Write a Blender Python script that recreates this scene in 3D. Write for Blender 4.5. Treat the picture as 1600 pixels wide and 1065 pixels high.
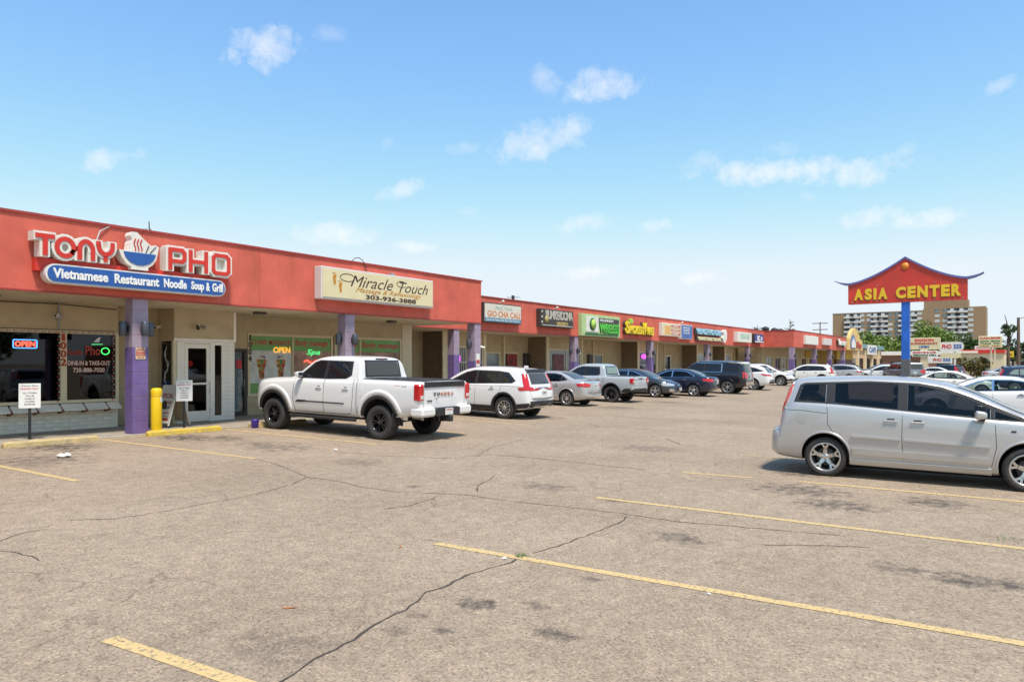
import bpy, bmesh, math, random
from mathutils import Vector, Matrix
from mathutils.bvhtree import BVHTree
R = math.radians
for o in list(bpy.data.objects): bpy.data.objects.remove(o, do_unlink=True)
scene = bpy.context.scene
COL = scene.collection
random.seed(7)

# ------------------------------------------------------------------ camera
cam_data = bpy.data.cameras.new('camera')
cam = bpy.data.objects.new('camera', cam_data)
COL.objects.link(cam)
scene.camera = cam
cam_data.sensor_width = 36.0
cam_data.lens = 36.0 * 1120.0 / 1600.0
cam_data.shift_y = (567.0 - 532.5) / 1600.0
cam_data.clip_start = 0.05
cam_data.clip_end = 6000
cam.location = (0, 0, 1.875)
cam.rotation_euler = (R(90), 0, R(35.7 - 90))
AX = R(35.7)

# ------------------------------------------------------------------ world
SUN_DIR = Vector((-0.22, -0.36, 0.90)).normalized()      # towards the sun
sun_el = math.asin(SUN_DIR.z)
world = bpy.data.worlds.new('World')
scene.world = world
world.use_nodes = True
wn, wl = world.node_tree.nodes, world.node_tree.links
wn.clear()
w_out = wn.new('ShaderNodeOutputWorld')
w_bg = wn.new('ShaderNodeBackground')
w_bg.inputs['Strength'].default_value = 0.15
sky = wn.new('ShaderNodeTexSky')
sky.sky_type = 'NISHITA'
sky.sun_disc = False
sky.sun_elevation = sun_el
sky.sun_rotation = math.atan2(SUN_DIR.x, SUN_DIR.y)
sky.altitude = 1600
sky.air_density = 1.0
sky.dust_density = 0.4
sky.ozone_density = 1.6
w_geo = wn.new('ShaderNodeTexCoord')

def wmath(op, a, b=None, clamp=False):
    n = wn.new('ShaderNodeMath'); n.operation = op; n.use_clamp = clamp
    for i, v in enumerate((a, b)):
        if v is None: continue
        if isinstance(v, (int, float)): n.inputs[i].default_value = v
        else: wl.new(v, n.inputs[i])
    return n.outputs[0]

def build_sky():
    gen = w_geo.outputs['Generated']
    # fair-weather clouds, each at its own bearing in the sky dome, edges torn by noise
    nz = wn.new('ShaderNodeTexNoise'); nz.inputs['Scale'].default_value = 34; nz.inputs['Detail'].default_value = 9
    nz.inputs['Roughness'].default_value = 0.68
    nz2 = wn.new('ShaderNodeTexNoise'); nz2.inputs['Scale'].default_value = 7; nz2.inputs['Detail'].default_value = 3
    wl.new(gen, nz.inputs['Vector']); wl.new(gen, nz2.inputs['Vector'])
    sep = wn.new('ShaderNodeSeparateXYZ'); wl.new(gen, sep.inputs[0])
    az = wmath('ARCTAN2', sep.outputs[1], sep.outputs[0])
    el = wmath('ARCSINE', sep.outputs[2])
    nfine = wmath('MULTIPLY', wmath('SUBTRACT', nz.outputs['Fac'], 0.5), 4.4)
    nbig = wmath('MULTIPLY', wmath('SUBTRACT', nz2.outputs['Fac'], 0.5), 1.0)
    tear = wmath('ADD', nfine, nbig)
    # (azimuth deg from +X, elevation deg, half width deg, half height deg, tilt, strength)
    clouds = CLOUDS
    rng = random.Random(5)
    total = None
    cmb = wn.new('ShaderNodeCombineXYZ'); wl.new(az, cmb.inputs[0]); wl.new(el, cmb.inputs[1])
    base_t = wmath('SUBTRACT', 1.0, tear)
    for (a, e, hw, hh, tilt, st) in clouds:
        mp = wn.new('ShaderNodeMapping'); mp.vector_type = 'TEXTURE'; wl.new(cmb.outputs[0], mp.inputs['Vector'])
        mp.inputs['Location'].default_value = (R(a), R(e), 0); mp.inputs['Rotation'].default_value = (0, 0, math.atan(tilt))
        mp.inputs['Scale'].default_value = (R(hw) / math.cos(R(e)), R(hh), 1)
        dt = wn.new('ShaderNodeVectorMath'); dt.operation = 'DOT_PRODUCT'; wl.new(mp.outputs[0], dt.inputs[0]); wl.new(mp.outputs[0], dt.inputs[1])
        m = wmath('MULTIPLY', wmath('SUBTRACT', base_t, dt.outputs['Value']), st * .55)
        total = m if total is None else wmath('MAXIMUM', total, m)
    total = wmath('MULTIPLY', total, 1.0, clamp=True)
    mixc = wn.new('ShaderNodeMix'); mixc.data_type = 'RGBA'
    hsv = wn.new('ShaderNodeHueSaturation'); hsv.inputs['Saturation'].default_value = SKY_SAT; hsv.inputs['Value'].default_value = SKY_VAL
    hsv.inputs['Hue'].default_value = SKY_HUE
    wl.new(sky.outputs[0], hsv.inputs['Color'])
    wl.new(total, mixc.inputs[0])
    # sky colour grade: each channel is softly capped, paling to blue-white at the horizon
    sc = wn.new('ShaderNodeSeparateColor'); cc = wn.new('ShaderNodeCombineColor'); wl.new(hsv.outputs[0], sc.inputs[0])
    for i, (gain, lim, soft) in enumerate(((1.10, 3.08, 1.0), (1.10, 3.42, 3.0), (1.0, 3.68, .9))):
        sm = wn.new('ShaderNodeMath'); sm.operation = 'SMOOTH_MIN'; wl.new(wmath('MULTIPLY', sc.outputs[i], gain), sm.inputs[0]); sm.inputs[1].default_value = lim; sm.inputs[2].default_value = soft; wl.new(sm.outputs[0], cc.inputs[i])
    wl.new(cc.outputs[0], mixc.inputs[6])
    mixc.inputs[7].default_value = CLOUD_COL
    wl.new(mixc.outputs[2], w_bg.inputs['Color'])
    wl.new(w_bg.outputs[0], w_out.inputs['Surface'])

SKY_SAT, SKY_VAL, SKY_HUE = 1.14, 1.12, 0.497
CLOUD_COL = (3.95, 3.95, 3.95, 1)
CLOUDS = []
def _cl(px, py, hwpx, hhpx, tilt, st):      # bearing of each cloud in the dome
    x = (px - 800.0) / 1120.0; y = (567.0 - py) / 1120.0
    e = math.degrees(math.atan2(y, math.hypot(1, x))); a = 35.7 - math.degrees(math.atan(x))
    k = math.degrees(1.0) / 1120.0 / math.hypot(1, x)
    CLOUDS.append((a, e, hwpx * k * 1.3, hhpx * k * 1.4, -tilt, st * .85))
for c in ((411,75,46,22,.25,.85),(515,52,24,9,0,.25),(850,124,24,14,-.3,.45),(942,134,50,17,.1,.75),(1565,132,18,8,.3,.45),
          (838,217,66,22,.25,.75),(727,232,24,7,.1,.35),(605,224,8,8,0,.3),(165,250,30,14,.3,.7),(218,241,16,7,0,.5),
          (627,299,34,11,.3,.8),(1240,266,130,16,-.06,.95),(1340,268,48,18,.15,.9),(1090,255,34,12,.3,.4),(1408,238,18,9,.4,.5),(1230,232,24,12,0,.3),
          (1265,308,14,8,0,.35),(525,364,52,13,.05,.75),(648,386,26,8,0,.75),(920,348,38,11,.1,.65),(1026,352,24,8,.1,.65),
          (1357,341,38,12,.1,.75),(1450,342,48,11,.05,.8),(910,427,42,8,.02,.9),(1100,433,28,9,.05,.95),(736,328,16,6,.1,.3),(1485,420,40,7,0,.35),(1030,468,30,6,0,.4)):
    _cl(*c)
_rng = random.Random(11)
for _ in range(8):                         # the same fair-weather clouds carry on round the rest of the sky
    CLOUDS.append((_rng.choice((-1, 1)) * _rng.uniform(90, 180), _rng.uniform(6, 38), _rng.uniform(1.5, 4.5), _rng.uniform(.5, 1.1), _rng.uniform(-.2, .2), _rng.uniform(.4, .9)))
build_sky()

# ------------------------------------------------------------------ sun
sun_d = bpy.data.lights.new('sun', 'SUN')
sun_d.energy = 2.9
sun_d.angle = R(9.0)
sun_d.color = (1.0, 0.90, 0.77)
sun = bpy.data.objects.new('sun', sun_d)
COL.objects.link(sun)
sun.rotation_euler = (-SUN_DIR).to_track_quat('-Z', 'Y').to_euler()
sun.location = (0, -20, 40)

scene.view_settings.view_transform = 'Standard'
scene.view_settings.look = 'None'
scene.view_settings.gamma = 1.0
scene.view_settings.exposure = 0.82

# ------------------------------------------------------------------ materials
MATS = {}
def mat(name, col, rough=0.6, metal=0.0, vary=0.0, vscale=6.0, bump=0.0, bscale=40.0, coat=0.0, emit=0.0, spec=0.5, dark=None, dscale=1.5, damt=0.5, dmap=None):
    """procedural principled material: base colour, noise variation, optional grime colour, bump"""
    if name in MATS: return MATS[name]
    m = bpy.data.materials.new(name); m.use_nodes = True
    n, l = m.node_tree.nodes, m.node_tree.links
    b = n['Principled BSDF']
    c4 = (*col, 1)
    b.inputs['Base Color'].default_value = c4
    b.inputs['Roughness'].default_value = rough
    b.inputs['Metallic'].default_value = metal
    b.inputs['Specular IOR Level'].default_value = spec
    if coat:
        b.inputs['Coat Weight'].default_value = coat; b.inputs['Coat Roughness'].default_value = 0.04
    if emit:
        b.inputs['Emission Color'].default_value = c4; b.inputs['Emission Strength'].default_value = emit
    tc = n.new('ShaderNodeTexCoord')
    last = None
    if vary:
        nz = n.new('ShaderNodeTexNoise'); nz.inputs['Scale'].default_value = vscale; nz.inputs['Detail'].default_value = 6
        l.new(tc.outputs['Object'], nz.inputs['Vector'])
        hs = n.new('ShaderNodeHueSaturation'); hs.inputs['Color'].default_value = c4
        mr = n.new('ShaderNodeMapRange'); mr.inputs[1].default_value = .25; mr.inputs[2].default_value = .75
        mr.inputs[3].default_value = 1 - vary; mr.inputs[4].default_value = 1 + vary
        l.new(nz.outputs['Fac'], mr.inputs[0]); l.new(mr.outputs[0], hs.inputs['Value'])
        last = hs.outputs[0]
    if dark:
        nz = n.new('ShaderNodeTexNoise'); nz.inputs['Scale'].default_value = dscale; nz.inputs['Detail'].default_value = 8; nz.inputs['Roughness'].default_value = .65
        if dmap:
            mp = n.new('ShaderNodeMapping'); mp.inputs['Scale'].default_value = dmap; l.new(tc.outputs['Object'], mp.inputs['Vector']); l.new(mp.outputs[0], nz.inputs['Vector'])
        else: l.new(tc.outputs['Object'], nz.inputs['Vector'])
        mr = n.new('ShaderNodeMapRange'); mr.inputs[1].default_value = .5; mr.inputs[2].default_value = .72; mr.inputs[4].default_value = damt
        l.new(nz.outputs['Fac'], mr.inputs[0])
        mx = n.new('ShaderNodeMix'); mx.data_type = 'RGBA'
        l.new(mr.outputs[0], mx.inputs[0])
        if last: l.new(last, mx.inputs[6])
        else: mx.inputs[6].default_value = c4
        mx.inputs[7].default_value = (*dark, 1)
        last = mx.outputs[2]
    if last: l.new(last, b.inputs['Base Color'])
    if bump:
        nz = n.new('ShaderNodeTexNoise'); nz.inputs['Scale'].default_value = bscale; nz.inputs['Detail'].default_value = 5
        l.new(tc.outputs['Object'], nz.inputs['Vector'])
        bp = n.new('ShaderNodeBump'); bp.inputs['Strength'].default_value = bump; bp.inputs['Distance'].default_value = .02
        l.new(nz.outputs['Fac'], bp.inputs['Height']); l.new(bp.outputs[0], b.inputs['Normal'])
    MATS[name] = m
    return m

def glass_mat(name, tint, gloss_rough=0.02, ior=1.5):
    """window glass: tinted see-through with a fresnel reflection"""
    if name in MATS: return MATS[name]
    m = bpy.data.materials.new(name); m.use_nodes = True
    n, l = m.node_tree.nodes, m.node_tree.links
    n.clear()
    out = n.new('ShaderNodeOutputMaterial'); mx = n.new('ShaderNodeMixShader')
    tr = n.new('ShaderNodeBsdfTransparent'); tr.inputs[0].default_value = (*tint, 1)
    gl = n.new('ShaderNodeBsdfGlossy'); gl.inputs['Roughness'].default_value = gloss_rough
    fr = n.new('ShaderNodeFresnel'); fr.inputs[0].default_value = ior
    l.new(fr.outputs[0], mx.inputs[0]); l.new(tr.outputs[0], mx.inputs[1]); l.new(gl.outputs[0], mx.inputs[2])
    l.new(mx.outputs[0], out.inputs[0])
    MATS[name] = m
    return m

# ------------------------------------------------------------------ objects
def tag(o, label=None, cat=None, group=None, kind=None):
    if label: o['label'] = label
    if cat: o['category'] = cat
    if group: o['group'] = group
    if kind: o['kind'] = kind
    return o

def empty(name, loc=(0, 0, 0), rz=0.0, label=None, cat=None, group=None):
    o = bpy.data.objects.new(name, None); COL.objects.link(o)
    o.location = loc; o.rotation_euler = (0, 0, rz); o.empty_display_size = .2
    return tag(o, label, cat, group)

def link(name, me, parent=None, loc=None):
    o = bpy.data.objects.new(name, me); COL.objects.link(o)
    if parent is not None: o.parent = parent
    if loc is not None: o.location = loc
    return o

class MB:
    """collects vertices and faces of ONE mesh"""
    def __init__(s): s.v = []; s.f = []; s.m = []; s.sm = []
    def add(s, vs, fs, mi=0, smooth=False):
        k = len(s.v); s.v += [tuple(v) for v in vs]
        for f in fs: s.f.append([i + k for i in f]); s.m.append(mi); s.sm.append(smooth)
        return s
    def box(s, x0, x1, y0, y1, z0, z1, mi=0):
        vs = [(x, y, z) for z in (z0, z1) for y in (y0, y1) for x in (x0, x1)]
        return s.add(vs, [(0, 2, 3, 1), (4, 5, 7, 6), (0, 1, 5, 4), (2, 6, 7, 3), (0, 4, 6, 2), (1, 3, 7, 5)], mi)
    def bbox(s, x0, x1, y0, y1, z0, z1, b=.01, mi=0):
        """box with chamfered edges"""
        cx, cy, cz = (x0 + x1) / 2, (y0 + y1) / 2, (z0 + z1) / 2
        hx, hy, hz = abs(x1 - x0) / 2, abs(y1 - y0) / 2, abs(z1 - z0) / 2
        b = min(b, hx * .9, hy * .9, hz * .9)
        bm = bmesh.new(); bmesh.ops.create_cube(bm, size=2)
        for v in bm.verts: v.co = Vector((v.co.x * hx, v.co.y * hy, v.co.z * hz))
        bmesh.ops.bevel(bm, geom=bm.edges[:], offset=b, segments=1, affect='EDGES', profile=.5)
        bm.verts.index_update()
        s.add([(v.co.x + cx, v.co.y + cy, v.co.z + cz) for v in bm.verts], [[v.index for v in f.verts] for f in bm.faces], mi)
        bm.free(); return s
    def tube(s, pts, r, seg=8, mi=0, cap=True):
        pts = [Vector(p) for p in pts]; rs = r if isinstance(r, (list, tuple)) else [r] * len(pts)
        rings = []; up = None
        for i, p in enumerate(pts):
            t = (pts[min(i + 1, len(pts) - 1)] - pts[max(i - 1, 0)]).normalized()
            if up is None: up = Vector((0, 0, 1)) if abs(t.z) < .9 else Vector((1, 0, 0))
            a = t.cross(up).normalized(); b = a.cross(t).normalized(); up = b
            rings.append([p + (a * math.cos(2 * math.pi * k / seg) + b * math.sin(2 * math.pi * k / seg)) * rs[i] for k in range(seg)])
        vs = [v for ring in rings for v in ring]; fs = []
        for i in range(len(pts) - 1):
            for k in range(seg):
                k2 = (k + 1) % seg
                fs.append((i * seg + k, i * seg + k2, (i + 1) * seg + k2, (i + 1) * seg + k))
        s.add(vs, fs, mi, True)
        if cap: s.add(rings[0], [list(range(seg))], mi); s.add(rings[-1], [list(range(seg))[::-1]], mi)
        return s
    def lathe(s, prof, seg=24, axis='z', c=(0, 0, 0), mi=0, smooth=True):
        """prof: list of (radius, height)"""
        vs = []; n = len(prof)
        for k in range(seg):
            a = 2 * math.pi * k / seg; ca, sa = math.cos(a), math.sin(a)
            for (r, h) in prof:
                p = {'z': (r * ca, r * sa, h), 'y': (r * ca, h, r * sa), 'x': (h, r * ca, r * sa)}[axis]
                vs.append((p[0] + c[0], p[1] + c[1], p[2] + c[2]))
        fs = []
        for k in range(seg):
            k2 = (k + 1) % seg
            for i in range(n - 1): fs.append((k * n + i, k2 * n + i, k2 * n + i + 1, k * n + i + 1))
        return s.add(vs, fs, mi, smooth)
    def prism(s, poly, h0, h1, to3, mi=0):
        """2-D polygon extruded between h0 and h1; to3(u, v, h) places it"""
        n = len(poly)
        vs = [to3(u, v, h0) for u, v in poly] + [to3(u, v, h1) for u, v in poly]
        fs = [list(range(n))[::-1], list(range(n, 2 * n))] + [(i, (i + 1) % n, (i + 1) % n + n, i + n) for i in range(n)]
        return s.add(vs, fs, mi)
    def mesh(s, name, mats, fix=True):
        me = bpy.data.meshes.new(name); me.from_pydata(s.v, [], s.f)
        for m in (mats if isinstance(mats, (list, tuple)) else [mats]): me.materials.append(m)
        me.polygons.foreach_set('material_index', s.m); me.polygons.foreach_set('use_smooth', s.sm)
        if fix:
            bm = bmesh.new(); bm.from_mesh(me); bmesh.ops.recalc_face_normals(bm, faces=bm.faces); bm.to_mesh(bm_me := me); bm.free()
        me.update(); return me
    def build(s, name, mats, parent=None, loc=None, fix=True): return link(name, s.mesh(name, mats, fix), parent, loc)

def part(name, m, parent, *boxes, b=0.0, loc=None):
    q = MB()
    for bx in boxes: (q.bbox(*bx, b=b) if b else q.box(*bx))
    return q.build(name, m, parent, loc)

FACE_S = Matrix(((1, 0, 0), (0, 0, -1), (0, 1, 0)))            # text plane -> wall facing -Y
FACE_W = Matrix(((0, 0, -1), (-1, 0, 0), (0, 1, 0)))           # text plane -> sign facing -X
def text_raw(s, bold=0.0, shear=0.0, ext=0.01, bevel=0.0, space=1.0):
    cu = bpy.data.curves.new('lettering', 'FONT'); cu.body = s
    cu.offset = bold; cu.shear = shear; cu.extrude = ext; cu.bevel_depth = bevel; cu.resolution_u = 3; cu.space_character = space
    ob = bpy.data.objects.new('lettering', cu); COL.objects.link(ob)
    dg = bpy.context.evaluated_depsgraph_get(); ev = ob.evaluated_get(dg)
    me = bpy.data.meshes.new_from_object(ev)
    bpy.data.objects.remove(ob); bpy.data.curves.remove(cu)
    return me
def text(name, s, u0, u1, v0, v1, w, m, parent=None, face=FACE_S, bold=.0, shear=0.0, depth=.02, origin=(0, 0, 0), warp=None, space=1.0, keep_h=None):
    """lettering fitted into the box u0..u1 x v0..v1 of a wall plane, front at distance w from it"""
    me = text_raw(s, bold, shear, .5, space=space)
    xs = [v.co.x for v in me.vertices]; ys = [v.co.y for v in me.vertices]
    if not xs: return None
    a0, a1, b0, b1 = min(xs), max(xs), min(ys), max(ys)
    for v in me.vertices:
        u = u0 + (v.co.x - a0) / (a1 - a0) * (u1 - u0); q = v0 + (v.co.y - b0) / (b1 - b0) * (v1 - v0)
        if warp: u, q = warp(u, q)
        v.co = face @ Vector((u, q, w - (.5 - v.co.z) * depth)) + Vector(origin)
    me.materials.clear(); me.materials.append(m); me.update()
    return link(name, me, parent)

def copy_tree(o, parent=None):
    c = o.copy(); COL.objects.link(c); c.parent = parent
    for ch in [x for x in bpy.data.objects if x.parent == o]: copy_tree(ch, c)
    return c

def gz(Y):
    if Y < 12: return 0.003 * (Y - 2.7)
    return 0.0279 + 0.022 * (min(Y, 17.0) - 12)
# ================================================================== ground
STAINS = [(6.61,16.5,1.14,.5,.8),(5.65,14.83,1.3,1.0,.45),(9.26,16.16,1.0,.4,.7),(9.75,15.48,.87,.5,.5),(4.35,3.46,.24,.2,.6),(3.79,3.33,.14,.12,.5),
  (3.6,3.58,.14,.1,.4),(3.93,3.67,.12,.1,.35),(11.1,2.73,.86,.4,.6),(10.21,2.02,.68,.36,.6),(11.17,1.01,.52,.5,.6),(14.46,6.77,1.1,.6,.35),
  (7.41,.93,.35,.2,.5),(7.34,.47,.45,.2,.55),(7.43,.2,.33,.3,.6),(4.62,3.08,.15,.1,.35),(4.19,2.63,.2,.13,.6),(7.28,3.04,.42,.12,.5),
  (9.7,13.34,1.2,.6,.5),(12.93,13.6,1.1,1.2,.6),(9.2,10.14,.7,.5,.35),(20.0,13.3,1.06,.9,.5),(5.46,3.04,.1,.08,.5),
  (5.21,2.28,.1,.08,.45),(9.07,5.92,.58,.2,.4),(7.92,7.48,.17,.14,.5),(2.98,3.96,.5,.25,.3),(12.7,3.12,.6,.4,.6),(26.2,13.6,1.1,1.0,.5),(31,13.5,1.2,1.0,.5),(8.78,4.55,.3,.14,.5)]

def asphalt_material():
    m = bpy.data.materials.new('worn_asphalt'); m.use_nodes = True
    n, l = m.node_tree.nodes, m.node_tree.links
    b = n['Principled BSDF']; b.inputs['Roughness'].default_value = .9; b.inputs['Specular IOR Level'].default_value = .25
    tc = n.new('ShaderNodeTexCoord'); P = tc.outputs['Object']
    def noise(scale, det=4, rough=.55):
        z = n.new('ShaderNodeTexNoise'); z.inputs['Scale'].default_value = scale; z.inputs['Detail'].default_value = det; z.inputs['Roughness'].default_value = rough
        l.new(P, z.inputs['Vector']); return z.outputs['Fac']
    def ramp(fac, stops):
        r = n.new('ShaderNodeValToRGB'); l.new(fac, r.inputs[0]); e = r.color_ramp.elements
        while len(e) < len(stops): e.new(.5)
        for i, (p, c) in enumerate(stops): e[i].position = p; e[i].color = (*c, 1)
        return r.outputs[0]
    def mth(op, a, c=None, clamp=False):
        q = n.new('ShaderNodeMath'); q.operation = op; q.use_clamp = clamp
        for i, v in enumerate((a, c)):
            if v is None: continue
            if isinstance(v, (int, float)): q.inputs[i].default_value = v
            else: l.new(v, q.inputs[i])
        return q.outputs[0]
    def mul(a, c, f=1.0):
        x = n.new('ShaderNodeMix'); x.data_type = 'RGBA'; x.blend_type = 'MULTIPLY'; x.inputs[0].default_value = f
        l.new(a, x.inputs[6]); l.new(c, x.inputs[7]); return x.outputs[2]
    base = ramp(noise(.35, 6, .6), [(.3, (.325, .258, .188)), (.7, (.41, .33, .246))])
    mid = ramp(noise(5.0, 5, .65), [(.25, (.78, .77, .76)), (.75, (1.12, 1.12, 1.12))])
    vor = n.new('ShaderNodeTexVoronoi'); vor.inputs['Scale'].default_value = 62; l.new(P, vor.inputs['Vector'])
    agg = ramp(vor.outputs['Color'], [(0.0, (.40, .38, .37)), (.4, (.90, .89, .88)), (.75, (1.10, 1.08, 1.05)), (1.0, (1.75, 1.62, 1.45))])
    pit = ramp(noise(48, 3, .7), [(.33, (.38, .36, .35)), (.46, (1, 1, 1))])
    col = mul(mul(mul(base, mid), agg, .75), pit, .7)
    # hairline map cracking that comes and goes
    wob = n.new('ShaderNodeVectorMath'); wob.operation = 'MULTIPLY_ADD'; nv = n.new('ShaderNodeTexNoise'); nv.inputs['Scale'].default_value = 1.6; nv.inputs['Detail'].default_value = 6; l.new(P, nv.inputs['Vector'])
    l.new(nv.outputs['Color'], wob.inputs[0]); wob.inputs[1].default_value = (.8, .8, 0); l.new(P, wob.inputs[2])
    ve = n.new('ShaderNodeTexVoronoi'); ve.feature = 'DISTANCE_TO_EDGE'; ve.inputs['Scale'].default_value = .42; l.new(wob.outputs[0], ve.inputs['Vector'])
    line = mth('MULTIPLY', mth('SUBTRACT', .0042, ve.outputs['Distance']), 420, True)
    line = mth('MULTIPLY', line, mth('MULTIPLY', mth('SUBTRACT', noise(.5, 4, .7), .47), 9, True))
    crk = n.new('ShaderNodeMix'); crk.data_type = 'RGBA'; l.new(mth('MULTIPLY', line, .42), crk.inputs[0]); l.new(col, crk.inputs[6]); crk.inputs[7].default_value = (.07, .055, .045, 1); col = crk.outputs[2]
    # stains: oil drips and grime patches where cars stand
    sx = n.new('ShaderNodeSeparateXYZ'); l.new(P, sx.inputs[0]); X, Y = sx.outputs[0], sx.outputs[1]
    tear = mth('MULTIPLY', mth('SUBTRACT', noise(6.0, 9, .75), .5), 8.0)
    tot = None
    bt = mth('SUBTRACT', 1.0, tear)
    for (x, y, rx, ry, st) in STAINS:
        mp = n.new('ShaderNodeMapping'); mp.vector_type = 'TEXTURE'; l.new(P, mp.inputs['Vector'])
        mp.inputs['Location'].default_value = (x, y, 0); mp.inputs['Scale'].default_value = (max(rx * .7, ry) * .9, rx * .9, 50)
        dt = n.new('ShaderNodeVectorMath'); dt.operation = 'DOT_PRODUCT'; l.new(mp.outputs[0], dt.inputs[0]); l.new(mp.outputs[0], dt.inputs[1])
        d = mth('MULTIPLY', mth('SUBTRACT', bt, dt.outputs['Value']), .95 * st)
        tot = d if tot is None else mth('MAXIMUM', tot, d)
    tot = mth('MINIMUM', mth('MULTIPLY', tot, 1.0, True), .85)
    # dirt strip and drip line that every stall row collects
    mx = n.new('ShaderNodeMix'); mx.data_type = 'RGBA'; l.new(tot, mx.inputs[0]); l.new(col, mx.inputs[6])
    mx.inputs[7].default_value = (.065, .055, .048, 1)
    l.new(mx.outputs[2], b.inputs['Base Color'])
    bp = n.new('ShaderNodeBump'); bp.inputs['Strength'].default_value = .55; bp.inputs['Distance'].default_value = .008
    l.new(mth('ADD', vor.outputs['Distance'], noise(60, 4)), bp.inputs['Height']); l.new(bp.outputs[0], b.inputs['Normal'])
    return m
M_ASPHALT = asphalt_material()

def grid_strip(xs, ys, zf):
    v = [(x, y, zf(y)) for y in ys for x in xs]; f = []
    for j in range(len(ys) - 1):
        for i in range(len(xs) - 1):
            k = j * len(xs) + i; f.append((k, k + 1, k + 1 + len(xs), k + len(xs)))
    return v, f
def lot_z(Y): return gz(max(Y, -30))
g = MB(); v, f = grid_strip([-400, -40, 0, 20, 60, 120, 400, 2500], [-1500, -200, -30, 0, 6, 12, 17, 40, 200, 2500], lot_z)
g.add(v, f)
lot = g.build('parking_lot', M_ASPHALT); tag(lot, kind='structure')

# --- painted stall lines (worn yellow), each one a sheet just above the asphalt
def paint_material(name, col, wear=.5):
    m = mat(name, col, .75)
    n, l = m.node_tree.nodes, m.node_tree.links; b = n['Principled BSDF']
    tc = n.new('ShaderNodeTexCoord')
    a = n.new('ShaderNodeTexNoise'); a.inputs['Scale'].default_value = 28; a.inputs['Detail'].default_value = 8; a.inputs['Roughness'].default_value = .75
    l.new(tc.outputs['Object'], a.inputs['Vector'])
    r = n.new('ShaderNodeValToRGB'); l.new(a.outputs['Fac'], r.inputs[0])
    r.color_ramp.elements[0].position = wear - .06; r.color_ramp.elements[0].color = (.16, .14, .115, 1)
    r.color_ramp.elements[1].position = wear + .06; r.color_ramp.elements[1].color = (*col, 1)
    l.new(r.outputs[0], b.inputs['Base Color']); return m
M_LINE = paint_material('worn_yellow_line_paint', (.60, .43, .19), .425)
M_LINE2 = paint_material('faded_yellow_line_paint', (.50, .37, .18), .44)
def ribbon(pts, w, lift, jit=0.0, seed=1):
    rng = random.Random(seed); v = []; f = []
    for i, p in enumerate(pts):
        a = pts[max(i - 1, 0)]; c = pts[min(i + 1, len(pts) - 1)]
        d = Vector((c[0] - a[0], c[1] - a[1])).normalized(); nn = Vector((-d.y, d.x))
        for s in (-1, 1):
            k = w / 2 * (1 + rng.uniform(-jit, jit)); v.append((p[0] + nn.x * s * k, p[1] + nn.y * s * k, lot_z(p[1] + nn.y * s * k) + lift))
    for i in range(len(pts) - 1): f.append((2 * i, 2 * i + 2, 2 * i + 3, 2 * i + 1))
    return v, f
def subdiv(pts, step, jit=0, seed=0):
    rng = random.Random(seed); out = []
    for a, c in zip(pts, pts[1:]):
        L = math.hypot(c[0] - a[0], c[1] - a[1]); k = max(1, int(L / step))
        for i in range(k):
            t = i / k; j = jit if i else jit * .4
            out.append((a[0] + (c[0] - a[0]) * t + rng.uniform(-j, j), a[1] + (c[1] - a[1]) * t + rng.uniform(-j, j)))
    out.append(pts[-1]); return out
LINES = [((2.35,5.05),(2.72,1.4),M_LINE),((5.57,4.98),(5.95,-.6),M_LINE),((8.78,4.87),(8.96,-.6),M_LINE),((11.65,4.78),(11.8,3.65),M_LINE),((11.88,2.92),(11.97,-.6),M_LINE),
         ((14.5,4.73),(14.8,-.6),M_LINE2),((17.5,4.7),(17.8,-.6),M_LINE2),((20.5,4.7),(20.8,-.6),M_LINE2),((23.5,4.7),(23.8,-.6),M_LINE2),
         ((4.72,16.9),(5.14,12.08),M_LINE),((7.78,17.15),(8.35,12.1),M_LINE),((10.9,17.1),(11.45,12.0),M_LINE),((14.2,17.1),(14.55,12.0),M_LINE),((17.4,17.0),(17.65,11.98),M_LINE),
         ((20.6,17.0),(20.8,12.0),M_LINE2),((23.7,17.4),(23.9,12.2),M_LINE2),((26.9,17.4),(27.1,12.3),M_LINE2),((30.1,17.4),(30.3,12.3),M_LINE2),((33.2,17.4),(33.4,12.3),M_LINE2)]
for i, (a, c, m) in enumerate(LINES):
    q = MB(); v, f = ribbon(subdiv([a, c], .35), .108, .004, .09, i); q.add(v, f); q.build('stall_line', m, lot)
q = MB(); v, f = ribbon(subdiv([(7.9,17.0),(10.7,17.13)], .4), .1, .006, .07, 3); q.add(v, f); q.build('stall_line', M_LINE, lot)

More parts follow.
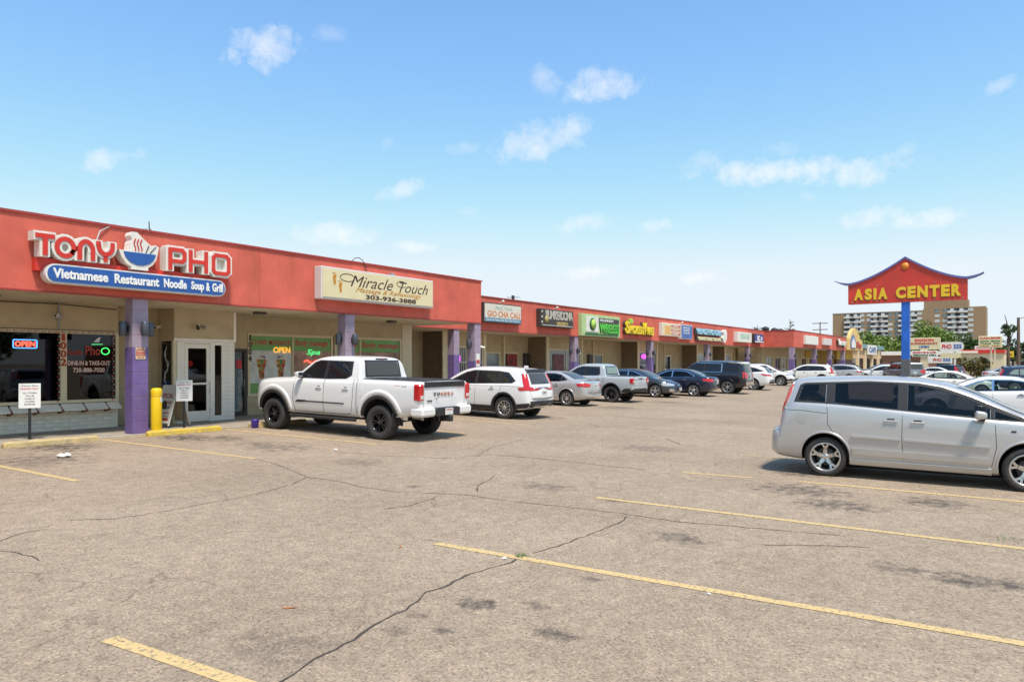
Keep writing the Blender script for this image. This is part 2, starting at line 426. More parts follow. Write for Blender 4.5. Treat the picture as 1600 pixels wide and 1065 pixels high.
# --- cracks: dark jagged ribbons along the breaks of the surface
M_CRACK = mat('crack_dirt', (.06, .048, .038), .95)
CRACKS = [
  [(2.4,3.45),(2.63,3.56),(2.95,3.66),(3.31,3.69),(3.6,3.8),(3.94,3.82),(4.34,3.99),(4.51,3.96),(4.99,4.01),(5.47,3.93),(5.68,3.99)],
  [(5.85,3.95),(6.22,3.9),(6.84,3.88),(7.61,3.89),(7.94,3.97)],
  [(8.35,12.13),(8.1,11.05),(7.53,9.52),(7.55,8.76),(7.41,8.17),(7.45,7.4),(7.84,6.53),(7.86,5.65),(7.96,5.0),(8.05,4.2),(8.02,3.34),(8.2,2.65),(8.44,1.61)],
  [(3.84,9.19),(4.01,9.02),(4.18,8.84),(4.78,8.78),(5.41,8.82),(6.12,8.86),(6.85,9.11)],[(2.5,8.6),(2.96,8.71),(3.28,8.94),(3.49,8.9)],
  [(2.8,8.24),(2.88,8.01),(2.9,7.68),(2.88,7.55)],[(8.14,6.47),(8.57,6.79),(9.22,7.03),(9.51,7.19)],
  [(11.58,8.8),(11.65,7.9),(11.63,6.88),(11.55,6.03),(11.61,5.43)],[(6.48,6.67),(6.82,6.55),(7.41,6.63)],[(7.53,2.2),(7.75,1.9),(7.93,1.57),(8.07,1.3)],
  [(9.99,11.8),(10.13,10.42),(10.6,9.15),(11.58,8.8)],[(16.56,7.24),(15.5,6.38),(15.48,6.0)],[(11.2,8.9),(12.6,9.6),(14.2,9.9)],[(18.2,11),(18.6,9.2),(18.4,7.5),(19,6.2)],
  [(7.5,9.5),(6.9,9.1)],[(22,11.5),(22.4,9),(22.1,7)]]
WID = [.017,.014,.013,.012,.012,.012,.016,.02,.014,.012,.014,.02,.014,.02,.012,.02]
for i, c in enumerate(CRACKS):
    q = MB(); v, f = ribbon(subdiv(c, .09, .016, i), WID[i], .003, .75, i + 50); q.add(v, f); q.build('crack', M_CRACK, lot)

# --- litter and a weed
M_PAPER = mat('paper_white', (.75, .75, .73), .8)
M_LEAF_DRY = mat('dry_leaf', (.42, .16, .05), .8)
M_WEED = mat('weed_green', (.09, .16, .03), .7)
def crumple(x, y, s, m, name, label, seed, cat):
    rng = random.Random(seed); bm = bmesh.new(); bmesh.ops.create_icosphere(bm, subdivisions=2, radius=1)
    for p in bm.verts: p.co = Vector((p.co.x * s * rng.uniform(.6, 1.2), p.co.y * s * rng.uniform(.5, 1.1), (p.co.z * .35 + .3) * s * rng.uniform(.5, 1.1)))
    me = bpy.data.meshes.new(name); bm.to_mesh(me); bm.free(); me.materials.append(m)
    tag(link(name, me, None, (x, y, lot_z(y) + .003)), label, cat)
crumple(6.08, 14.84, .14, M_PAPER, 'plastic_bag', 'crumpled white plastic bag on the asphalt before the pale wheel stop', 1, 'litter')
crumple(5.52, 4.06, .028, M_PAPER, 'paper_scrap', 'small white paper scrap beside the weed in the crack', 2, 'litter')
crumple(5.66, 2.1, .02, M_PAPER, 'paper_scrap', 'tiny white scrap lying just beside a long yellow stall line', 3, 'litter')
crumple(10.17, 11.92, .05, M_PAPER, 'paper_scrap', 'white paper scrap on open asphalt near the white pickup truck', 4, 'litter')
def leaf(x, y, s, rz, label):
    q = MB(); q.add([(-s, 0, .012), (-.3 * s, -.22 * s, 0.004), (.6 * s, -.16 * s, .006), (s, 0, .02), (.5 * s, .2 * s, .004), (-.4 * s, .2 * s, .008)], [(0, 1, 5), (1, 2, 4, 5), (2, 3, 4)])
    o = q.build('dry_leaf', M_LEAF_DRY, None, (x, y, lot_z(y) + .002), fix=False); o.rotation_euler = (0, 0, rz); tag(o, label, 'leaf')
leaf(5.24, 5.16, .045, .5, 'short orange dry leaf on asphalt between the stall lines')
leaf(3.45, 4.57, .07, -.7, 'long brown dry leaf lying near the wide asphalt crack')
q = MB(); rng = random.Random(4)
for k in range(26):
    a = rng.uniform(0, 6.3); L = rng.uniform(.03, .085); x, y = rng.uniform(-.05, .05), rng.uniform(-.04, .04); h = rng.uniform(.02, .05)
    q.add([(x, y, 0), (x + .012 * math.cos(a + 1.5), y + .012 * math.sin(a + 1.5), 0), (x + L * math.cos(a), y + L * math.sin(a), h)], [(0, 1, 2)])
tag(q.build('weed', M_WEED, None, (5.69, 3.97, lot_z(4) + .002), fix=False), 'small green weed growing from the crack beside a yellow line', 'weed')
q = MB()
for k in range(26):
    a = rng.uniform(0, 6.3); L = rng.uniform(.02, .07); x, y = rng.uniform(-.16, .16), rng.uniform(-.25, .25); h = rng.uniform(.004, .022)
    q.add([(x, y, 0), (x + .014 * math.cos(a + 1.5), y + .014 * math.sin(a + 1.5), 0), (x + L * math.cos(a), y + L * math.sin(a), h)], [(0, 1, 2)])
tag(q.build('weed', M_WEED, None, (9.3, .0, lot_z(0) + .002), fix=False), 'flat patch of grass sprouting at the end of a stall line', 'grass', kind='stuff')

# --- walkway slabs under the canopies
M_CONC = mat('walk_concrete', (.33, .29, .235), .9, vary=.2, vscale=2.5, bump=.25, bscale=60, dark=(.14, .12, .1), dscale=1.3, damt=.55)
M_KERB = mat('kerb_concrete', (.44, .39, .31), .9, vary=.16, vscale=6, bump=.3, bscale=50)
walk = empty('walkway'); tag(walk, kind='structure')
def slabs(x0, x1, y0, y1, step, z=.172):
    k = max(1, round((x1 - x0) / step)); d = (x1 - x0) / k
    me = MB().box(0, d - .012, y0, y1, -.10, 0).mesh('slab', M_CONC)
    for i in range(k): link('slab', me, walk, (x0 + i * d, 0, z))
slabs(-6, 22.1, 17.32, 21.2, 1.6)
part('kerb', M_KERB, walk, (-6, 22.1, 17.19, 17.31, .0, .176))
slabs(22.12, 72.4, 21.0, 24.4, 2.4)
part('kerb', M_KERB, walk, (22.12, 72.4, 20.86, 20.99, .0, .24))
slabs(72.5, 97, 18.1, 22.0, 3.0)

# --- wheel stops
M_STOP1 = mat('faded_yellow_concrete', (.52, .40, .19), .85, vary=.18, vscale=7, bump=.35, bscale=30, dark=(.3, .25, .18), dscale=5, damt=.8)
M_STOP2 = mat('yellow_painted_concrete', (.60, .42, .06), .8, vary=.2, vscale=9, bump=.35, bscale=30, dark=(.34, .27, .15), dscale=6, damt=.8)
def wheel_stop(x0, x1, y, m, label, grp=None):
    L = x1 - x0; q = MB(); rng = random.Random(int(x0 * 10)); xs = [0, .05] + [.05 + (L - .1) * i / 14 for i in range(1, 14)] + [L - .05, L]
    prof = [(-.085, 0), (-.075, .09), (-.05, .125), (.05, .125), (.075, .09), (.085, 0)]
    vs = []
    for i, x in enumerate(xs):
        sc = .72 if i in (0, len(xs) - 1) else 1
        for (a, h) in prof: vs.append((x - L / 2, a * (sc * .3 + .7) + rng.uniform(-.003, .003), h * sc + (rng.uniform(-.006, .004) if h else 0)))
    n = len(prof); fs = [(i * n + j, i * n + j + 1, (i + 1) * n + j + 1, (i + 1) * n + j) for i in range(len(xs) - 1) for j in range(n - 1)]
    fs += [list(range(n)), list(range((len(xs) - 1) * n, len(xs) * n))]
    q.add(vs, fs); o = q.build('wheel_stop', m, None, (x0 + L / 2, y, gz(y) + .001)); tag(o, label, 'wheel stop', grp); return o
wheel_stop(5.8, 7.64, 16.95, M_STOP1, 'faded pale yellow concrete wheel stop before the restaurant window')
wheel_stop(8.75, 10.66, 16.95, M_STOP2, 'bright yellow concrete wheel stop next to the yellow bollard')
wheel_stop(11.55, 13.4, 17.0, M_STOP1, 'worn wheel stop at the nose of the white pickup truck')
# ================================================================== shop buildings
M_RED = mat('red_stucco', (.62, .128, .088), .9, vary=.16, vscale=1.6, bump=.6, bscale=60, dark=(.44, .095, .055), dscale=1.0, damt=.75, dmap=(1.6, 1.6, .55))
M_RED2 = mat('red_metal_coping', (.34, .045, .04), .5, vary=.12, vscale=3)
M_TAN = mat('tan_stucco', (.52, .42, .26), .9, vary=.08, vscale=2.5, bump=.3, bscale=60, dark=(.25, .19, .12), dscale=.8, damt=.4)
M_SOFFIT = mat('soffit_paint', (.58, .49, .33), .85, vary=.12, vscale=2, dark=(.26, .2, .13), dscale=.7, damt=.5)
M_CREAM = mat('cream_trim_paint', (.68, .58, .38), .6, vary=.08, vscale=6)
M_WHITE = mat('white_paint', (.86, .80, .69), .55, vary=.06, vscale=5, dark=(.5, .46, .4), dscale=3, damt=.35)
M_WBRICK = mat('white_painted_block', (.88, .79, .63), .8, vary=.10, vscale=9, bump=.4, bscale=50, dark=(.42, .37, .3), dscale=2.2, damt=.5)
M_MORTAR = mat('painted_mortar', (.58, .51, .42), .9)
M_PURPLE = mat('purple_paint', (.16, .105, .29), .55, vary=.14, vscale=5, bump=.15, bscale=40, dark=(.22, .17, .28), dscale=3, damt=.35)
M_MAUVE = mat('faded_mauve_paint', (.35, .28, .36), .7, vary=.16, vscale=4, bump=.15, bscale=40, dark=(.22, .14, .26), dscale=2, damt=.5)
M_BLACK = mat('black_metal', (.018, .018, .02), .45)
M_DARK = mat('dark_bronze_frame', (.045, .036, .03), .45)
M_BROWN = mat('terracotta_wood', (.24, .085, .04), .7, vary=.2, vscale=9)
M_STEEL = mat('sconce_metal', (.10, .11, .13), .38, metal=.6)
M_GREY = mat('grey_metal', (.35, .35, .34), .5, metal=.3)
M_GLASS = glass_mat('shop_glass', (.30, .30, .31))
M_GLASS2 = glass_mat('shop_glass_dark', (.16, .17, .17))
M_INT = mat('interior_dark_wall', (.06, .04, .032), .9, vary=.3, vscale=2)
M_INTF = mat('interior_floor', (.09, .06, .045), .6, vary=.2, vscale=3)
M_REDPL = mat('red_plastic', (.50, .03, .025), .4)
M_ROOF = mat('roof_gravel', (.22, .2, .18), .95, vary=.2, vscale=9)
def brick_material(name, c1, c2, mort, scale=1.0):
    m = bpy.data.materials.new(name); m.use_nodes = True; n, l = m.node_tree.nodes, m.node_tree.links; b = n['Principled BSDF']
    tc = n.new('ShaderNodeTexCoord'); mp = n.new('ShaderNodeMapping'); mp.inputs['Rotation'].default_value = (R(90), 0, 0)
    sx = n.new('ShaderNodeSeparateXYZ'); l.new(tc.outputs['Object'], sx.inputs[0]); ad = n.new('ShaderNodeMath'); l.new(sx.outputs[0], ad.inputs[0]); l.new(sx.outputs[1], ad.inputs[1])
    cb = n.new('ShaderNodeCombineXYZ'); l.new(ad.outputs[0], cb.inputs[0]); l.new(sx.outputs[2], cb.inputs[1])
    bt = n.new('ShaderNodeTexBrick'); l.new(cb.outputs[0], bt.inputs['Vector']); bt.inputs['Scale'].default_value = 1
    bt.inputs['Brick Width'].default_value = .21 * scale; bt.inputs['Row Height'].default_value = .072 * scale; bt.inputs['Mortar Size'].default_value = .008 * scale
    bt.inputs['Color1'].default_value = (*c1, 1); bt.inputs['Color2'].default_value = (*c2, 1); bt.inputs['Mortar'].default_value = (*mort, 1)
    l.new(bt.outputs[0], b.inputs['Base Color']); b.inputs['Roughness'].default_value = .9
    bp = n.new('ShaderNodeBump'); bp.inputs['Distance'].default_value = .01; bp.invert = True; l.new(bt.outputs['Fac'], bp.inputs['Height']); l.new(bp.outputs[0], b.inputs['Normal'])
    MATS[name] = m; return m
M_BRICK = brick_material('tan_brick', (.30, .21, .12), (.22, .15, .085), (.2, .16, .11))
M_BRICKB = brick_material('brown_brick', (.30, .13, .07), (.22, .09, .05), (.25, .2, .16))

def settle(root, loc):
    root.location = loc
    for c in [x for x in bpy.data.objects if x.parent == root]: c.location = Vector(c.location) - Vector(loc)

ZF0, ZF1 = 3.45, 5.05
def fascia(root, x0, x1, y, joints, th=.28):
    js = [x0] + list(joints) + [x1]
    for a, c in zip(js, js[1:]): part('fascia_panel', M_RED, root, (a + .004, c - .004, y, y + th, ZF0, ZF1))
    part('joint_filler', M_RED2, root, (x0 + .02, x1 - .02, y + .03, y + th - .02, ZF0 + .02, ZF1 - .02))
    for i, (a, c) in enumerate(zip(js, js[1:])):
        dz = random.uniform(-.006, .006)
        part('coping', M_RED2, root, (a - (.03 if i == 0 else -.004), c + (.03 if i == len(js) - 2 else -.004), y - .035 + dz, y + th + .05, ZF1 + .001, ZF1 + .055 + dz))
    part('drip_edge', M_RED2, root, (x0, x1, y - .012, y + .05, ZF0 - .035, ZF0 - .001))

def column(root, x, y, w=.38, z0=.16, split=2.29):
    """square block pier: courses of block with recessed joints, purple below and faded mauve above"""
    core = part('column', M_MORTAR, root, (x + .012, x + w - .012, y + .012, y + w - .012, z0, ZF0))
    n = 11; h = (ZF0 - .002 - z0) / n
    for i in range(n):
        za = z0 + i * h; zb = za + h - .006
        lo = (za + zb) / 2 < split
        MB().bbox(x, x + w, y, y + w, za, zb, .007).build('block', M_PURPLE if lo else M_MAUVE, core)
    return core

def sconce(x, y, z, nrm, label, grp='dark up-down sconces on the purple columns'):
    """half-round up/down wall light on a bracket"""
    o = empty('wall_sconce', (x, y, z), 0, label, 'wall lamp', grp)
    o.rotation_euler = (0, 0, math.atan2(nrm[1], nrm[0]) + math.pi / 2)      # local -Y points away from the wall
    MB().bbox(-.05, .05, -.045, .0, -.07, .07, .006).build('bracket', M_BLACK, o)
    q = MB(); q.lathe([(.0, -.17), (.085, -.17), (.09, -.165), (.09, .165), (.085, .17), (0, .17)], 18, 'z', (0, -.135, 0)); q.build('shade', M_STEEL, o)
    return o

def pane_window(root, x0, x1, y, z0, z1, glass, frame=M_CREAM, fw=.06, name='window', mull=()):
    """framed pane facing -Y; y is the wall face"""
    q = MB()
    q.box(x0, x1, y - .03, y + .05, z1 - fw, z1); q.box(x0, x1, y - .03, y + .05, z0, z0 + fw)
    q.box(x0, x0 + fw, y - .03, y + .05, z0 + fw, z1 - fw); q.box(x1 - fw, x1, y - .03, y + .05, z0 + fw, z1 - fw)
    for mx in mull: q.box(mx - .03, mx + .03, y - .028, y + .048, z0 + fw, z1 - fw)
    w = q.build(name, frame, root)
    xs = [x0 + fw] + [m for m in mull] + [x1 - fw]
    for i in range(len(xs) - 1):
        a = xs[i] + (.03 if i else 0); c = xs[i + 1] - (.03 if i < len(xs) - 2 else 0)
        MB().box(a, c, y + .008, y + .016, z0 + fw, z1 - fw).build('pane', glass, w)
    return w

# ---------------------------------------------------------------- section 1: restaurant and massage shop
YF, YW = 17.35, 19.8
b1 = empty('shop_building', label='red stucco shop block with purple columns housing the noodle restaurant and massage shop', cat='building', group='connected blocks of the red shopping strip')
fascia(b1, -8, 22.08, YF, (-4.3, -1.0, 2.3, 5.55, 8.85, 12.1, 15.42, 18.75))
part('fascia_return', M_RED, b1, (21.8, 22.08, YF + .285, 21.1, ZF0, ZF1))
part('soffit', M_SOFFIT, b1, (-8, 21.79, YF + .285, 21.3, ZF0 - .04, ZF0 + .02))
part('roof', M_ROOF, b1, (-8, 21.79, YF + .3, 40, 4.72, 4.80))
part('wall', M_TAN, b1, (-8, 9.45, YW + .03, YW + .2, 2.72, 3.41))                    # above the restaurant windows
part('wall', M_TAN, b1, (-8, 21.7, 24.6, 24.8, .17, 4.7), (-8, -7.8, 20, 40, .1, 4.7), (21.5, 21.7, 24.8, 40, .1, 4.7))
# low white block wall
part('low_wall', M_MORTAR, b1, (-8, 9.45, YW + .012, YW + .18, .17, .665))
bl = {}
for row in range(5):
    h = .098; z = .172 + row * h
    xs = [9.44]; x = 9.44 - (.2 if row % 2 else .4)
    while x > 4.6: xs.append(x); x -= .4
    for a, c in zip(xs, xs[1:]):
        k = round(a - c, 2)
        if k not in bl: bl[k] = MB().bbox(-k + .004, -.004, 0, .06, .003, h - .003, .006).mesh('brick', M_WBRICK)
        link('brick', bl[k], b1, (a, YW + random.uniform(-.0045, .0045), z))
part('low_wall_face', M_WBRICK, b1, (-8, 4.6, YW, YW + .011, .17, .665))
# restaurant windows
M_GL_T = glass_mat('restaurant_glass', (.32, .31, .30))
for a, c in ((-4.0, 1.9), (1.9, 4.9), (4.9, 8.1), (8.1, 9.45)):
    pane_window(b1, a + .0, c, YW, .86, 2.7, M_GL_T, M_CREAM, .075)
# sloped sill boards on terracotta brackets
for i in range(12):
    xa = 3.55 + i * .555
    if xa > 9.3: break
    xb = min(xa + .555, 9.44); q = MB()
    q.prism([(YW - .02, .845), (YW - .24, .70), (YW - .24, .675), (YW - .02, .78)], xa + .035, xb - .008, lambda u, v, h: (h, u, v)); q.build('sill_board', M_WHITE, b1)
    q = MB(); q.prism([(YW - .01, .80), (YW - .30, .665), (YW - .01, .60)], xa - .02, xa + .033, lambda u, v, h: (h, u, v)); q.build('sill_bracket', M_BROWN, b1)
# recessed niche and projecting entry box
part('niche_wall', M_TAN, b1, (9.46, 10.84, 20.36, 20.5, .17, 3.41), (9.38, 9.45, YW + .06, 20.35, .17, 3.4))
BY = 19.5
part('entry_wall', M_TAN, b1, (10.84, 12.74, BY, BY + .12, 2.52, 3.41), (12.62, 12.74, BY + .12, 20.75, .17, 3.41))
part('entry_side_wall', M_TAN, b1, (10.84, 10.96, BY + .121, 20.355, 2.5, 3.405), (10.84, 10.96, 20.23, 20.355, .17, 2.5), (10.84, 10.96, BY + .121, 20.23, .17, .7))
part('entry_corner_trim', M_CREAM, b1, (10.80, 10.90, BY - .02, BY + .07, .175, 2.5))
part('trim_board', M_WHITE, b1, (10.82, 12.76, BY - .03, BY - .001, 2.5, 2.58), (12.70, 12.775, BY - .015, BY + .1, 2.585, 3.40))
sw = MB(); sw.box(10.85, 10.9, BY + .16, BY + .21, .72, 2.46); sw.box(10.85, 10.9, 20.14, 20.19, .72, 2.46); sw.box(10.85, 10.9, BY + .21, 20.14, 2.41, 2.46); sw.box(10.85, 10.9, BY + .21, 20.14, .72, .77)
sw = sw.build('side_window', M_DARK, b1); MB().box(10.87, 10.878, BY + .21, 20.14, .77, 2.41).build('pane', M_GLASS2, sw)
# vinyl dragon on the side pane
M_VWHITE = mat('white_vinyl', (.72, .74, .78), .5, emit=0); M_VBLUE = mat('blue_vinyl', (.04, .12, .50), .5)
q = MB(); rng = random.Random(3)
for k in range(34):
    t = k / 33; yc = 19.95 + .10 * math.sin(t * 9); zc = 1.25 + t * .95
    a = rng.uniform(-.9, .9); L = rng.uniform(.08, .17)
    du, dv = L * math.cos(a + 1.2), L * math.sin(a + 1.2)
    q.add([(10.862, yc, zc), (10.861, yc + .03, zc + .012), (10.861, yc + du, zc + dv), (10.862, yc + du - .02, zc + dv - .012)], [(0, 1, 2, 3)])
q.build('vinyl_dragon', M_VWHITE, sw, fix=False)
q = MB()
for k in range(16):
    yc = rng.uniform(19.76, 20.06); zc = rng.uniform(1.08, 1.28); q.add([(10.863, yc, zc), (10.863, yc + .08, zc + .02), (10.863, yc + .05, zc + .09), (10.863, yc - .04, zc + .06)], [(0, 1, 2, 3)])
q.build('vinyl_wave', M_VBLUE, sw, fix=False)
# entry door with side light and lapped siding
dr = MB()
dr.box(10.92, 11.14, BY - .01, BY + .06, .175, 2.495); dr.box(11.93, 12.03, BY - .01, BY + .06, .175, 2.495); dr.box(11.14, 11.93, BY - .01, BY + .06, 2.44, 2.495)
dr = dr.build('door_frame', M_WHITE, b1)
d1 = MB(); d1.box(11.15, 11.25, BY + .0, BY + .045, .19, 2.43); d1.box(11.82, 11.92, BY + .0, BY + .045, .19, 2.43); d1.box(11.25, 11.82, BY, BY + .045, 2.30, 2.43); d1.box(11.25, 11.82, BY, BY + .045, .19, .49)
d1 = d1.build('door', M_WHITE, b1); M_GL_D = glass_mat('door_glass', (.55, .55, .55))
MB().box(11.25, 11.82, BY + .02, BY + .026, .49, 2.30).build('pane', M_GL_D, d1)
MB().bbox(11.2, 11.86, BY - .055, BY - .03, 1.25, 1.31, .008).box(11.22, 11.24, BY - .03, BY, 1.26, 1.30).box(11.82, 11.84, BY - .03, BY, 1.26, 1.30).build('push_bar', M_WHITE, d1)
MB().tube([(11.89, BY - .02, 1.0), (11.89, BY - .06, 1.0), (11.89, BY - .06, 1.3), (11.89, BY - .02, 1.3)], .011, 6).build('handle', M_GREY, d1)
sl = MB(); sl.box(12.032, 12.075, BY - .01, BY + .05, .175, 2.495); sl.box(12.30, 12.345, BY - .01, BY + .05, .175, 2.495); sl.box(12.075, 12.30, BY - .01, BY + .05, 2.40, 2.495); sl.box(12.075, 12.30, BY - .01, BY + .05, .175, .33)
sl = sl.build('side_light', M_WHITE, b1); MB().box(12.075, 12.30, BY + .015, BY + .021, .33, 2.40).build('pane', M_GL_D, sl)
lap = MB().prism([(0, 0), (-.022, .004), (-.008, .118), (0, .118)], 12.35, 12.735, lambda u, v, h: (h, u, v)).mesh('lap_board', M_WHITE)
for i in range(19): link('lap_board', lap, b1, (0, BY + .02, .178 + i * .122))
part('sheathing', M_WHITE, b1, (12.345, 12.735, BY + .021, BY + .11, .175, 2.5))
# dining room behind the glass
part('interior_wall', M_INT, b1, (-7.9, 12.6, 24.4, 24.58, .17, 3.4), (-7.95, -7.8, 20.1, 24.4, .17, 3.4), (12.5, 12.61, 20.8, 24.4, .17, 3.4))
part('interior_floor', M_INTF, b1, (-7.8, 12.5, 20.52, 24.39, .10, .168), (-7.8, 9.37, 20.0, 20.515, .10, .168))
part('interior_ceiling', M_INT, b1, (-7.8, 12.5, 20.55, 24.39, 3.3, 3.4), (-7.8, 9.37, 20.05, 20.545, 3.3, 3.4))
def dining_chair(x, y, rz, label):
    o = empty('dining_chair', (x, y, .17), rz, label, 'chair', 'red chairs in the noodle restaurant')
    part('seat', M_REDPL, o, (-.21, .21, -.21, .21, .43, .47), b=.01)
    part('backrest', M_REDPL, o, (-.20, .20, .17, .20, .62, .95), b=.01)
    for sx in (-1, 1):
        part('leg', M_BLACK, o, (sx * .19 - .014, sx * .19 + .014, -.2, -.172, 0, .43)); part('leg', M_BLACK, o, (sx * .19 - .014, sx * .19 + .014, .172, .2, 0, .9))
def dining_table(x, y, label):
    o = empty('dining_table', (x, y, .17), 0, label, 'table', 'tables in the noodle restaurant')
    part('table_top', M_BROWN, o, (-.55, .55, -.35, .35, .72, .76), b=.008); part('leg', M_BLACK, o, (-.04, .04, -.04, .04, .02, .72)); part('foot', M_BLACK, o, (-.3, .3, -.25, .25, 0, .02))
for i, (x, y) in enumerate(((6.4, 21.4), (8.2, 21.4), (11.55, 21.6))):
    dining_table(x, y, ('dining table behind the pane with the open sign', 'dining table behind the take-out lettering pane', 'dining table inside the white glass door')[i])
    dining_chair(x - .3, y - .6, math.pi, ('red chair at the table behind the open sign', 'red chair at the table behind the take-out lettering', 'red chair seen through the white door glass')[i])
    dining_chair(x + .3, y + .6, 0, ('red chair on the inner side of the table behind the open sign', 'red chair on the inner side of the table behind the lettering', 'red chair on the inner side of the table past the door')[i])
# shelves with red and gold things seen through the door and side light
M_GOLD = mat('gold_paint_glow', (.62, .42, .06), .5, emit=.12); M_REDL = mat('red_lantern_paper', (.62, .03, .03), .6, emit=.25); M_BLUEL = mat('blue_lantern_paper', (.06, .25, .55), .6, emit=.15)  # the gold counter panel gets a faint added glow, though it is no lamp
ct = empty('service_counter', (12.0, 23.2, .17), 0, 'dark service counter with gold front panel inside the restaurant door', 'counter')
part('cabinet', M_INT, ct, (-1.1, .4, -.3, .3, 0, 1.05)); part('front_panel', M_GOLD, ct, (-1.0, .3, -.33, -.301, .75, .95)); part('counter_top', M_BROWN, ct, (-1.15, .45, -.38, .34, 1.051, 1.09))
for i, (x, m, nm) in enumerate(((11.35, M_REDL, 'left red'), (11.56, M_BLUEL, 'blue'), (11.76, M_REDL, 'right red'))):
    q = MB(); q.lathe([(0, -.09), (.05, -.085), (.09, -.03), (.095, .0), (.09, .03), (.05, .085), (0, .09)], 12, 'z'); o = q.build('paper_lantern', m, None, (x, 20.3, 1.86))
    tag(o, ('red paper lantern hanging at the hinge side of the door glass', 'blue paper lantern between two red ones behind the door', 'red paper lantern hanging beside the side light')[i], 'lantern', 'paper lanterns behind the door')
# pendant row over the dining room: warm strips
# massage shop front, wall plane further back
YM = 20.7
part('wall', M_TAN, b1, (12.75, 21.65, YM + .0, YM + .15, 2.86, 3.41), (13.98, 21.08, YM + .01, YM + .14, .17, .78), (12.75, 14.0, YM + .0, YM + .15, 2.34, 2.859))
dk = MB(); dk.box(12.78, 12.88, YM - .02, YM + .06, .175, 2.335); dk.box(13.86, 13.97, YM - .02, YM + .06, .175, 2.335); dk.box(12.88, 13.86, YM - .02, YM + .06, 2.24, 2.335); dk.box(12.88, 13.86, YM - .02, YM + .06, .175, .30)
dk = dk.build('door', M_DARK, b1)
M_CURT = mat('pale_curtain', (.62, .66, .68), .8, vary=.25, vscale=14); 
MB().box(12.88, 13.86, YM + .015, YM + .02, .30, 2.24).build('pane', glass_mat('clear_glass', (.8, .83, .84)), dk)
cq = MB(); pts = [(12.88 + i * .02, YM + .10 + .02 * math.sin(i * 1.3)) for i in range(50)]
for (a, c) in zip(pts, pts[1:]): cq.add([(a[0], a[1], .3), (c[0], c[1], .3), (c[0], c[1], 2.24), (a[0], a[1], 2.24)], [(0, 1, 2, 3)], 0, True)
cq.build('curtain', M_CURT, dk, fix=False)
for i in range(5): MB().tube([(13.0 + i * .19, YM + .05, .3), (13.0 + i * .19, YM + .05, 2.24)], .008, 5).build('security_bar', M_WHITE, dk)
for z in (.55, .95, 1.55): MB().box(12.89, 13.85, YM + .045, YM + .06, z, z + .02).build('security_rail', M_WHITE, dk)
MB().box(13.58, 13.78, YM + .005, YM + .012, 1.70, 1.98).build('red_notice', mat('red_notice_print', (.55, .03, .04), .5), dk)
MB().tube([(13.82, YM - .02, 1.0), (13.82, YM - .07, 1.0), (13.82, YM - .07, 1.35), (13.82, YM - .02, 1.35)], .012, 6).build('handle', M_GREY, dk)
M_GLC = glass_mat('massage_glass', (.62, .64, .62))
wA = pane_window(b1, 13.985, 17.52, YM, .78, 2.86, M_GLC, M_CREAM, .09, mull=(15.76,))
wB = pane_window(b1, 17.6, 21.07, YM, .78, 2.86, M_GLC, M_CREAM, .09, mull=(18.85,))
part('pier', M_CREAM, b1, (21.09, 21.65, YM - .04, YM + .2, .17, 3.41))
part('backing_wall', mat('pale_room_wall', (.5, .47, .42), .9, vary=.2, vscale=2), b1, (12.8, 21.6, 22.6, 22.7, .17, 3.4)); part('massage_floor', M_INTF, b1, (12.76, 21.6, YM + .16, 22.59, .10, .17)); part('massage_ceiling', M_SOFFIT, b1, (12.76, 21.6, YM + .16, 22.59, 3.3, 3.4))
M_GREENV = mat('green_vinyl', (.17, .40, .11), .45, vary=.12, vscale=3); M_GREYV = mat('grey_print_vinyl', (.62, .64, .60), .5, vary=.18, vscale=3); M_PINKV = mat('brown_photo_print', (.42, .25, .18), .5, vary=.45, vscale=2.2, dark=(.08, .05, .05), dscale=1.5, damt=.7)
M_REDV = mat('red_vinyl', (.50, .045, .04), .5)
def sheet(name, m, w, x0, x1, y, z0, z1): return MB().box(x0, x1, y - .0025, y - .0005, z0, z1).build(name, m, w)
YG = YM + .008
for w, xa, xb in ((wA, 14.08, 15.72), (wA, 15.80, 17.42), (wB, 17.70, 18.81), (wB, 18.89, 20.97)):
    sheet('green_band', M_GREENV, w, xa, xb, YG, 2.30, 2.765)
sheet('green_band', M_GREENV, wA, 14.08, 15.72, YG, .875, 1.20)
sheet('poster', M_GREYV, wA, 14.08, 15.72, YG, 1.205, 2.295)
sheet('photo_print', M_PINKV, wA, 15.80, 17.42, YG, .875, 2.295)
sheet('photo_print', M_PINKV, wB, 17.70, 20.97, YG, .875, 2.295)
text('vinyl_lettering', 'CHAIR MASSAGE', 14.14, 15.66, 2.48, 2.66, -(YG - .004), M_REDV, wA, bold=.02, depth=.001)
text('vinyl_lettering', 'Body massage', 15.88, 17.30, 2.42, 2.70, -(YG - .004), M_REDV, wA, bold=.025, depth=.001)
text('vinyl_lettering', 'Body massage', 18.98, 20.9, 2.40, 2.68, -(YG - .004), M_REDV, wB, bold=.025, depth=.001)
text('vinyl_lettering', '9', 18.55, 18.70, 2.42, 2.66, -(YG - .004), M_REDV, wB, bold=.025, depth=.001)
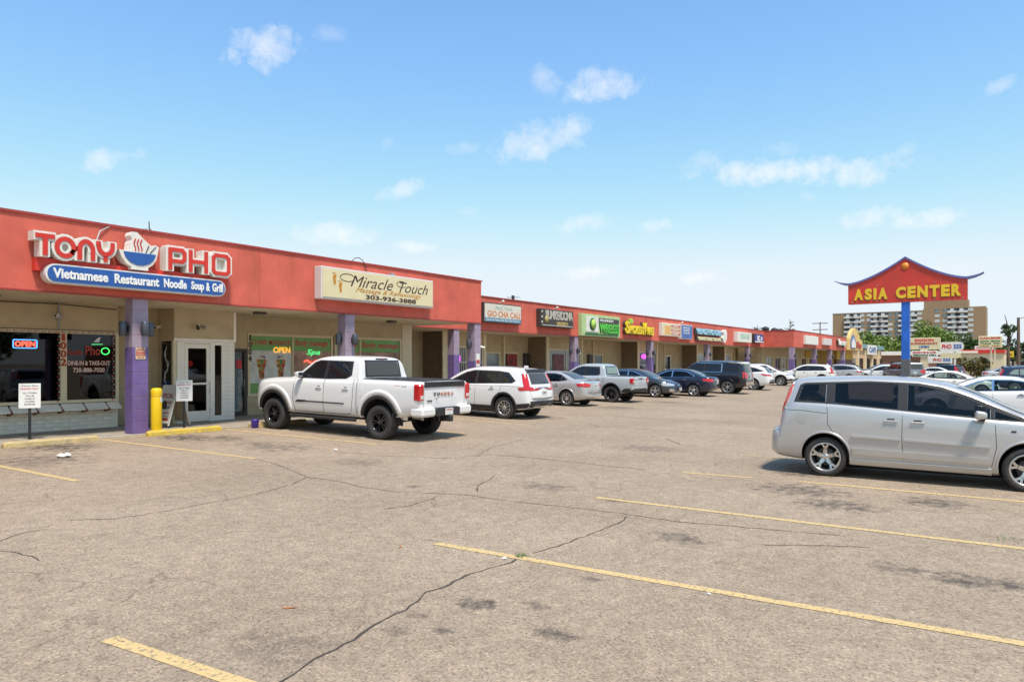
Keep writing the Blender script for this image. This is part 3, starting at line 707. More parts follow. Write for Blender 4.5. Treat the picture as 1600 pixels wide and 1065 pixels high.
# reflexology chart: two soles divided into coloured zones
FC = [mat('foot_orange', (.48, .16, .04), .6), mat('foot_brown', (.20, .08, .03), .6), mat('foot_green', (.10, .26, .08), .6), mat('foot_blue', (.05, .07, .28), .6), mat('foot_red', (.42, .03, .03), .6), mat('foot_yellow', (.55, .36, .05), .6)]
def sole(xc, sgn, wnd):
    rng = random.Random(5); rows = [(1.36, .08), (1.45, .105), (1.55, .105), (1.64, .115), (1.74, .14), (1.83, .17), (1.92, .185), (2.0, .175)]
    for i in range(len(rows) - 1):
        for s in range(3):
            z0, w0 = rows[i]; z1, w1 = rows[i + 1]; a0, a1 = -1 + s * 2 / 3, -1 + (s + 1) * 2 / 3
            c = FC[rng.choice((0, 0, 1, 2, 3, 4, 0, 5) if i > 2 else (0, 0, 0, 1, 0, 1))]
            q = MB(); q.add([(xc + a0 * w0, YG - .004, z0), (xc + a1 * w0, YG - .004, z0), (xc + a1 * w1, YG - .004, z1), (xc + a0 * w1, YG - .004, z1)], [(0, 1, 2, 3)]); q.build('chart_zone', c, wnd, fix=False)
    for k in range(5):
        r = .042 - k * .006; u = xc + sgn * (-.11 + k * .056); z = 2.07 + .03 * math.sin(k * .8) ; q = MB()
        q.add([(u + r * .7 * math.cos(t * .785), YG - .004, z + r * 1.2 * math.sin(t * .785)) for t in range(8)], [list(range(8))]); q.build('chart_toe', FC[(3, 4, 2, 1, 5)[k]], wnd, fix=False)
sole(14.52, -1, wA); sole(15.28, 1, wA)
# columns of section 1
column(b1, 8.63, 17.38); column(b1, 15.23, 17.38, split=2.0); column(b1, 21.70, 17.37, split=2.0)
column(b1, 2.1, 17.38); column(b1, -4.4, 17.38)
settle(b1, (8, 19, .17))
SC = 'dark sconce on the '
sconce(8.63, 17.57, 2.70, (-1, 0), SC + 'side of the bright purple column facing the open sign')
sconce(8.86, 17.38, 2.70, (0, -1), SC + 'front of the bright purple column above the red plate')
sconce(9.01, 17.57, 2.70, (1, 0), SC + 'entry side of the bright purple column')
sconce(15.23, 17.57, 2.62, (-1, 0), SC + 'side of the mauve column below the massage sign')
sconce(15.50, 17.38, 2.62, (0, -1), SC + 'front of the mauve column below the massage sign')
sconce(21.70, 17.56, 2.62, (-1, 0), SC + 'corner column at the end of the tall canopy')

# ---------------------------------------------------------------- section 2: long recessed row of shops
Y2, YB, YR = 21.2, 22.8, 24.0
b2 = empty('shop_building', label='long recessed red stucco row of small shops with purple columns', cat='building', group='connected blocks of the red shopping strip')
fascia(b2, 22.09, 72.5, Y2, [28.4, 35.6, 42.0, 46.4, 52.0, 57.3, 63.0, 68.0])
part('soffit', M_SOFFIT, b2, (21.8, 72.7, Y2 + .285, 24.2, ZF0 - .04, ZF0 + .02))
part('roof', M_ROOF, b2, (21.8, 72.5, Y2 + .3, 42, 4.72, 4.80))
part('wall', M_TAN, b2, (21.71, 72.5, YR + .1, YR + .25, .17, 3.405))
M_DGLASS = mat('dark_shop_glass', (.03, .034, .036), .06, spec=.6)
M_LGLASS = mat('pale_shop_glass', (.22, .25, .24), .08, spec=.6)
# projecting window bays: (x0, x1) with a tan brick cheek facing the lot entrance
bays = [(26.0, 29.3), (35.15, 39.3), (47.2, 50.6), (58.6, 62.2), (65.5, 67.4)]
for i, (a, c) in enumerate(bays):
    part('bay_cheek', M_BRICK, b2, (a + .02, a + .22, YB + .02, YR + .095, .17, 3.40))
    part('bay_wall', M_TAN, b2, (a + .225, c, YB + .02, YB + .16, 2.72, 3.40)); part('bay_wall', M_TAN, b2, (a + .225, c, YB + .02, YB + .16, .17, .55))
    part('bay_cheek', M_BRICK, b2, (c - .2, c, YB + .165, YR + .095, .17, 3.40))
    part('post', M_CREAM, b2, (a - .02, a + .26, YB - .05, YB + .015, .17, 3.40)); part('post', M_CREAM, b2, (c - .12, c + .02, YB - .05, YB + .015, .17, 3.40))
    pane_window(b2, a + .28, c - .14, YB + .02, .55, 2.72, M_DGLASS if i % 2 == 0 else M_LGLASS, M_CREAM, .08, mull=((a + c) / 2 + .2,))
# recessed entrances between the bays
for i, x in enumerate((23.4, 31.6, 33.3, 40.7, 43.6, 52.6, 55.4, 64.2, 69.6)):
    part('jamb', M_CREAM, b2, (x - .72, x - .60, YR - .02, YR + .095, .17, 3.40))
    f = pane_window(b2, x - .58, x + .75, YR + .085, .18, 2.5, (M_DGLASS, M_LGLASS)[i % 2], M_CREAM if i % 3 else M_WHITE, .09, 'door', mull=())
    MB().tube([(x + .55, YR + .03, 1.0), (x + .55, YR - .01, 1.0), (x + .55, YR - .01, 1.3), (x + .55, YR + .03, 1.3)], .012, 6).build('handle', M_GREY, f)
COL2 = (28.35, 35.75, 46.1, 57.1, 67.6)
for i, x in enumerate(COL2[1:]): column(b2, x, Y2 + .02, .40, .16, 2.1 if i % 2 else 1.9)
column(b2, 26.0 - 1.0, Y2 + .02, .38)
settle(b2, (47, 23, .17))
nmc = ('dark neon-barber', 'green phone shop', 'tobacco shop', 'noodle grill', 'small white')
for i, x in enumerate(COL2[1:]):
    wh = ('between the ornate dark sign and the green sign', 'right after the yellow tobacco lettering', 'below the blue grill sign', 'near the end of the recessed row')[i]
    sconce(x, Y2 + .22, 2.6, (-1, 0), 'sconce on the column side ' + wh); sconce(x + .2, Y2 + .02, 2.6, (0, -1), 'sconce on the column front ' + wh)

# ---------------------------------------------------------------- section 3: far wing that steps forward again
Y3 = 18.4
b3 = empty('shop_building', label='far red stucco wing stepping forward beside the yellow gabled shop', cat='building', group='connected blocks of the red shopping strip')
fascia(b3, 72.5, 97.0, Y3, [80, 87, 92])
part('fascia_return', M_RED, b3, (72.5, 72.75, Y3 + .285, Y2 - .02, ZF0, ZF1)); part('return_coping', M_RED2, b3, (72.46, 72.8, Y3 + .34, Y2 - .06, ZF1 + .001, ZF1 + .055))
part('soffit', M_SOFFIT, b3, (72.76, 97, Y3 + .285, 22.2, ZF0 - .04, ZF0 + .02)); part('roof', M_ROOF, b3, (72.8, 97, Y3 + .3, 42, 4.7, 4.8))
part('wall', M_TAN, b3, (73.0, 97, 21.6, 21.8, .17, 3.4), (72.9, 73.1, 21.8, 24.0, .17, 3.4))
M_YEL = mat('ochre_stucco', (.50, .32, .05), .9, vary=.1, vscale=2)
for i, x in enumerate((74.3, 77.5, 80.0, 84.2, 88.6, 92.2)):
    pane_window(b3, x, x + 2.1, 21.59, .6, 2.5, M_DGLASS, M_CREAM, .09, mull=(x + 1,))
part('ochre_panel', M_YEL, b3, (90.2, 96.9, 21.50, 21.585, 2.55, 3.35))
for x in (72.52, 81.5, 89.0, 96.3): column(b3, x, Y3 + .02, .46)
settle(b3, (85, 20, .17))
for i, x in enumerate((72.52, 81.5, 89.0)):
    sconce(x + .2, Y3 + .02, 2.6, (0, -1), 'sconce on the front of the far wing column ' + ('at the forward step', 'beside the plain white sign box', 'beside the script lettering')[i])
# ================================================================== signs on the buildings
M_SRED = mat('sign_red_face', (.62, .035, .022), .35, vary=.06, vscale=4)
M_SWHITE = mat('sign_white_return', (.76, .74, .68), .45, vary=.05, vscale=4, dark=(.52, .48, .4), dscale=3, damt=.4)
M_SBLUE = mat('sign_blue_face', (.022, .10, .36), .35, vary=.06, vscale=3)
M_SLETTER = mat('sign_white_letter', (.82, .82, .80), .45)
def sheetY(q, pts, y0, y1, mi=0): q.prism(pts, y0, y1, lambda u, v, h: (u, h, v), mi); return q
def rrect(x0, x1, z0, z1, r, n=7):
    out = []
    for cx, cz, a0 in ((x1 - r, z1 - r, 0), (x0 + r, z1 - r, 90), (x0 + r, z0 + r, 180), (x1 - r, z0 + r, 270)):
        for i in range(n + 1): a = R(a0 + 90 * i / n); out.append((cx + r * math.cos(a), cz + r * math.sin(a)))
    return out
# ---- big restaurant sign: channel letters, soup bowl, blue name bar
sg = empty('restaurant_sign', label='big red and white letter sign with soup bowl over a blue bar', cat='sign')
YS = 17.0
part('back_rail', M_SRED, sg, (6.48, 11.0, 17.18, 17.34, 3.86, 4.14))
def thick(pl, w):
    """stroke polyline -> list of quads as polygons"""
    out = []
    for a, c in zip(pl, pl[1:]):
        d = Vector((c[0] - a[0], c[1] - a[1])); L = d.length or 1e-6; d /= L; nn = Vector((-d.y, d.x)) * w / 2; e = d * w * .28
        out.append([(a[0] - e.x + nn.x, a[1] - e.y + nn.y), (a[0] - e.x - nn.x, a[1] - e.y - nn.y), (c[0] + e.x - nn.x, c[1] + e.y - nn.y), (c[0] + e.x + nn.x, c[1] + e.y + nn.y)])
    return out
def arc(cx, cz, rx, rz, a0, a1, n=12): return [(cx + rx * math.cos(R(a0 + (a1 - a0) * i / n)), cz + rz * math.sin(R(a0 + (a1 - a0) * i / n))) for i in range(n + 1)]
def glyph(ch):
    """strokes in a unit box, rounded display face as on the sign"""
    return {'T': [[(0, .92), (1, .92)], [(.5, .92), (.5, .06)]],
            'o': [arc(.5, .5, .42, .42, 0, 360, 20)],
            'n': [[(.1, .04), (.1, .5)], arc(.5, .5, .4, .42, 180, 0, 12), [(.9, .5), (.9, .04)]],
            'y': [[(.05, .94), (.05, .86)], arc(.5, .80, .42, .42, 180, 270, 8), arc(.5, .80, .42, .42, 270, 360, 8), [(.92, .80), (.92, .94)], [(.5, .4), (.5, .05)]],
            'P': [[(.1, .04), (.1, .92)], [(.1, .92), (.78, .92), (.9, .8), (.9, .52), (.78, .4), (.1, .4)]],
            'H': [[(.1, .04), (.1, .96)], [(.9, .04), (.9, .96)], [(.1, .48), (.9, .48)]],
            'O': [[(.22, .08), (.78, .08), (.9, .2), (.9, .8), (.78, .92), (.22, .92), (.1, .8), (.1, .2), (.22, .08)]]}[ch]
for ch, x0, x1, z0, z1 in (('T', 6.44, 6.76, 4.17, 4.62), ('o', 6.80, 7.20, 4.17, 4.61), ('n', 7.25, 7.60, 4.17, 4.61), ('y', 7.66, 8.02, 4.17, 4.62),
                           ('P', 9.30, 9.76, 4.16, 4.70), ('H', 9.82, 10.34, 4.16, 4.70), ('O', 10.44, 10.98, 4.15, 4.70)):
    body = MB(); face = MB(); k = 0
    for st in glyph(ch):
        pl = [(x0 + u * (x1 - x0), z0 + v * (z1 - z0)) for u, v in st]
        for quad in thick(pl, .198): sheetY(body, quad, YS + .005 + k * .0006, 17.30); k += 1
        for quad in thick(pl, .096): sheetY(face, quad, YS - .022 + k * .0006, YS + .0); k += 1
    if ch in 'oPO': sheetY(body, rrect(x0 + .03, x1 - .03, z0 + (.2 if ch == 'P' else .05), z1 - .05, .1), 17.14, 17.28)
    b_ = body.build('letter', M_SWHITE, sg); face.build('letter_face', M_SRED, b_)
# bowl of noodles
q = MB(); pts = [(8.14, 4.50), (8.20, 4.34), (8.30, 4.20), (8.42, 4.14), (8.42, 4.07), (8.82, 4.07), (8.82, 4.14), (8.93, 4.22), (9.02, 4.36), (9.05, 4.50), (9.08, 4.66), (9.0, 4.70), (8.88, 4.68), (8.70, 4.82), (8.56, 4.95), (8.44, 4.95), (8.40, 4.86), (8.44, 4.78), (8.40, 4.68), (8.38, 4.50)]
bowl = sheetY(q, pts, YS + .02, 17.3).build('bowl', M_SWHITE, sg)
sheetY(MB(), [(8.24, 4.47), (8.29, 4.34), (8.40, 4.23), (8.55, 4.18), (8.70, 4.18), (8.85, 4.24), (8.95, 4.34), (9.0, 4.47)], YS + .005, YS + .019).build('bowl_face', M_SBLUE, bowl)
for k in range(3):
    pl = [(8.50 + k * .075 + .02 * math.sin(t * 1.1 + .6), 4.52 + t * .045) for t in range(7)]
    q = MB()
    for quad in thick(pl, .022): sheetY(q, quad, YS + .006, YS + .019)
    q.build('steam_line', M_SRED, bowl)
for (a, c) in (((8.76, 4.49), (8.83, 4.66)), ((8.86, 4.49), (9.0, 4.66))):
    q = MB(); [sheetY(q, quad, YS + .006, YS + .019) for quad in thick([a, c], .014)]; q.build('chopstick', M_BLACK, bowl)
# blue bar
bar = sheetY(MB(), rrect(6.62, 10.86, 3.60, 4.02, .2), YS + .04, 17.3).build('name_bar', M_SWHITE, sg)
sheetY(MB(), rrect(6.66, 10.83, 3.632, 3.988, .172), YS + .02, YS + .039).build('name_bar_face', M_SBLUE, bar)
for wd, a, c in (('Vietnamese', 6.76, 7.90), ('Restaurant', 8.04, 9.08), ('Noodle', 9.20, 9.78), ('Soup', 9.90, 10.24), ('&', 10.30, 10.40), ('Grill', 10.47, 10.77)):
    lo = 3.66 if 'p' in wd else 3.71
    text('lettering', wd, a, c, lo, 3.93, -(YS + .006), M_SLETTER, bar, bold=.035, depth=.012)
settle(sg, (8.7, 17.2, 3.6))

# ---- massage sign box
M_SCREAM = mat('sign_cream_face', (.70, .62, .38), .4, vary=.04, vscale=3, dark=(.6, .5, .28), dscale=1.2, damt=.4); M_SGREY = mat('sign_pale_case', (.62, .58, .56), .5)
M_SBRN = mat('sign_dark_brown', (.055, .022, .018), .5); M_SORG = mat('sign_orange_brown', (.50, .22, .025), .5)
mt = empty('massage_sign', label='long cream box sign with brown footprints and script lettering', cat='sign')
YM2 = 17.0
part('case', M_SGREY, mt, (13.98, 18.92, YM2 + .02, 17.34, 3.80, 4.77), b=.015); part('face', M_SCREAM, mt, (14.03, 18.87, YM2, YM2 + .018, 3.86, 4.71))
wv = -(YM2 - .006)
text('script_lettering', 'Miracle', 15.1, 16.92, 4.25, 4.60, wv, M_SBRN, mt, shear=.42, bold=-.004, depth=.006)
text('script_lettering', 'Touch', 17.22, 18.62, 4.24, 4.58, wv, M_SBRN, mt, shear=.42, bold=-.004, depth=.006)
text('script_lettering', 'Massage & Reflexology', 15.30, 18.30, 4.05, 4.24, wv, M_SORG, mt, shear=.45, depth=.006)
text('phone_lettering', '303-936-3888', 15.72, 18.02, 3.89, 4.04, wv, M_SBRN, mt, bold=.03, depth=.006)
def swirl(pts, w, m, root, y):
    q = MB(); [sheetY(q, quad, y - .005, y - .001) for quad in thick(pts, w)]; q.build('flourish', m, root)
swirl(arc(14.98, 4.50, .30, .115, 20, 330, 22), .022, M_SBRN, mt, YM2)
swirl(arc(17.32, 4.50, .22, .10, 60, 330, 18), .02, M_SBRN, mt, YM2)
for (cx, cz, r) in ((14.47, 4.42, .12), (14.70, 4.20, .12)):
    q = MB(); pts = [(cx - .03, cz - .17), (cx + .035, cz - .17), (cx + .05, cz - .08), (cx + .03, cz), (cx + .065, cz + .09), (cx + .04, cz + .13), (cx - .05, cz + .12), (cx - .07, cz + .05), (cx - .05, cz - .06)]
    sheetY(q, pts, YM2 - .006, YM2 - .001)
    for k in range(5):
        u, v, s = cx - .065 + k * .034, cz + .155 + .025 * math.sin(k * .9 + .3), .019 - .0022 * k
        sheetY(q, [(u + s * .8 * math.cos(R(60 * t)), v + s * 1.5 * math.sin(R(60 * t))) for t in range(6)], YM2 - .006, YM2 - .001)
    q.build('footprint', M_SORG, mt)
settle(mt, (16.45, 17.2, 3.8))
MB().tube([(16.0, 17.25, 4.77), (16.0, 17.3, 4.95), (15.9, 17.32, 5.16), (15.75, 17.35, 5.24), (15.58, 17.36, 5.2), (15.5, 17.4, 5.1)], .012, 6).build('sign_cable', M_BLACK)
tag(bpy.data.objects['sign_cable'], 'black looped cable rising from the cream massage sign over the roof edge', 'cable')
o = MB().tube([(7.75, 17.25, 4.66), (7.85, 17.3, 4.9), (8.05, 17.33, 5.03), (8.2, 17.36, 5.12)], .018, 6).build('sign_conduit', M_GREY); tag(o, 'thin conduit from the big restaurant letters up over the coping', 'conduit')
o = part('sign_bracket', M_GREY, None, (17.0, 17.14, 17.12, 17.3, 4.772, 4.86), b=.01); tag(o, 'small metal bracket box on top of the cream massage sign', 'bracket')

# ---- small box signs of the recessed row
def box_sign(name, x0, x1, z0, z1, y, depth, case, face, label, cat='sign', group=None):
    r = empty(name, label=label, cat=cat, group=group)
    part('case', case, r, (x0, x1, y + .012, y + depth, z0, z1), b=.012); fc = part('face', face, r, (x0 + .05, x1 - .05, y, y + .011, z0 + .05, z1 - .05)); return r
YQ = 20.92; DQ = .27
M_CASE = mat('sign_dark_case', (.05, .045, .04), .5); M_FADED = mat('sign_faded_face', (.68, .64, .55), .45, vary=.05, vscale=3, dark=(.52, .47, .36), dscale=1.5, damt=.5)
M_FGREEN = mat('sign_faded_green', (.28, .42, .36), .5); M_FORG = mat('sign_faded_orange', (.56, .20, .07), .5); M_TEAL = mat('sign_teal_band', (.05, .20, .31), .5)
s = box_sign('shop_sign', 26.85, 29.95, 3.83, 4.78, YQ, DQ, M_CASE, M_FADED, 'faded white box sign with orange serif lettering and teal bottom band')
text('lettering', 'PHUC TUNG', 27.75, 29.15, 4.46, 4.64, -(YQ - .004), M_FGREEN, s, bold=.02, depth=.006)
text('lettering', 'GIO CHA CALI', 27.1, 29.8, 4.10, 4.40, -(YQ - .004), M_FORG, s, bold=.03, depth=.006)
part('band', M_TEAL, s, (26.91, 29.89, YQ - .004, YQ - .0005, 3.89, 4.06)); text('lettering', 'Gourmet Asian Deli Gio Cha Food Co', 27.0, 29.8, 3.92, 4.03, -(YQ - .008), M_SLETTER, s, depth=.004, shear=.2)
settle(s, (28.4, 21.05, 3.83))
# ornate dark sign
M_ORN = mat('ornate_silver', (.48, .45, .38), .4, metal=.2, vary=.3, vscale=8); M_ORNG = mat('ornate_gold', (.42, .32, .11), .45, vary=.3, vscale=6)
s = box_sign('shop_sign', 31.7, 35.1, 3.82, 4.78, YQ, DQ, M_CASE, M_CASE, 'ornate black sign with crowded silver and gold lettering')
text('lettering', 'BUNKERDONA', 32.2, 35.0, 4.22, 4.72, -(YQ - .03), M_ORN, s, bold=.035, depth=.03, space=.85)
text('lettering', 'BARBER', 33.3, 34.5, 3.92, 4.14, -(YQ - .03), M_ORNG, s, bold=.03, depth=.03)
q = MB(); q.lathe([(0, 0), (.2, .0), (.2, .03), (0, .03)], 14, 'y', (32.3, YQ - .034, 4.22)); q.build('medallion', M_ORNG, s)
q = MB(); q.tube([(31.85, YQ - .02, 3.9), (34.95, YQ - .02, 3.9)], .03, 6); q.build('bottom_trim', M_ORN, s)
for k in range(3): MB().lathe([(0, 0), (.07, 0), (.07, .03), (0, .03)], 10, 'y', (31.83, YQ - .034, 4.05 + k * .28)).build('scroll', M_ORN, s)
settle(s, (33.4, 21.05, 3.82))
# green phone shop sign
M_LIME = mat('sign_pale_green', (.42, .58, .27), .5, vary=.06, vscale=3); M_GRN = mat('sign_bright_green', (.08, .50, .05), .45); M_DGRN = mat('sign_dark_green', (.02, .12, .03), .5)
s = box_sign('shop_sign', 36.05, 40.85, 3.46, 4.76, YQ, DQ, M_LIME, M_LIME, 'pale green board sign with bright green phone shop lettering')
part('logo_panel', M_SWHITE, s, (36.5, 37.95, YQ - .05, YQ - .001, 3.72, 4.62)); q = MB(); q.lathe([(0, 0), (.36, 0), (.36, .03), (0, .03)], 20, 'y', (37.2, YQ - .085, 4.18)); q.build('logo_disc', M_DGRN, s)
q = MB(); q.lathe([(0, 0), (.29, 0), (.29, .02), (0, .02)], 20, 'y', (37.28, YQ - .108, 4.18)); q.build('logo_inner', mat('sign_lime', (.42, .62, .12), .5), s)
part('name_strip', M_CASE, s, (37.98, 40.6, YQ - .05, YQ - .001, 4.32, 4.58)); text('lettering', 'MILLENNIUM', 38.1, 39.8, 4.38, 4.52, -(YQ - .06), M_SLETTER, s, bold=.02, depth=.008)
text('letter_shadow', 'WIRELESS', 38.05, 40.66, 3.66, 4.28, -(YQ - .03), M_CASE, s, bold=.07, depth=.028, space=.95); text('lettering', 'WIRELESS', 38.1, 40.62, 3.70, 4.26, -(YQ - .07), M_GRN, s, bold=.03, depth=.038, space=.95)
part('under_strip', M_DGRN, s, (36.4, 40.5, YQ - .03, YQ - .001, 3.55, 3.63)); settle(s, (38.4, 21.05, 3.46))
# yellow tobacco letters mounted straight on the fascia
M_YLET = mat('sign_yellow_letter', (.80, .58, .01), .4); M_LLEAF = mat('sign_leaf_green', (.35, .65, .08), .5)
s = empty('shop_sign', label='raised yellow SMOKES and VAPES lettering with a green leaf', cat='sign')
for wd, a, c, z1 in (('S', 41.75, 42.35, 4.60), ('MOKES', 42.38, 44.15, 4.34), ('&', 44.2, 44.45, 4.28), ('V', 44.35, 44.9, 4.60), ('APES', 44.93, 46.02, 4.34)):
    text('letter_return', wd, a - .05, c - .02, 3.74, z1 + .02, -(YQ + .12), M_CASE, s, bold=.07, depth=.15); text('lettering', wd, a, c, 3.78, z1, -(YQ + .03), M_YLET, s, bold=.045, depth=.085)
q = MB()
for k in range(5): a = R(40 + k * 25); sheetY(q, [(42.55, 4.42), (42.55 + .26 * math.cos(a) - .05 * math.sin(a), 4.42 + .26 * math.sin(a) + .05 * math.cos(a)), (42.55 + .36 * math.cos(a), 4.42 + .36 * math.sin(a)), (42.55 + .26 * math.cos(a) + .05 * math.sin(a), 4.42 + .26 * math.sin(a) - .05 * math.cos(a))], YQ + .03 + .002 * k, YQ + .2)
q.build('leaf_emblem', M_LLEAF, s); settle(s, (43.9, 21.05, 3.74))
# directory panels
M_SORG2 = mat('sign_orange_print', (.70, .40, .12), .5, vary=.25, vscale=3); M_SRED2 = mat('sign_brick_red', (.45, .06, .04), .5); M_SBL2 = mat('sign_blue_print', (.06, .14, .38), .45, vary=.35, vscale=2.2)
s = box_sign('shop_sign', 47.3, 50.6, 3.82, 4.74, YQ, DQ, M_SWHITE, M_SCREAM, 'cream box sign with orange print and three brick red strips')
part('print', M_SORG2, s, (47.75, 48.75, YQ - .004, YQ - .0005, 3.92, 4.55))
for k in range(3):
    part('strip', M_SRED2, s, (48.9, 50.5, YQ - .004, YQ - .0005, 3.90 + k * .28, 4.08 + k * .28)); text('lettering', ('BAKERY', 'BANH MI', 'SUPPLY')[k], 49.1, 50.3, 3.93 + k * .28, 4.05 + k * .28, -(YQ - .008), M_SLETTER, s, bold=.02, depth=.004)
settle(s, (48.9, 21.05, 3.82))
s = box_sign('shop_sign', 50.75, 52.95, 3.68, 4.76, YQ, DQ, M_SGREY, M_SBL2, 'square blue printed sign beside the cream and red one')
for k, wd in enumerate(('TAX', 'TRAVEL', 'SERVICE')): text('lettering', wd, 51.1, 52.4, 4.08 + k * .19, 4.2 + k * .19, -(YQ - .006), M_SLETTER, s, bold=.02, depth=.005)
settle(s, (51.8, 21.05, 3.68))
# noodle grill letters
M_SKYB = mat('sign_sky_blue', (.30, .55, .68), .45); s = empty('shop_sign', label='two-row noodle grill sign, sky blue letters over cream ones on black', cat='sign')
part('upper_backing', M_CASE, s, (53.8, 59.6, YQ + .1, YQ + DQ, 4.12, 4.62)); part('lower_backing', M_CASE, s, (54.1, 59.6, YQ + .1, YQ + DQ, 3.64, 4.02))
text('lettering', 'VILLAGE PHO GRILL', 53.9, 59.6, 4.15, 4.62, -(YQ + .02), M_SKYB, s, bold=.045, depth=.07, space=.92); text('lettering', "VINNY'S BEST BOWL", 54.2, 59.5, 3.68, 3.97, -(YQ + .03), M_SCREAM, s, bold=.045, depth=.06, space=.92)
q = MB(); sheetY(q, [(59.65, 4.0), (60.0, 3.62), (60.35, 3.6), (60.7, 3.9), (60.8, 4.45), (60.5, 4.72), (60.3, 4.5), (60.1, 4.7), (59.8, 4.5), (59.9, 4.25)], YQ, YQ + .2); q.build('mascot_panel', M_SWHITE, s)
settle(s, (57, 21.05, 3.64))
s = box_sign('shop_sign', 63.2, 67.2, 3.75, 4.66, YQ - .12, DQ + .12, M_SWHITE, M_SWHITE, 'plain white box sign with pale green picture at the end of the row'); part('print', mat('sign_pale_print', (.45, .58, .48), .5, vary=.3, vscale=3), s, (63.9, 66.5, YQ - .125, YQ - .121, 4.05, 4.55)); settle(s, (65.2, 21, 3.75))
s = box_sign('shop_sign', 68.1, 70.9, 3.78, 4.64, YQ - .12, DQ + .12, M_CASE, M_SBLUE, 'small dark blue box sign with white letter K'); text('lettering', 'K', 68.9, 69.9, 3.98, 4.5, -(YQ - .126), M_SLETTER, s, bold=.06, depth=.004); text('lettering', 'S', 69.9, 70.5, 4.05, 4.4, -(YQ - .126), M_SLETTER, s, bold=.05, depth=.004)
part('band', M_SWHITE, s, (68.2, 70.8, YQ - .124, YQ - .1205, 3.84, 3.95)); settle(s, (69.5, 21, 3.78))
# far wing signs
Y3S = 18.12
s = box_sign('shop_sign', 76.1, 81.4, 3.78, 4.68, Y3S, DQ, M_SWHITE, M_SWHITE, 'wide blank white box sign on the far wing'); settle(s, (78.7, 18.3, 3.8))
s = box_sign('shop_sign', 84.1, 87.9, 3.88, 4.6, Y3S, DQ, M_SWHITE, M_SGREY, 'small blank white box sign on the far wing'); settle(s, (86, 18.3, 3.9))
s = empty('shop_sign', label='black and silver script lettering sign next to the yellow gable', cat='sign'); text('lettering', 'Yummy', 91.6, 96.2, 3.8, 4.75, -(Y3S + .02), M_SWHITE, s, bold=.03, shear=.3, depth=.08); text('letter_return', 'Yummy', 91.4, 96.0, 3.72, 4.7, -(Y3S + .12), M_CASE, s, bold=.06, shear=.3, depth=.1); settle(s, (94, 18.3, 3.8))
# little lamps above the recessed row signs
for i, x in enumerate((28.4, 33.4, 51.0)):
    o = MB().tube([(x, 21.19, 4.82), (x, 20.98, 4.92)], .02, 6).lathe([(.03, 4.86), (.09, 4.93), (.03, 4.97), (0, 4.975)], 8, 'z', (x, 20.95, 0)).build('sign_lamp', M_WHITE)
    tag(o, ('small white lamp over the faded serif sign', 'small white lamp over the ornate black sign', 'small white lamp over the cream and red strip sign')[i], 'lamp', 'little lamps above the shop signs')

# ================================================================== things on the restaurant front
M_NEONR = mat('neon_red', (1.0, .07, .04), .5, emit=2.2); M_NEONB = mat('neon_blue', (.08, .35, 1.0), .5, emit=1.6); M_NEONG = mat('neon_green', (.1, .9, .25), .5, emit=.5)
M_NEONO = mat('neon_orange', (1.0, .45, .05), .5, emit=.6); M_NEONP = mat('neon_pink', (.9, .12, .9), .5, emit=.7); M_NEONC = mat('neon_cyan', (.3, .85, .9), .5, emit=1.0)
s = empty('open_sign', label='neon OPEN sign with blue border in the restaurant window', cat='sign'); yy = YW - .02
part('board', M_BLACK, s, (6.96, 7.52, yy - .004, yy + .022, 2.22, 2.46)); q = MB(); P4 = rrect(6.985, 7.495, 2.24, 2.44, .03, 3); q.tube([(u, yy - .016, v) for u, v in P4] + [(P4[0][0], yy - .016, P4[0][1])], .010, 6); q.build('border_tube', M_NEONB, s)
text('neon_letters', 'OPEN', 7.02, 7.46, 2.275, 2.405, -(yy - .012), M_NEONR, s, bold=.03, depth=.012); settle(s, (7.24, yy, 2.22))
w0 = -(YW - .001)
s = empty('window_lettering', label='white take-out and phone lettering on the restaurant window', cat='lettering'); M_VLET = mat('vinyl_cream_letters', (.72, .62, .52), .6); M_VRED = mat('vinyl_dark_red', (.36, .04, .02), .6)
for tx, a, c, z0, z1 in (('DINE-IN & TAKE-OUT', 8.21, 9.23, 1.82, 1.93), ('720-888-7020', 8.33, 9.10, 1.64, 1.75)):
    text('letter_outline', tx, a - .008, c + .008, z0 - .012, z1 + .012, w0 + .002, M_VRED, s, bold=.05, depth=.0015); text('lettering', tx, a, c, z0, z1, w0 + .005, M_VLET, s, bold=.015, depth=.0015)
settle(s, (8.7, YW, 1.64))
s = empty('window_lettering', label='dark red restaurant name with green bowl drawing on the restaurant window', cat='lettering')
text('lettering', 'Noodle', 8.17, 8.55, 2.08, 2.22, w0 + .003, M_VRED, s, bold=.02, depth=.0015); text('lettering', 'Pho', 8.62, 9.0, 2.08, 2.32, w0 + .003, M_VRED, s, bold=.03, depth=.0015)
q = MB(); [sheetY(q, quad, YW - .004, YW - .002) for quad in thick(arc(9.12, 2.19, .10, .085, 0, 360, 18), .022)]; q.build('bowl_outline', M_NEONG, s)
q = MB(); [sheetY(q, quad, YW - .004, YW - .002) for quad in thick([(8.78, 2.36), (9.05, 2.37)], .016)]; q.build('hat_brim', M_NEONG, s)
q = MB(); sheetY(q, [(8.82, 2.42), (8.92, 2.52), (9.0, 2.56), (8.96, 2.42)], YW - .004, YW - .002); q.build('hat', M_VWHITE, s); settle(s, (8.7, YW, 2.0))
def number(txt, x0, x1, z_top, h, y, m, label):
    s = empty('house_number', label=label, cat='number')
    for k, ch in enumerate(txt): text('digit', ch, x0 + (.03 if ch == '1' else 0), x1 - (.03 if ch == '1' else 0), z_top - (k + 1) * h + .025, z_top - k * h, -(y - .012), m, s, bold=.03, depth=.012)
    settle(s, ((x0 + x1) / 2, y, z_top - 4 * h))
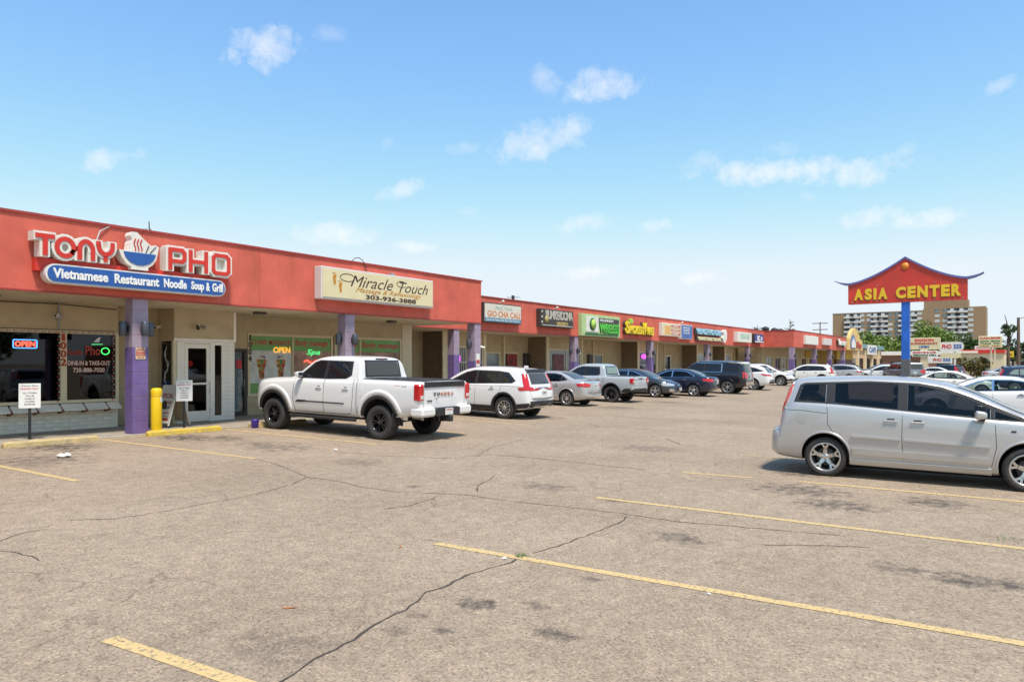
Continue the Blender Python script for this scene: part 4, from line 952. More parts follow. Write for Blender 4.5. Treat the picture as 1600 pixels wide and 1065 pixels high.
number('1002', 8.02, 8.16, 2.62, .21, YW - .031, M_VRED, 'dark red digits 1002 running down the window mullion'); number('1004', 14.0, 14.12, 2.80, .225, YM - .031, M_SBRN, 'dark digits 1004 running down the cream window frame')
# strings of little bulbs along the window
M_BULBR = mat('bulb_red', (.6, .05, .03), .3); M_BULBW = mat('bulb_white', (.75, .7, .6), .3)
def bulbs(pts, label):
    o = empty('string_lights', label=label, cat='string lights', group='strings of small bulbs at the restaurant window')
    q = MB(); q.tube(pts, .005, 5); q.build('wire', M_BLACK, o); qs = [MB(), MB()]
    L = subdiv([(p[0], p[2]) for p in pts], .075); yb = pts[0][1]
    for i, (u, v) in enumerate(L): qs[i % 2].lathe([(0, -.022), (.014, -.012), (.014, .012), (0, .02)], 6, 'z', (u + (.014 if i % 2 else -.014), yb, v))
    qs[0].build('red_bulbs', M_BULBR, o); qs[1].build('white_bulbs', M_BULBW, o); settle(o, pts[0])
bulbs([(7.97, YW - .05, 2.62), (7.97, YW - .05, .92)], 'string of red and white bulbs down the mullion beside the 1002 digits')
bulbs([(9.30, YW - .05, 2.62), (9.30, YW - .05, .92)], 'string of bulbs down the window edge next to the purple column')
bulbs([(4.9, YW - .05, 2.665), (8.0, YW - .05, 2.655), (9.4, YW - .05, 2.665)], 'string of bulbs running along the top of the restaurant windows')
bulbs([(9.62, 20.33, 2.9), (9.62, 20.33, .3)], 'string of bulbs hanging in the niche behind the purple column'); bulbs([(10.3, 20.33, 2.4), (10.3, 20.33, .5)], 'string of bulbs down the niche wall beside the dragon pane')
# neon in the massage windows
s = empty('open_sign', label='orange and yellow neon OPEN in the massage shop window', cat='sign'); text('neon_letters', 'OPEN', 14.98, 15.66, 2.22, 2.42, -(YG - .012), M_NEONO, s, bold=.02, depth=.008); settle(s, (15.3, YG, 2.2))
s = empty('spa_sign', label='green and red neon spa sign in the massage shop window', cat='sign'); text('neon_letters', 'Spa', 16.35, 16.95, 2.12, 2.36, -(YG - .012), M_NEONG, s, bold=.015, shear=.3, depth=.008); q = MB(); q.tube([(16.25 + t * .12, YG - .012, 1.92 + .06 * math.sin(t * 1.7)) for t in range(8)], .02, 6); q.build('red_tube', M_NEONR, s); settle(s, (16.6, YG, 1.85))
s = MB().tube([(18.0 + .14 * math.cos(R(a)), YG - .02, 2.40 + .2 * math.sin(R(a))) for a in range(-80, 81, 16)], .022, 6).build('neon_crescent', M_NEONC); tag(s, 'pale cyan neon crescent beside the mauve column in the massage window', 'neon')
s = empty('open_sign', label='pink neon sign behind bars in the corner shop window', cat='sign'); text('neon_letters', 'OPEN', 26.4, 27.3, 1.95, 2.25, -(YB - .04), M_NEONP, s, bold=.03, depth=.01); settle(s, (26.8, YB, 1.9))
q = MB(); [q.box(26.35 + k * .15, 26.37 + k * .15, YB - .035, YB - .02, .6, 2.65) for k in range(18)]; q.box(26.3, 29.1, YB - .034, YB - .019, 1.9, 1.93); o = q.build('window_bars', M_WHITE); tag(o, 'white steel bars over the corner shop window', 'bars')
s = MB().lathe([(0, -.2), (.16, -.12), (.22, 0), (.16, .12), (0, .2)], 12, 'z', (47.9, YB - .2, 2.35)).build('paper_lantern', M_NEONP); tag(s, 'round pink lit lantern in a bay window of the recessed row', 'lantern')
s = MB().lathe([(0, -.2), (.14, -.12), (.2, 0), (.14, .12), (0, .2)], 12, 'z', (52.5, YR - .12, 2.2)).build('paper_lantern', M_REDL); tag(s, 'round red lantern at a recessed door past the tobacco sign', 'lantern')
# posters in the recessed row
s = part('barber_poster', mat('poster_red_black', (.30, .04, .035), .5, vary=.8, vscale=2.5, dark=(.02, .02, .02), dscale=1.3, damt=.9), None, (33.0, 34.0, YR + .05, YR + .06, .9, 2.4)); tag(s, 'red and black poster on a glass door under the ornate black sign', 'poster')
s = part('menu_poster', mat('poster_maroon', (.16, .035, .03), .5, vary=.6, vscale=3), None, (35.9, 37.1, YB - .02, YB - .012, .8, 2.4)); tag(s, 'maroon poster in the bay window past the ornate black sign', 'poster')
for i, (x, y, w) in enumerate(((34.6, YR, .5), (42.2, YR, .45))):
    o = part('notice_box', M_CASE, None, (x, x + w, y - .1, y + .09, 1.3, 2.45), b=.02); tag(o, ('dark wall box beside the red and black poster', 'dark wall box in the recess under the green phone sign')[i], 'wall box')
# cameras, flood lights, conduits
def cctv(x, y, z, d, label):
    o = empty('security_camera', (x, y, z), math.atan2(d[1], d[0]), label, 'camera', 'white security cameras'); MB().tube([(-.02, 0, .0), (.08, 0, -.02)], .018, 6).build('bracket', M_WHITE, o)
    MB().tube([(.06, 0, -.03), (.26, 0, -.07)], .045, 10).build('housing', M_WHITE, o); MB().tube([(.255, 0, -.069), (.275, 0, -.073)], .03, 10).build('lens', M_BLACK, o)
cctv(8.0, YW + .02, 3.12, (-.6, -.8), 'security camera on the wall above the restaurant window'); cctv(22.08, 17.5, 2.55, (.8, -.6), 'security camera on the corner column of the tall canopy'); cctv(36.15, 21.35, 2.5, (.8, -.6), 'security camera on the column beside the green phone sign')
cctv(57.55, 21.35, 2.5, (.8, -.6), 'security camera on the column below the noodle grill sign'); cctv(10.85, 20.2, 2.95, (-.9, -.4), 'security camera on the side of the entry box')
o = empty('flood_light', (11.55, BY - .005, 2.95), 0, 'twin-head flood light above the white restaurant door', 'lamp'); MB().lathe([(0, 0), (.06, 0), (.06, -.03), (0, -.03)], 12, 'y').build('base', M_WHITE, o)
for sx in (-1, 1):
    hq = MB(); hq.tube([(0, -.03, 0), (sx * .07, -.1, -.02)], .014, 6); hq.tube([(sx * .06, -.08, .0), (sx * .12, -.2, -.08)], [.035, .055], 10); hq.build('lamp_head', M_BLACK if sx < 0 else M_GREY, o)
o = empty('conduit', label='grey conduit with junction box on the wall above the window mullion', cat='conduit'); MB().tube([(8.0, YW - .0, 2.72), (8.0, YW - .0, 3.41)], .02, 6).build('pipe', M_GREY, o); part('junction_box', M_GREY, o, (7.93, 8.07, YW - .06, YW + .02, 2.98, 3.1), b=.01); settle(o, (8, YW, 2.72))
o = MB().tube([(4, YW + .0, 3.36), (6, YW, 3.33), (8, YW, 3.36), (9.4, YW, 3.30)], .012, 5).build('wall_cable', M_BLACK); tag(o, 'thin black cable sagging along the wall under the soffit', 'cable')
for i, x in enumerate((12.9, 6.0, 18.4)): o = part('soffit_light', M_DARK, None, (x, x + .34, 18.6, 18.85, 3.34, 3.409), b=.02); tag(o, ('dark soffit light box near the entry box corner', 'dark soffit light box over the restaurant window', 'dark soffit light box over the massage window')[i], 'lamp', 'soffit light boxes')
# red plate on the first column
M_PLR = mat('plate_red', (.45, .05, .035), .5); s = empty('warning_plate', label='small red and cream warning plate on the bright purple column', cat='sign'); yp = 17.378
part('plate', M_CREAM, s, (8.70, 8.93, yp - .008, yp - .001, 1.97, 2.25)); part('red_field', M_PLR, s, (8.71, 8.92, yp - .011, yp - .0085, 2.05, 2.19))
for k, tx in enumerate(('VEHICLES', 'ONLY', 'PARKING', 'CUSTOMER')): text('lettering', tx, 8.73, 8.90, (1.99, 2.07, 2.13, 2.2)[k], (2.03, 2.11, 2.175, 2.24)[k], -(yp - .0125), M_PLR if k in (0, 3) else M_CREAM, s, bold=.02, depth=.001)
settle(s, (8.82, yp, 1.97))
s = empty('warning_plate', label='small white and red notice on the corner column', cat='sign'); part('plate', M_SWHITE, s, (21.78, 22.0, 17.358, 17.365, 1.75, 2.25)); part('red_field', M_PLR, s, (21.8, 21.98, 17.354, 17.3575, 1.85, 2.0)); settle(s, (21.9, 17.36, 1.75))
# ---- parking notices on posts
def parking_sign(x, y, rz, label):
    o = empty('parking_sign', (x, y, .172), rz, label, 'sign', 'white parking notices on black posts'); part('post', M_BLACK, o, (-.028, .028, -.02, .02, 0, 1.0)); bd = part('board', M_SLETTER, o, (-.205, .205, -.032, -.022, .70, 1.25), b=.004)
    for tx, z, h, m, wd in (('Tony Pho', 1.175, .035, M_SBRN, .16), ('PARKING ONLY', 1.11, .042, M_SRED, .17), ('ALL OTHERS', 1.02, .035, M_SBRN, .13), ('WILL BE', .955, .035, M_SBRN, .08), ('TOWED AT', .89, .035, M_SBRN, .10), ('OWNERS', .83, .033, M_SBRN, .09), ('EXPENSE', .77, .033, M_SBRN, .10)):
        text('lettering', tx, -wd, wd, z, z + h, .0335, m, bd, bold=.02, depth=.001)
parking_sign(6.70, 18.05, R(-18), 'white parking notice on a black post behind the pale wheel stop'); parking_sign(10.33, 18.1, R(-14), 'white parking notice on a black post behind the sandwich board')
# ---- yellow bollard
M_BOLL = mat('yellow_plastic', (.80, .52, .005), .4, vary=.05, vscale=5); o = empty('bollard', (9.05, 17.08, gz(17.08)), 0, 'bright yellow bollard beside the purple column', 'bollard')
q = MB(); q.lathe([(.118, 0), (.122, .01), (.122, 1.0), (.118, 1.01)], 24); q.build('sleeve', M_BOLL, o); q = MB(); q.lathe([(.126, .99), (.127, 1.06), (.12, 1.10), (.09, 1.13), (0, 1.14)], 24); q.build('cap', M_BOLL, o)
q = MB(); q.lathe([(.1235, .93), (.1235, .95)], 24); q.build('band', M_SORG, o); q = MB()
for k in range(5): a = R(-75 + k * 12); q.add([(.1245 * math.cos(a), .1245 * math.sin(a), .80), (.1245 * math.cos(a + R(12)), .1245 * math.sin(a + R(12)), .80), (.1245 * math.cos(a + R(12)), .1245 * math.sin(a + R(12)), .92), (.1245 * math.cos(a), .1245 * math.sin(a), .92)], [(0, 1, 2, 3)])
q.build('sticker', M_PAPER, o, fix=False)
# ---- sandwich board
o = empty('sandwich_board', (10.28, 18.6, .172), R(10), 'white folding sandwich board advertising specials on the walkway', 'sign')
M_BOARD = mat('board_white', (.70, .68, .62), .6, dark=(.5, .46, .38), dscale=3, damt=.4); M_CHALK = mat('board_grey', (.30, .31, .28), .7)
def lean(s):
    def f(u, v, h):      # u: across (Y), v: up the panel, h: out of the panel
        a = R(16); x = s * (.35 - v * math.sin(a)) + s * h * math.cos(a); return (x, u, v * math.cos(a) + h * math.sin(a))
    return f
for s_, nm in ((-1, 'front_panel'), (1, 'rear_panel')):
    fr = MB(); 
    for (u0, u1, v0, v1) in ((-.29, -.25, .06, 1.16), (.25, .29, .06, 1.16), (-.25, .25, .98, 1.16), (-.25, .25, .12, .16)): fr.prism([(u0, v0), (u1, v0), (u1, v1), (u0, v1)], -.012, .012, lean(s_))
    p = fr.build(nm, M_BOARD, o); MB().prism([(-.25, .16), (.25, .16), (.25, .98), (-.25, .98)], -.006, .006, lean(s_)).build('sheet', M_BOARD if s_ < 0 else mat('board_back', (.45, .36, .24), .8), p)
    if s_ < 0:
        def word(tx, u0, u1, v0, v1, m):
            me = text_raw(tx, .02, 0, .5); xs = [q.co.x for q in me.vertices]; ys = [q.co.y for q in me.vertices]
            for q_ in me.vertices:
                u = u0 + (q_.co.x - min(xs)) / (max(xs) - min(xs)) * (u1 - u0); v = v0 + (q_.co.y - min(ys)) / (max(ys) - min(ys)) * (v1 - v0); q_.co = lean(-1)(-u, v, .0085 + q_.co.z * .002)
            me.materials.clear(); me.materials.append(m); link('lettering', me, p)
        word('T & O', -.16, .16, 1.03, 1.12, M_SORG); word('SPECIAL', -.21, .21, .80, .93, M_VRED); word('NOODLE', -.02, .2, .64, .72, M_VRED); word('SOUP', .0, .18, .52, .59, M_SBRN); word('RICE BOWL', -.2, .2, .36, .43, M_VRED)
        MB().prism([(-.05, .5), (.2, .5), (.2, .62), (.1, .74), (-.02, .70)], .007, .0085, lean(-1)).build('dish_picture', M_CASE, p); MB().prism([(-.2, .29), (.2, .29), (.2, .33), (-.2, .33)], .007, .0085, lean(-1)).build('strip', M_CHALK, p)
        MB().prism([(.22, .23), (.12, .27), (-.2, .27), (-.2, .19), (.12, .19)], .007, .0085, lean(-1)).build('arrow', M_VRED, p)
# ---- purple tub by the truck
q = MB(); q.lathe([(0, .0), (.09, .0), (.105, .21), (.11, .22), (.098, .215), (.085, .02), (0, .015)], 16); o = q.build('bucket', mat('purple_plastic', (.09, .045, .42), .4), None, (11.62, 16.98 - .12, gz(16.86) + .002)); tag(o, 'small purple bucket by the front wheel of the white pickup', 'bucket')
# ================================================================== vehicles
M_CGLASS = mat('car_glass_tinted', (.012, .013, .016), .03, spec=.55)
M_CGLASSM = mat('car_glass_smoky', (.065, .062, .060), .04, spec=.5)
M_CGLASSP = mat('car_glass_pale', (.20, .27, .25), .05, spec=.5)
M_TRIM = mat('black_plastic_trim', (.022, .022, .024), .55)
M_TYRE = mat('tyre_rubber', (.040, .038, .036), .82, vary=.2, vscale=18, bump=.2, bscale=60)
M_WELL = mat('wheel_well', (.010, .010, .010), .95)
M_ALLOY = mat('alloy_bright', (.62, .61, .59), .28, metal=.85)
M_ALLOYD = mat('alloy_black', (.014, .014, .015), .22, metal=.2, coat=1)
M_CHROME = mat('chrome', (.72, .72, .73), .12, metal=1.0)
M_TAIL = mat('tail_lens_red', (.52, .012, .014), .15, coat=.6)
M_TAIL2 = mat('tail_lens_bright', (.72, .10, .07), .15, coat=.6)
M_TAILP = mat('tail_lens_pale', (.62, .58, .56), .15, coat=.6)
M_HEAD = mat('head_lamp_lens', (.55, .57, .6), .08, metal=.4, coat=1)
M_PLATE = mat('number_plate', (.70, .70, .68), .5)
M_PLATET = mat('plate_ink', (.06, .12, .07), .6)
M_SEAM = mat('panel_gap', (.03, .03, .03), .8)
M_DISC = mat('brake_disc', (.16, .15, .14), .5, metal=.6)
M_SEAT = mat('seat_fabric', (.05, .048, .046), .8)
G_TINT = glass_mat('van_glass', (.25, .25, .26)); G_CLEAR = glass_mat('car_glass_clear', (.66, .74, .70))
def paint(name, col, metal=0.0, rough=.34): return mat(name, col, rough, metal=metal, coat=1.0, vary=.015, vscale=.7)
P_WHITE = paint('white_car_paint', (.76, .76, .75)); P_SILVER = paint('silver_car_paint', (.52, .515, .50), .45, .36); P_PEARL = paint('pearl_white_paint', (.78, .77, .73))
P_GREY = paint('light_grey_paint', (.46, .50, .51), .15); P_NAVY = paint('navy_car_paint', (.012, .018, .042), .3, .3); P_BLACK = paint('black_car_paint', (.008, .010, .016), .1, .25)
P_DKGREY = paint('slate_car_paint', (.045, .055, .065), .5, .32); P_MIDGREY = paint('mid_grey_paint', (.22, .23, .24), .5, .34); P_BLUE = paint('blue_car_paint', (.016, .024, .06), .3, .3)

def pchip(pts):
    xs = [p[0] for p in pts]; ys = [p[1] for p in pts]; n = len(xs)
    h = [xs[i + 1] - xs[i] for i in range(n - 1)]; d = [(ys[i + 1] - ys[i]) / h[i] for i in range(n - 1)]
    m = [d[0]] + [0 if d[i - 1] * d[i] <= 0 else 3 * (h[i - 1] + h[i]) / ((2 * h[i] + h[i - 1]) / d[i - 1] + (h[i] + 2 * h[i - 1]) / d[i]) for i in range(1, n - 1)] + [d[-1]]
    def f(x):
        if x <= xs[0]: return ys[0]
        if x >= xs[-1]: return ys[-1]
        i = max(k for k in range(n - 1) if xs[k] <= x); t = (x - xs[i]) / h[i]
        return ys[i] * (1 + 2 * t) * (1 - t) ** 2 + m[i] * h[i] * t * (1 - t) ** 2 + ys[i + 1] * t * t * (3 - 2 * t) + m[i + 1] * h[i] * t * t * (t - 1)
    return f

def body_mesh(S, paint_m):
    L, W = S['L'], S['W']; top, belt, bot, plan = (pchip(S[k]) for k in ('top', 'belt', 'bottom', 'plan'))
    xs = [0.0]; x = 0.0
    while x < L - 1e-6:
        st = .06
        for _ in range(6):
            dz = abs(top(min(x + st, L)) - top(x)) + .5 * abs(plan(min(x + st, L)) - plan(x))
            if dz > .045: st *= .6
        st = max(st, .004); x = min(L, x + st); xs.append(x)
    tum = S.get('tumble', .42); rows = []
    bowr, bowf = S.get('bowr', .10), S.get('bowf', .22)
    for x in xs:
        zt, zb = top(x), bot(x); zs = min(belt(x), zt - .05); zb = min(zb, zs - .08); w = plan(x) * W / 2; H = zs - zb
        pr = [(0, zb), (.6 * w, zb), (.86 * w, zb + .004), (.935 * w, zb + .05 * H), (.972 * w, zb + .14 * H), (.992 * w, zb + .30 * H), (w, zb + .45 * H), (.9985 * w, zb + .62 * H), (.992 * w, zb + .78 * H), (.978 * w, zb + .91 * H), (.962 * w, zb + .975 * H), (.945 * w, zs)]
        cr = min(.085, .45 * (zt - zs)); ze = zt - cr; h = ze - zs; y0 = .945 * w - .012
        for fr in (.04, .2, .4, .6, .8, .94): pr.append((y0 - tum * h * fr * (.92 + .08 * fr), zs + .008 + (h - .008) * fr))
        yr = y0 - tum * h
        for fy, fz in ((.985, .12), (.93, .42), (.83, .68), (.65, .87), (.42, .96), (.2, .99), (0, 1.0)): pr.append((yr * fy, ze + cr * fz))
        ring = [(x, y, z) for y, z in pr] + [(x, -y, z) for y, z in pr[-2:0:-1]]
        out = []
        for (a, y, z) in ring:
            t = abs(y) / (W / 2)
            a += bowr * t * t * max(0, 1 - a / .7) ** 1.5 - bowf * t * t * max(0, 1 - (L - a) / .9) ** 1.5
            out.append((a, y, z))
        rows.append(out)
    n = len(rows[0]); v = [p for r in rows for p in r]; f = []
    for i in range(len(rows) - 1):
        for k in range(n): k2 = (k + 1) % n; f.append((i * n + k, i * n + k2, (i + 1) * n + k2, (i + 1) * n + k))
    f.append(list(range(n))[::-1]); f.append(list(range((len(rows) - 1) * n, len(rows) * n)))
    ro = S['ro']; v = [(p[0] - ro, p[1], p[2]) for p in v]
    q = MB(); q.add(v, f, 0, True); me = q.mesh('body', [paint_m, M_WELL]); 
    # wheel arches
    c = MB(); Ra = S.get('Ra', S['R'] * 1.16)
    for xw in (0, S['wb']):
        for sy in (-1, 1):
            ya, yb = sorted((sy * (W / 2 - .36), sy * (W / 2 + .3)))
            c.lathe([(0, ya), (Ra, ya), (Ra, yb), (0, yb)], 40, 'y', (xw, 0, S['R'] + S.get('arch_up', .02)), 1, False)
    if S.get('see'):
        for pl in S['windows']: c.prism([(u - ro, z) for u, z in pl], -W / 2 - .2, W / 2 + .2, lambda u, z, h: (u, h, z), 1)
    cm = c.mesh('cutter', [paint_m, M_WELL])
    bm = bmesh.new(); bm.from_mesh(cm); bmesh.ops.remove_doubles(bm, verts=bm.verts, dist=1e-5); bmesh.ops.recalc_face_normals(bm, faces=bm.faces); bm.to_mesh(cm); bm.free()
    a = link('tmp', me); b = link('tmp', cm); md = a.modifiers.new('b', 'BOOLEAN'); md.object = b; md.operation = 'DIFFERENCE'; md.solver = 'EXACT'
    dg = bpy.context.evaluated_depsgraph_get(); res = bpy.data.meshes.new_from_object(a.evaluated_get(dg))
    bpy.data.objects.remove(a); bpy.data.objects.remove(b)
    keep = [p.material_index for p in res.polygons]
    res.materials.clear(); res.materials.append(paint_m); res.materials.append(M_WELL); res.name = 'body'
    for p in res.polygons:      # inside of the wheel arches
        c = p.center
        p.material_index = 1 if (S.get('see') and keep[p.index] == 1) else 0
        for xw in (0, S['wb']):
            dx, dz = c.x - xw, c.z - S['R'] - S.get('arch_up', .02); d = math.hypot(dx, dz)
            inward = (p.normal.x * dx + p.normal.z * dz) < -.5 * d
            if (d < Ra + .004 and inward and abs(d - Ra) < .02) or (d < Ra and abs(abs(c.y) - (W / 2 - .36)) < .004): p.material_index = 1
    res.set_sharp_from_angle(angle=R(38))
    return res, me

class Skin:
    def __init__(s, me):
        s.bvh = BVHTree.FromPolygons([tuple(v.co) for v in me.vertices], [list(p.vertices) for p in me.polygons])
    def hit(s, axis, u, v):
        o, d = {'L': ((u, 3, v), (0, -1, 0)), 'R': ((u, -3, v), (0, 1, 0)), 'F': ((12, u, v), (-1, 0, 0)), 'B': ((-6, u, v), (1, 0, 0)), 'T': ((u, v, 6), (0, 0, -1))}[axis]
        h = s.bvh.ray_cast(Vector(o), Vector(d))
        if h[0] is None:
            p = Vector(o); p = Vector({'L': (u, .8, v), 'R': (u, -.8, v), 'F': (4, u, v), 'B': (-1, u, v), 'T': (u, v, 1.4)}[axis]); h = s.bvh.find_nearest(p)
            nn = h[1]; return h[0], nn if nn.dot(Vector(d)) < 0 else -nn
        nn = h[1]; return h[0], nn if nn.dot(Vector(d)) < 0 else -nn
    def panel(s, name, poly, axis, off, m, parent, du=.06, nr=6, skirt=.02, holes=()):
        us = sorted({round(p[0], 4) for p in poly}); cols = []
        for a, c in zip(us, us[1:]):
            k = max(1, int((c - a) / du)); cols += [a + (c - a) * i / k for i in range(k)]
        cols.append(us[-1]); cols[0] += 1e-4; cols[-1] -= 1e-4
        grid = []; n = len(poly)
        for u in cols:
            vs = []
            for i in range(n):
                (u0, v0), (u1, v1) = poly[i], poly[(i + 1) % n]
                if (u0 - u) * (u1 - u) <= 0 and u0 != u1: vs.append(v0 + (v1 - v0) * (u - u0) / (u1 - u0))
            if len(vs) < 2: vs = [vs[0] if vs else poly[0][1]] * 2
            lo, hi = min(vs), max(vs); grid.append([s.hit(axis, u, lo + (hi - lo) * j / nr) for j in range(nr + 1)])
        q = MB(); v = [p + nn * off for col in grid for (p, nn) in col]; k = nr + 1
        def inside(pt, pl_):
            r_ = False
            for i in range(len(pl_)):
                (u0, v0), (u1, v1) = pl_[i], pl_[i - 1]
                if (v0 > pt[1]) != (v1 > pt[1]) and pt[0] < (u1 - u0) * (pt[1] - v0) / (v1 - v0) + u0: r_ = not r_
            return r_
        fs = []
        for i in range(len(cols) - 1):
            for j in range(nr):
                f_ = (i * k + j, i * k + j + 1, (i + 1) * k + j + 1, (i + 1) * k + j)
                if holes:
                    c_ = (v[f_[0]] + v[f_[1]] + v[f_[2]] + v[f_[3]]) / 4
                    if any(inside((c_.x, c_.z), h_) for h_ in holes): continue
                fs.append(f_)
        q.add(v, fs, 0, True)
        if skirt:
            rim = [(i, 0) for i in range(len(cols))] + [(len(cols) - 1, j) for j in range(1, nr + 1)] + [(i, nr) for i in range(len(cols) - 2, -1, -1)] + [(0, j) for j in range(nr - 1, 0, -1)]
            a = [grid[i][j][0] + grid[i][j][1] * off for i, j in rim]; b = [grid[i][j][0] - grid[i][j][1] * skirt for i, j in rim]; r = len(rim)
            q.add(a + b, [(i, (i + 1) % r, (i + 1) % r + r, i + r) for i in range(r)])
        o = q.build(name, m, parent, fix=False); return o
    def seam(s, pts, axis, w, m, parent, off=.0015, name='panel_seam'):
        pts = subdiv(pts, .06); v = []
        for i, p in enumerate(pts):
            a = pts[max(i - 1, 0)]; c = pts[min(i + 1, len(pts) - 1)]; d = Vector((c[0] - a[0], c[1] - a[1])).normalized()
            for sg_ in (-1, 1):
                h, nn = s.hit(axis, p[0] - d.y * sg_ * w / 2, p[1] + d.x * sg_ * w / 2); v.append(h + nn * off)
        q = MB(); q.add(v, [(2 * i, 2 * i + 2, 2 * i + 3, 2 * i + 1) for i in range(len(pts) - 1)], 0, True); return q.build(name, m, parent, fix=False)
    def flare(s, side, xc, zc, r0, r1, off, m, parent, a0=-12, a1=192):
        v = []; n = 30
        for i in range(n + 1):
            a = R(a0 + (a1 - a0) * i / n)
            for r, o in ((r0, -.03), (r0, off), (r1, off), (r1 + .004, -.01)):
                rr = max(r, r0 + .012); h, nn = s.hit(side, xc + rr * math.cos(a), zc + rr * math.sin(a)); p = Vector((xc + r * math.cos(a), h.y, zc + r * math.sin(a))); p.y += (1 if side == 'L' else -1) * o; v.append(p)
        q = MB(); q.add(v, [(i * 4 + j, i * 4 + j + 1, i * 4 + j + 5, i * 4 + j + 4) for i in range(n) for j in range(3)], 0, True); return q.build('arch_flare', m, parent, fix=False)

WHEELS = {}
def wheel_meshes(rad, width, rim_r, style, rim_m):
    key = (rad, width, rim_r, style, rim_m.name)
    if key in WHEELS: return WHEELS[key]
    w = width / 2; t = MB()      # outward is +y, tyre centred on y = 0
    t.lathe([(rim_r, -w * .80), (rim_r + .02, -w * .96), ((rad + rim_r) / 2, -w), (rad - .035, -w * .97), (rad - .012, -w * .86), (rad, -w * .62), (rad, w * .62), (rad - .012, w * .86), (rad - .035, w * .97), ((rad + rim_r) / 2, w), (rim_r + .02, w * .96), (rim_r, w * .80)], 40, 'y')
    for k in range(40):          # tread blocks
        a = 2 * math.pi * k / 40
        for yy in (-.62, -.2, .22, .64):
            da = .055; y0, y1 = w * (yy - .17), w * (yy + .15)
            t.add([(r * math.cos(a + s * da + (.03 if yy > 0 else 0)), y, r * math.sin(a + s * da + (.03 if yy > 0 else 0))) for r in (rad - .006, rad + .003) for y in (y0, y1) for s in (-1, 1)], [(4, 5, 7, 6), (0, 1, 5, 4), (2, 6, 7, 3), (0, 4, 6, 2), (1, 3, 7, 5)])
    tm = t.mesh('tyre', M_TYRE)
    r = MB(); yo = w * .82
    r.lathe([(rim_r + .004, yo), (rim_r - .008, yo + .008), (rim_r - .022, yo - .004), (rim_r - .03, yo - .05), (rim_r - .045, -w * .75)], 40, 'y')
    r.lathe([(0, yo - .018), (.035, yo - .016), (.052, yo - .028), (.066, yo - .045), (.07, yo - .09)], 20, 'y')
    n, wid, split = {'five': (5, .075, 0), 'ten': (10, .030, 0), 'six': (6, .05, 0), 'fiveY': (5, .068, 1), 'seven': (7, .045, 0), 'twin': (10, .026, 0)}[style]
    def spoke(a, w0, w1, r0, r1, lean=0):
        ca, sa = math.cos(a), math.sin(a); c2, s2 = math.cos(a + lean), math.sin(a + lean); pts = []
        for (rr, ww, yt, yb, c_, s_) in ((r0, w0, yo - .026, yo - .075, ca, sa), ((r0 + r1) / 2, (w0 + w1) / 2 * .92, yo - .012, yo - .05, (ca + c2) / 2, (sa + s2) / 2), (r1, w1, yo - .006, yo - .045, c2, s2)):
            for (e, y) in ((-1, yb), (-.72, yt), (.72, yt), (1, yb)): pts.append((rr * c_ - e * ww / 2 * s_, y, rr * s_ + e * ww / 2 * c_))
        r.add(pts, [(i * 4 + j, i * 4 + j + 1, i * 4 + j + 5, i * 4 + j + 4) for i in range(2) for j in range(3)], 0)
    for k in range(n):
        a = 2 * math.pi * k / n + math.pi / 2
        if style == 'twin': a += .11 * (1 if k % 2 else -1)
        if split:
            spoke(a, wid * 1.5, wid, .05, rim_r * .55); spoke(a, wid * .8, wid * .7, rim_r * .5, rim_r - .012, .22); spoke(a, wid * .8, wid * .7, rim_r * .5, rim_r - .012, -.22)
        else: spoke(a, wid * 1.15, wid * (1.5 if style == 'five' else 1.05), .05, rim_r - .012)
    for k in range(5): a = 2 * math.pi * k / 5 + .3; r.lathe([(.009, yo - .02), (.009, yo - .01), (0, yo - .009)], 6, 'y', (.045 * math.cos(a), 0, .045 * math.sin(a)))
    rm = r.mesh('rim', rim_m)
    d = MB(); d.lathe([(0, -w * .2), (rim_r * .62, -w * .2), (rim_r * .62, -w * .28), (0, -w * .28)], 24, 'y'); dm = d.mesh('brake_disc', M_DISC)
    k = MB(); k.lathe([(0, -w * .74), (rim_r - .03, -w * .74)], 24, 'y'); km = k.mesh('wheel_back', M_WELL)
    WHEELS[key] = (tm, rm, dm, km); return WHEELS[key]

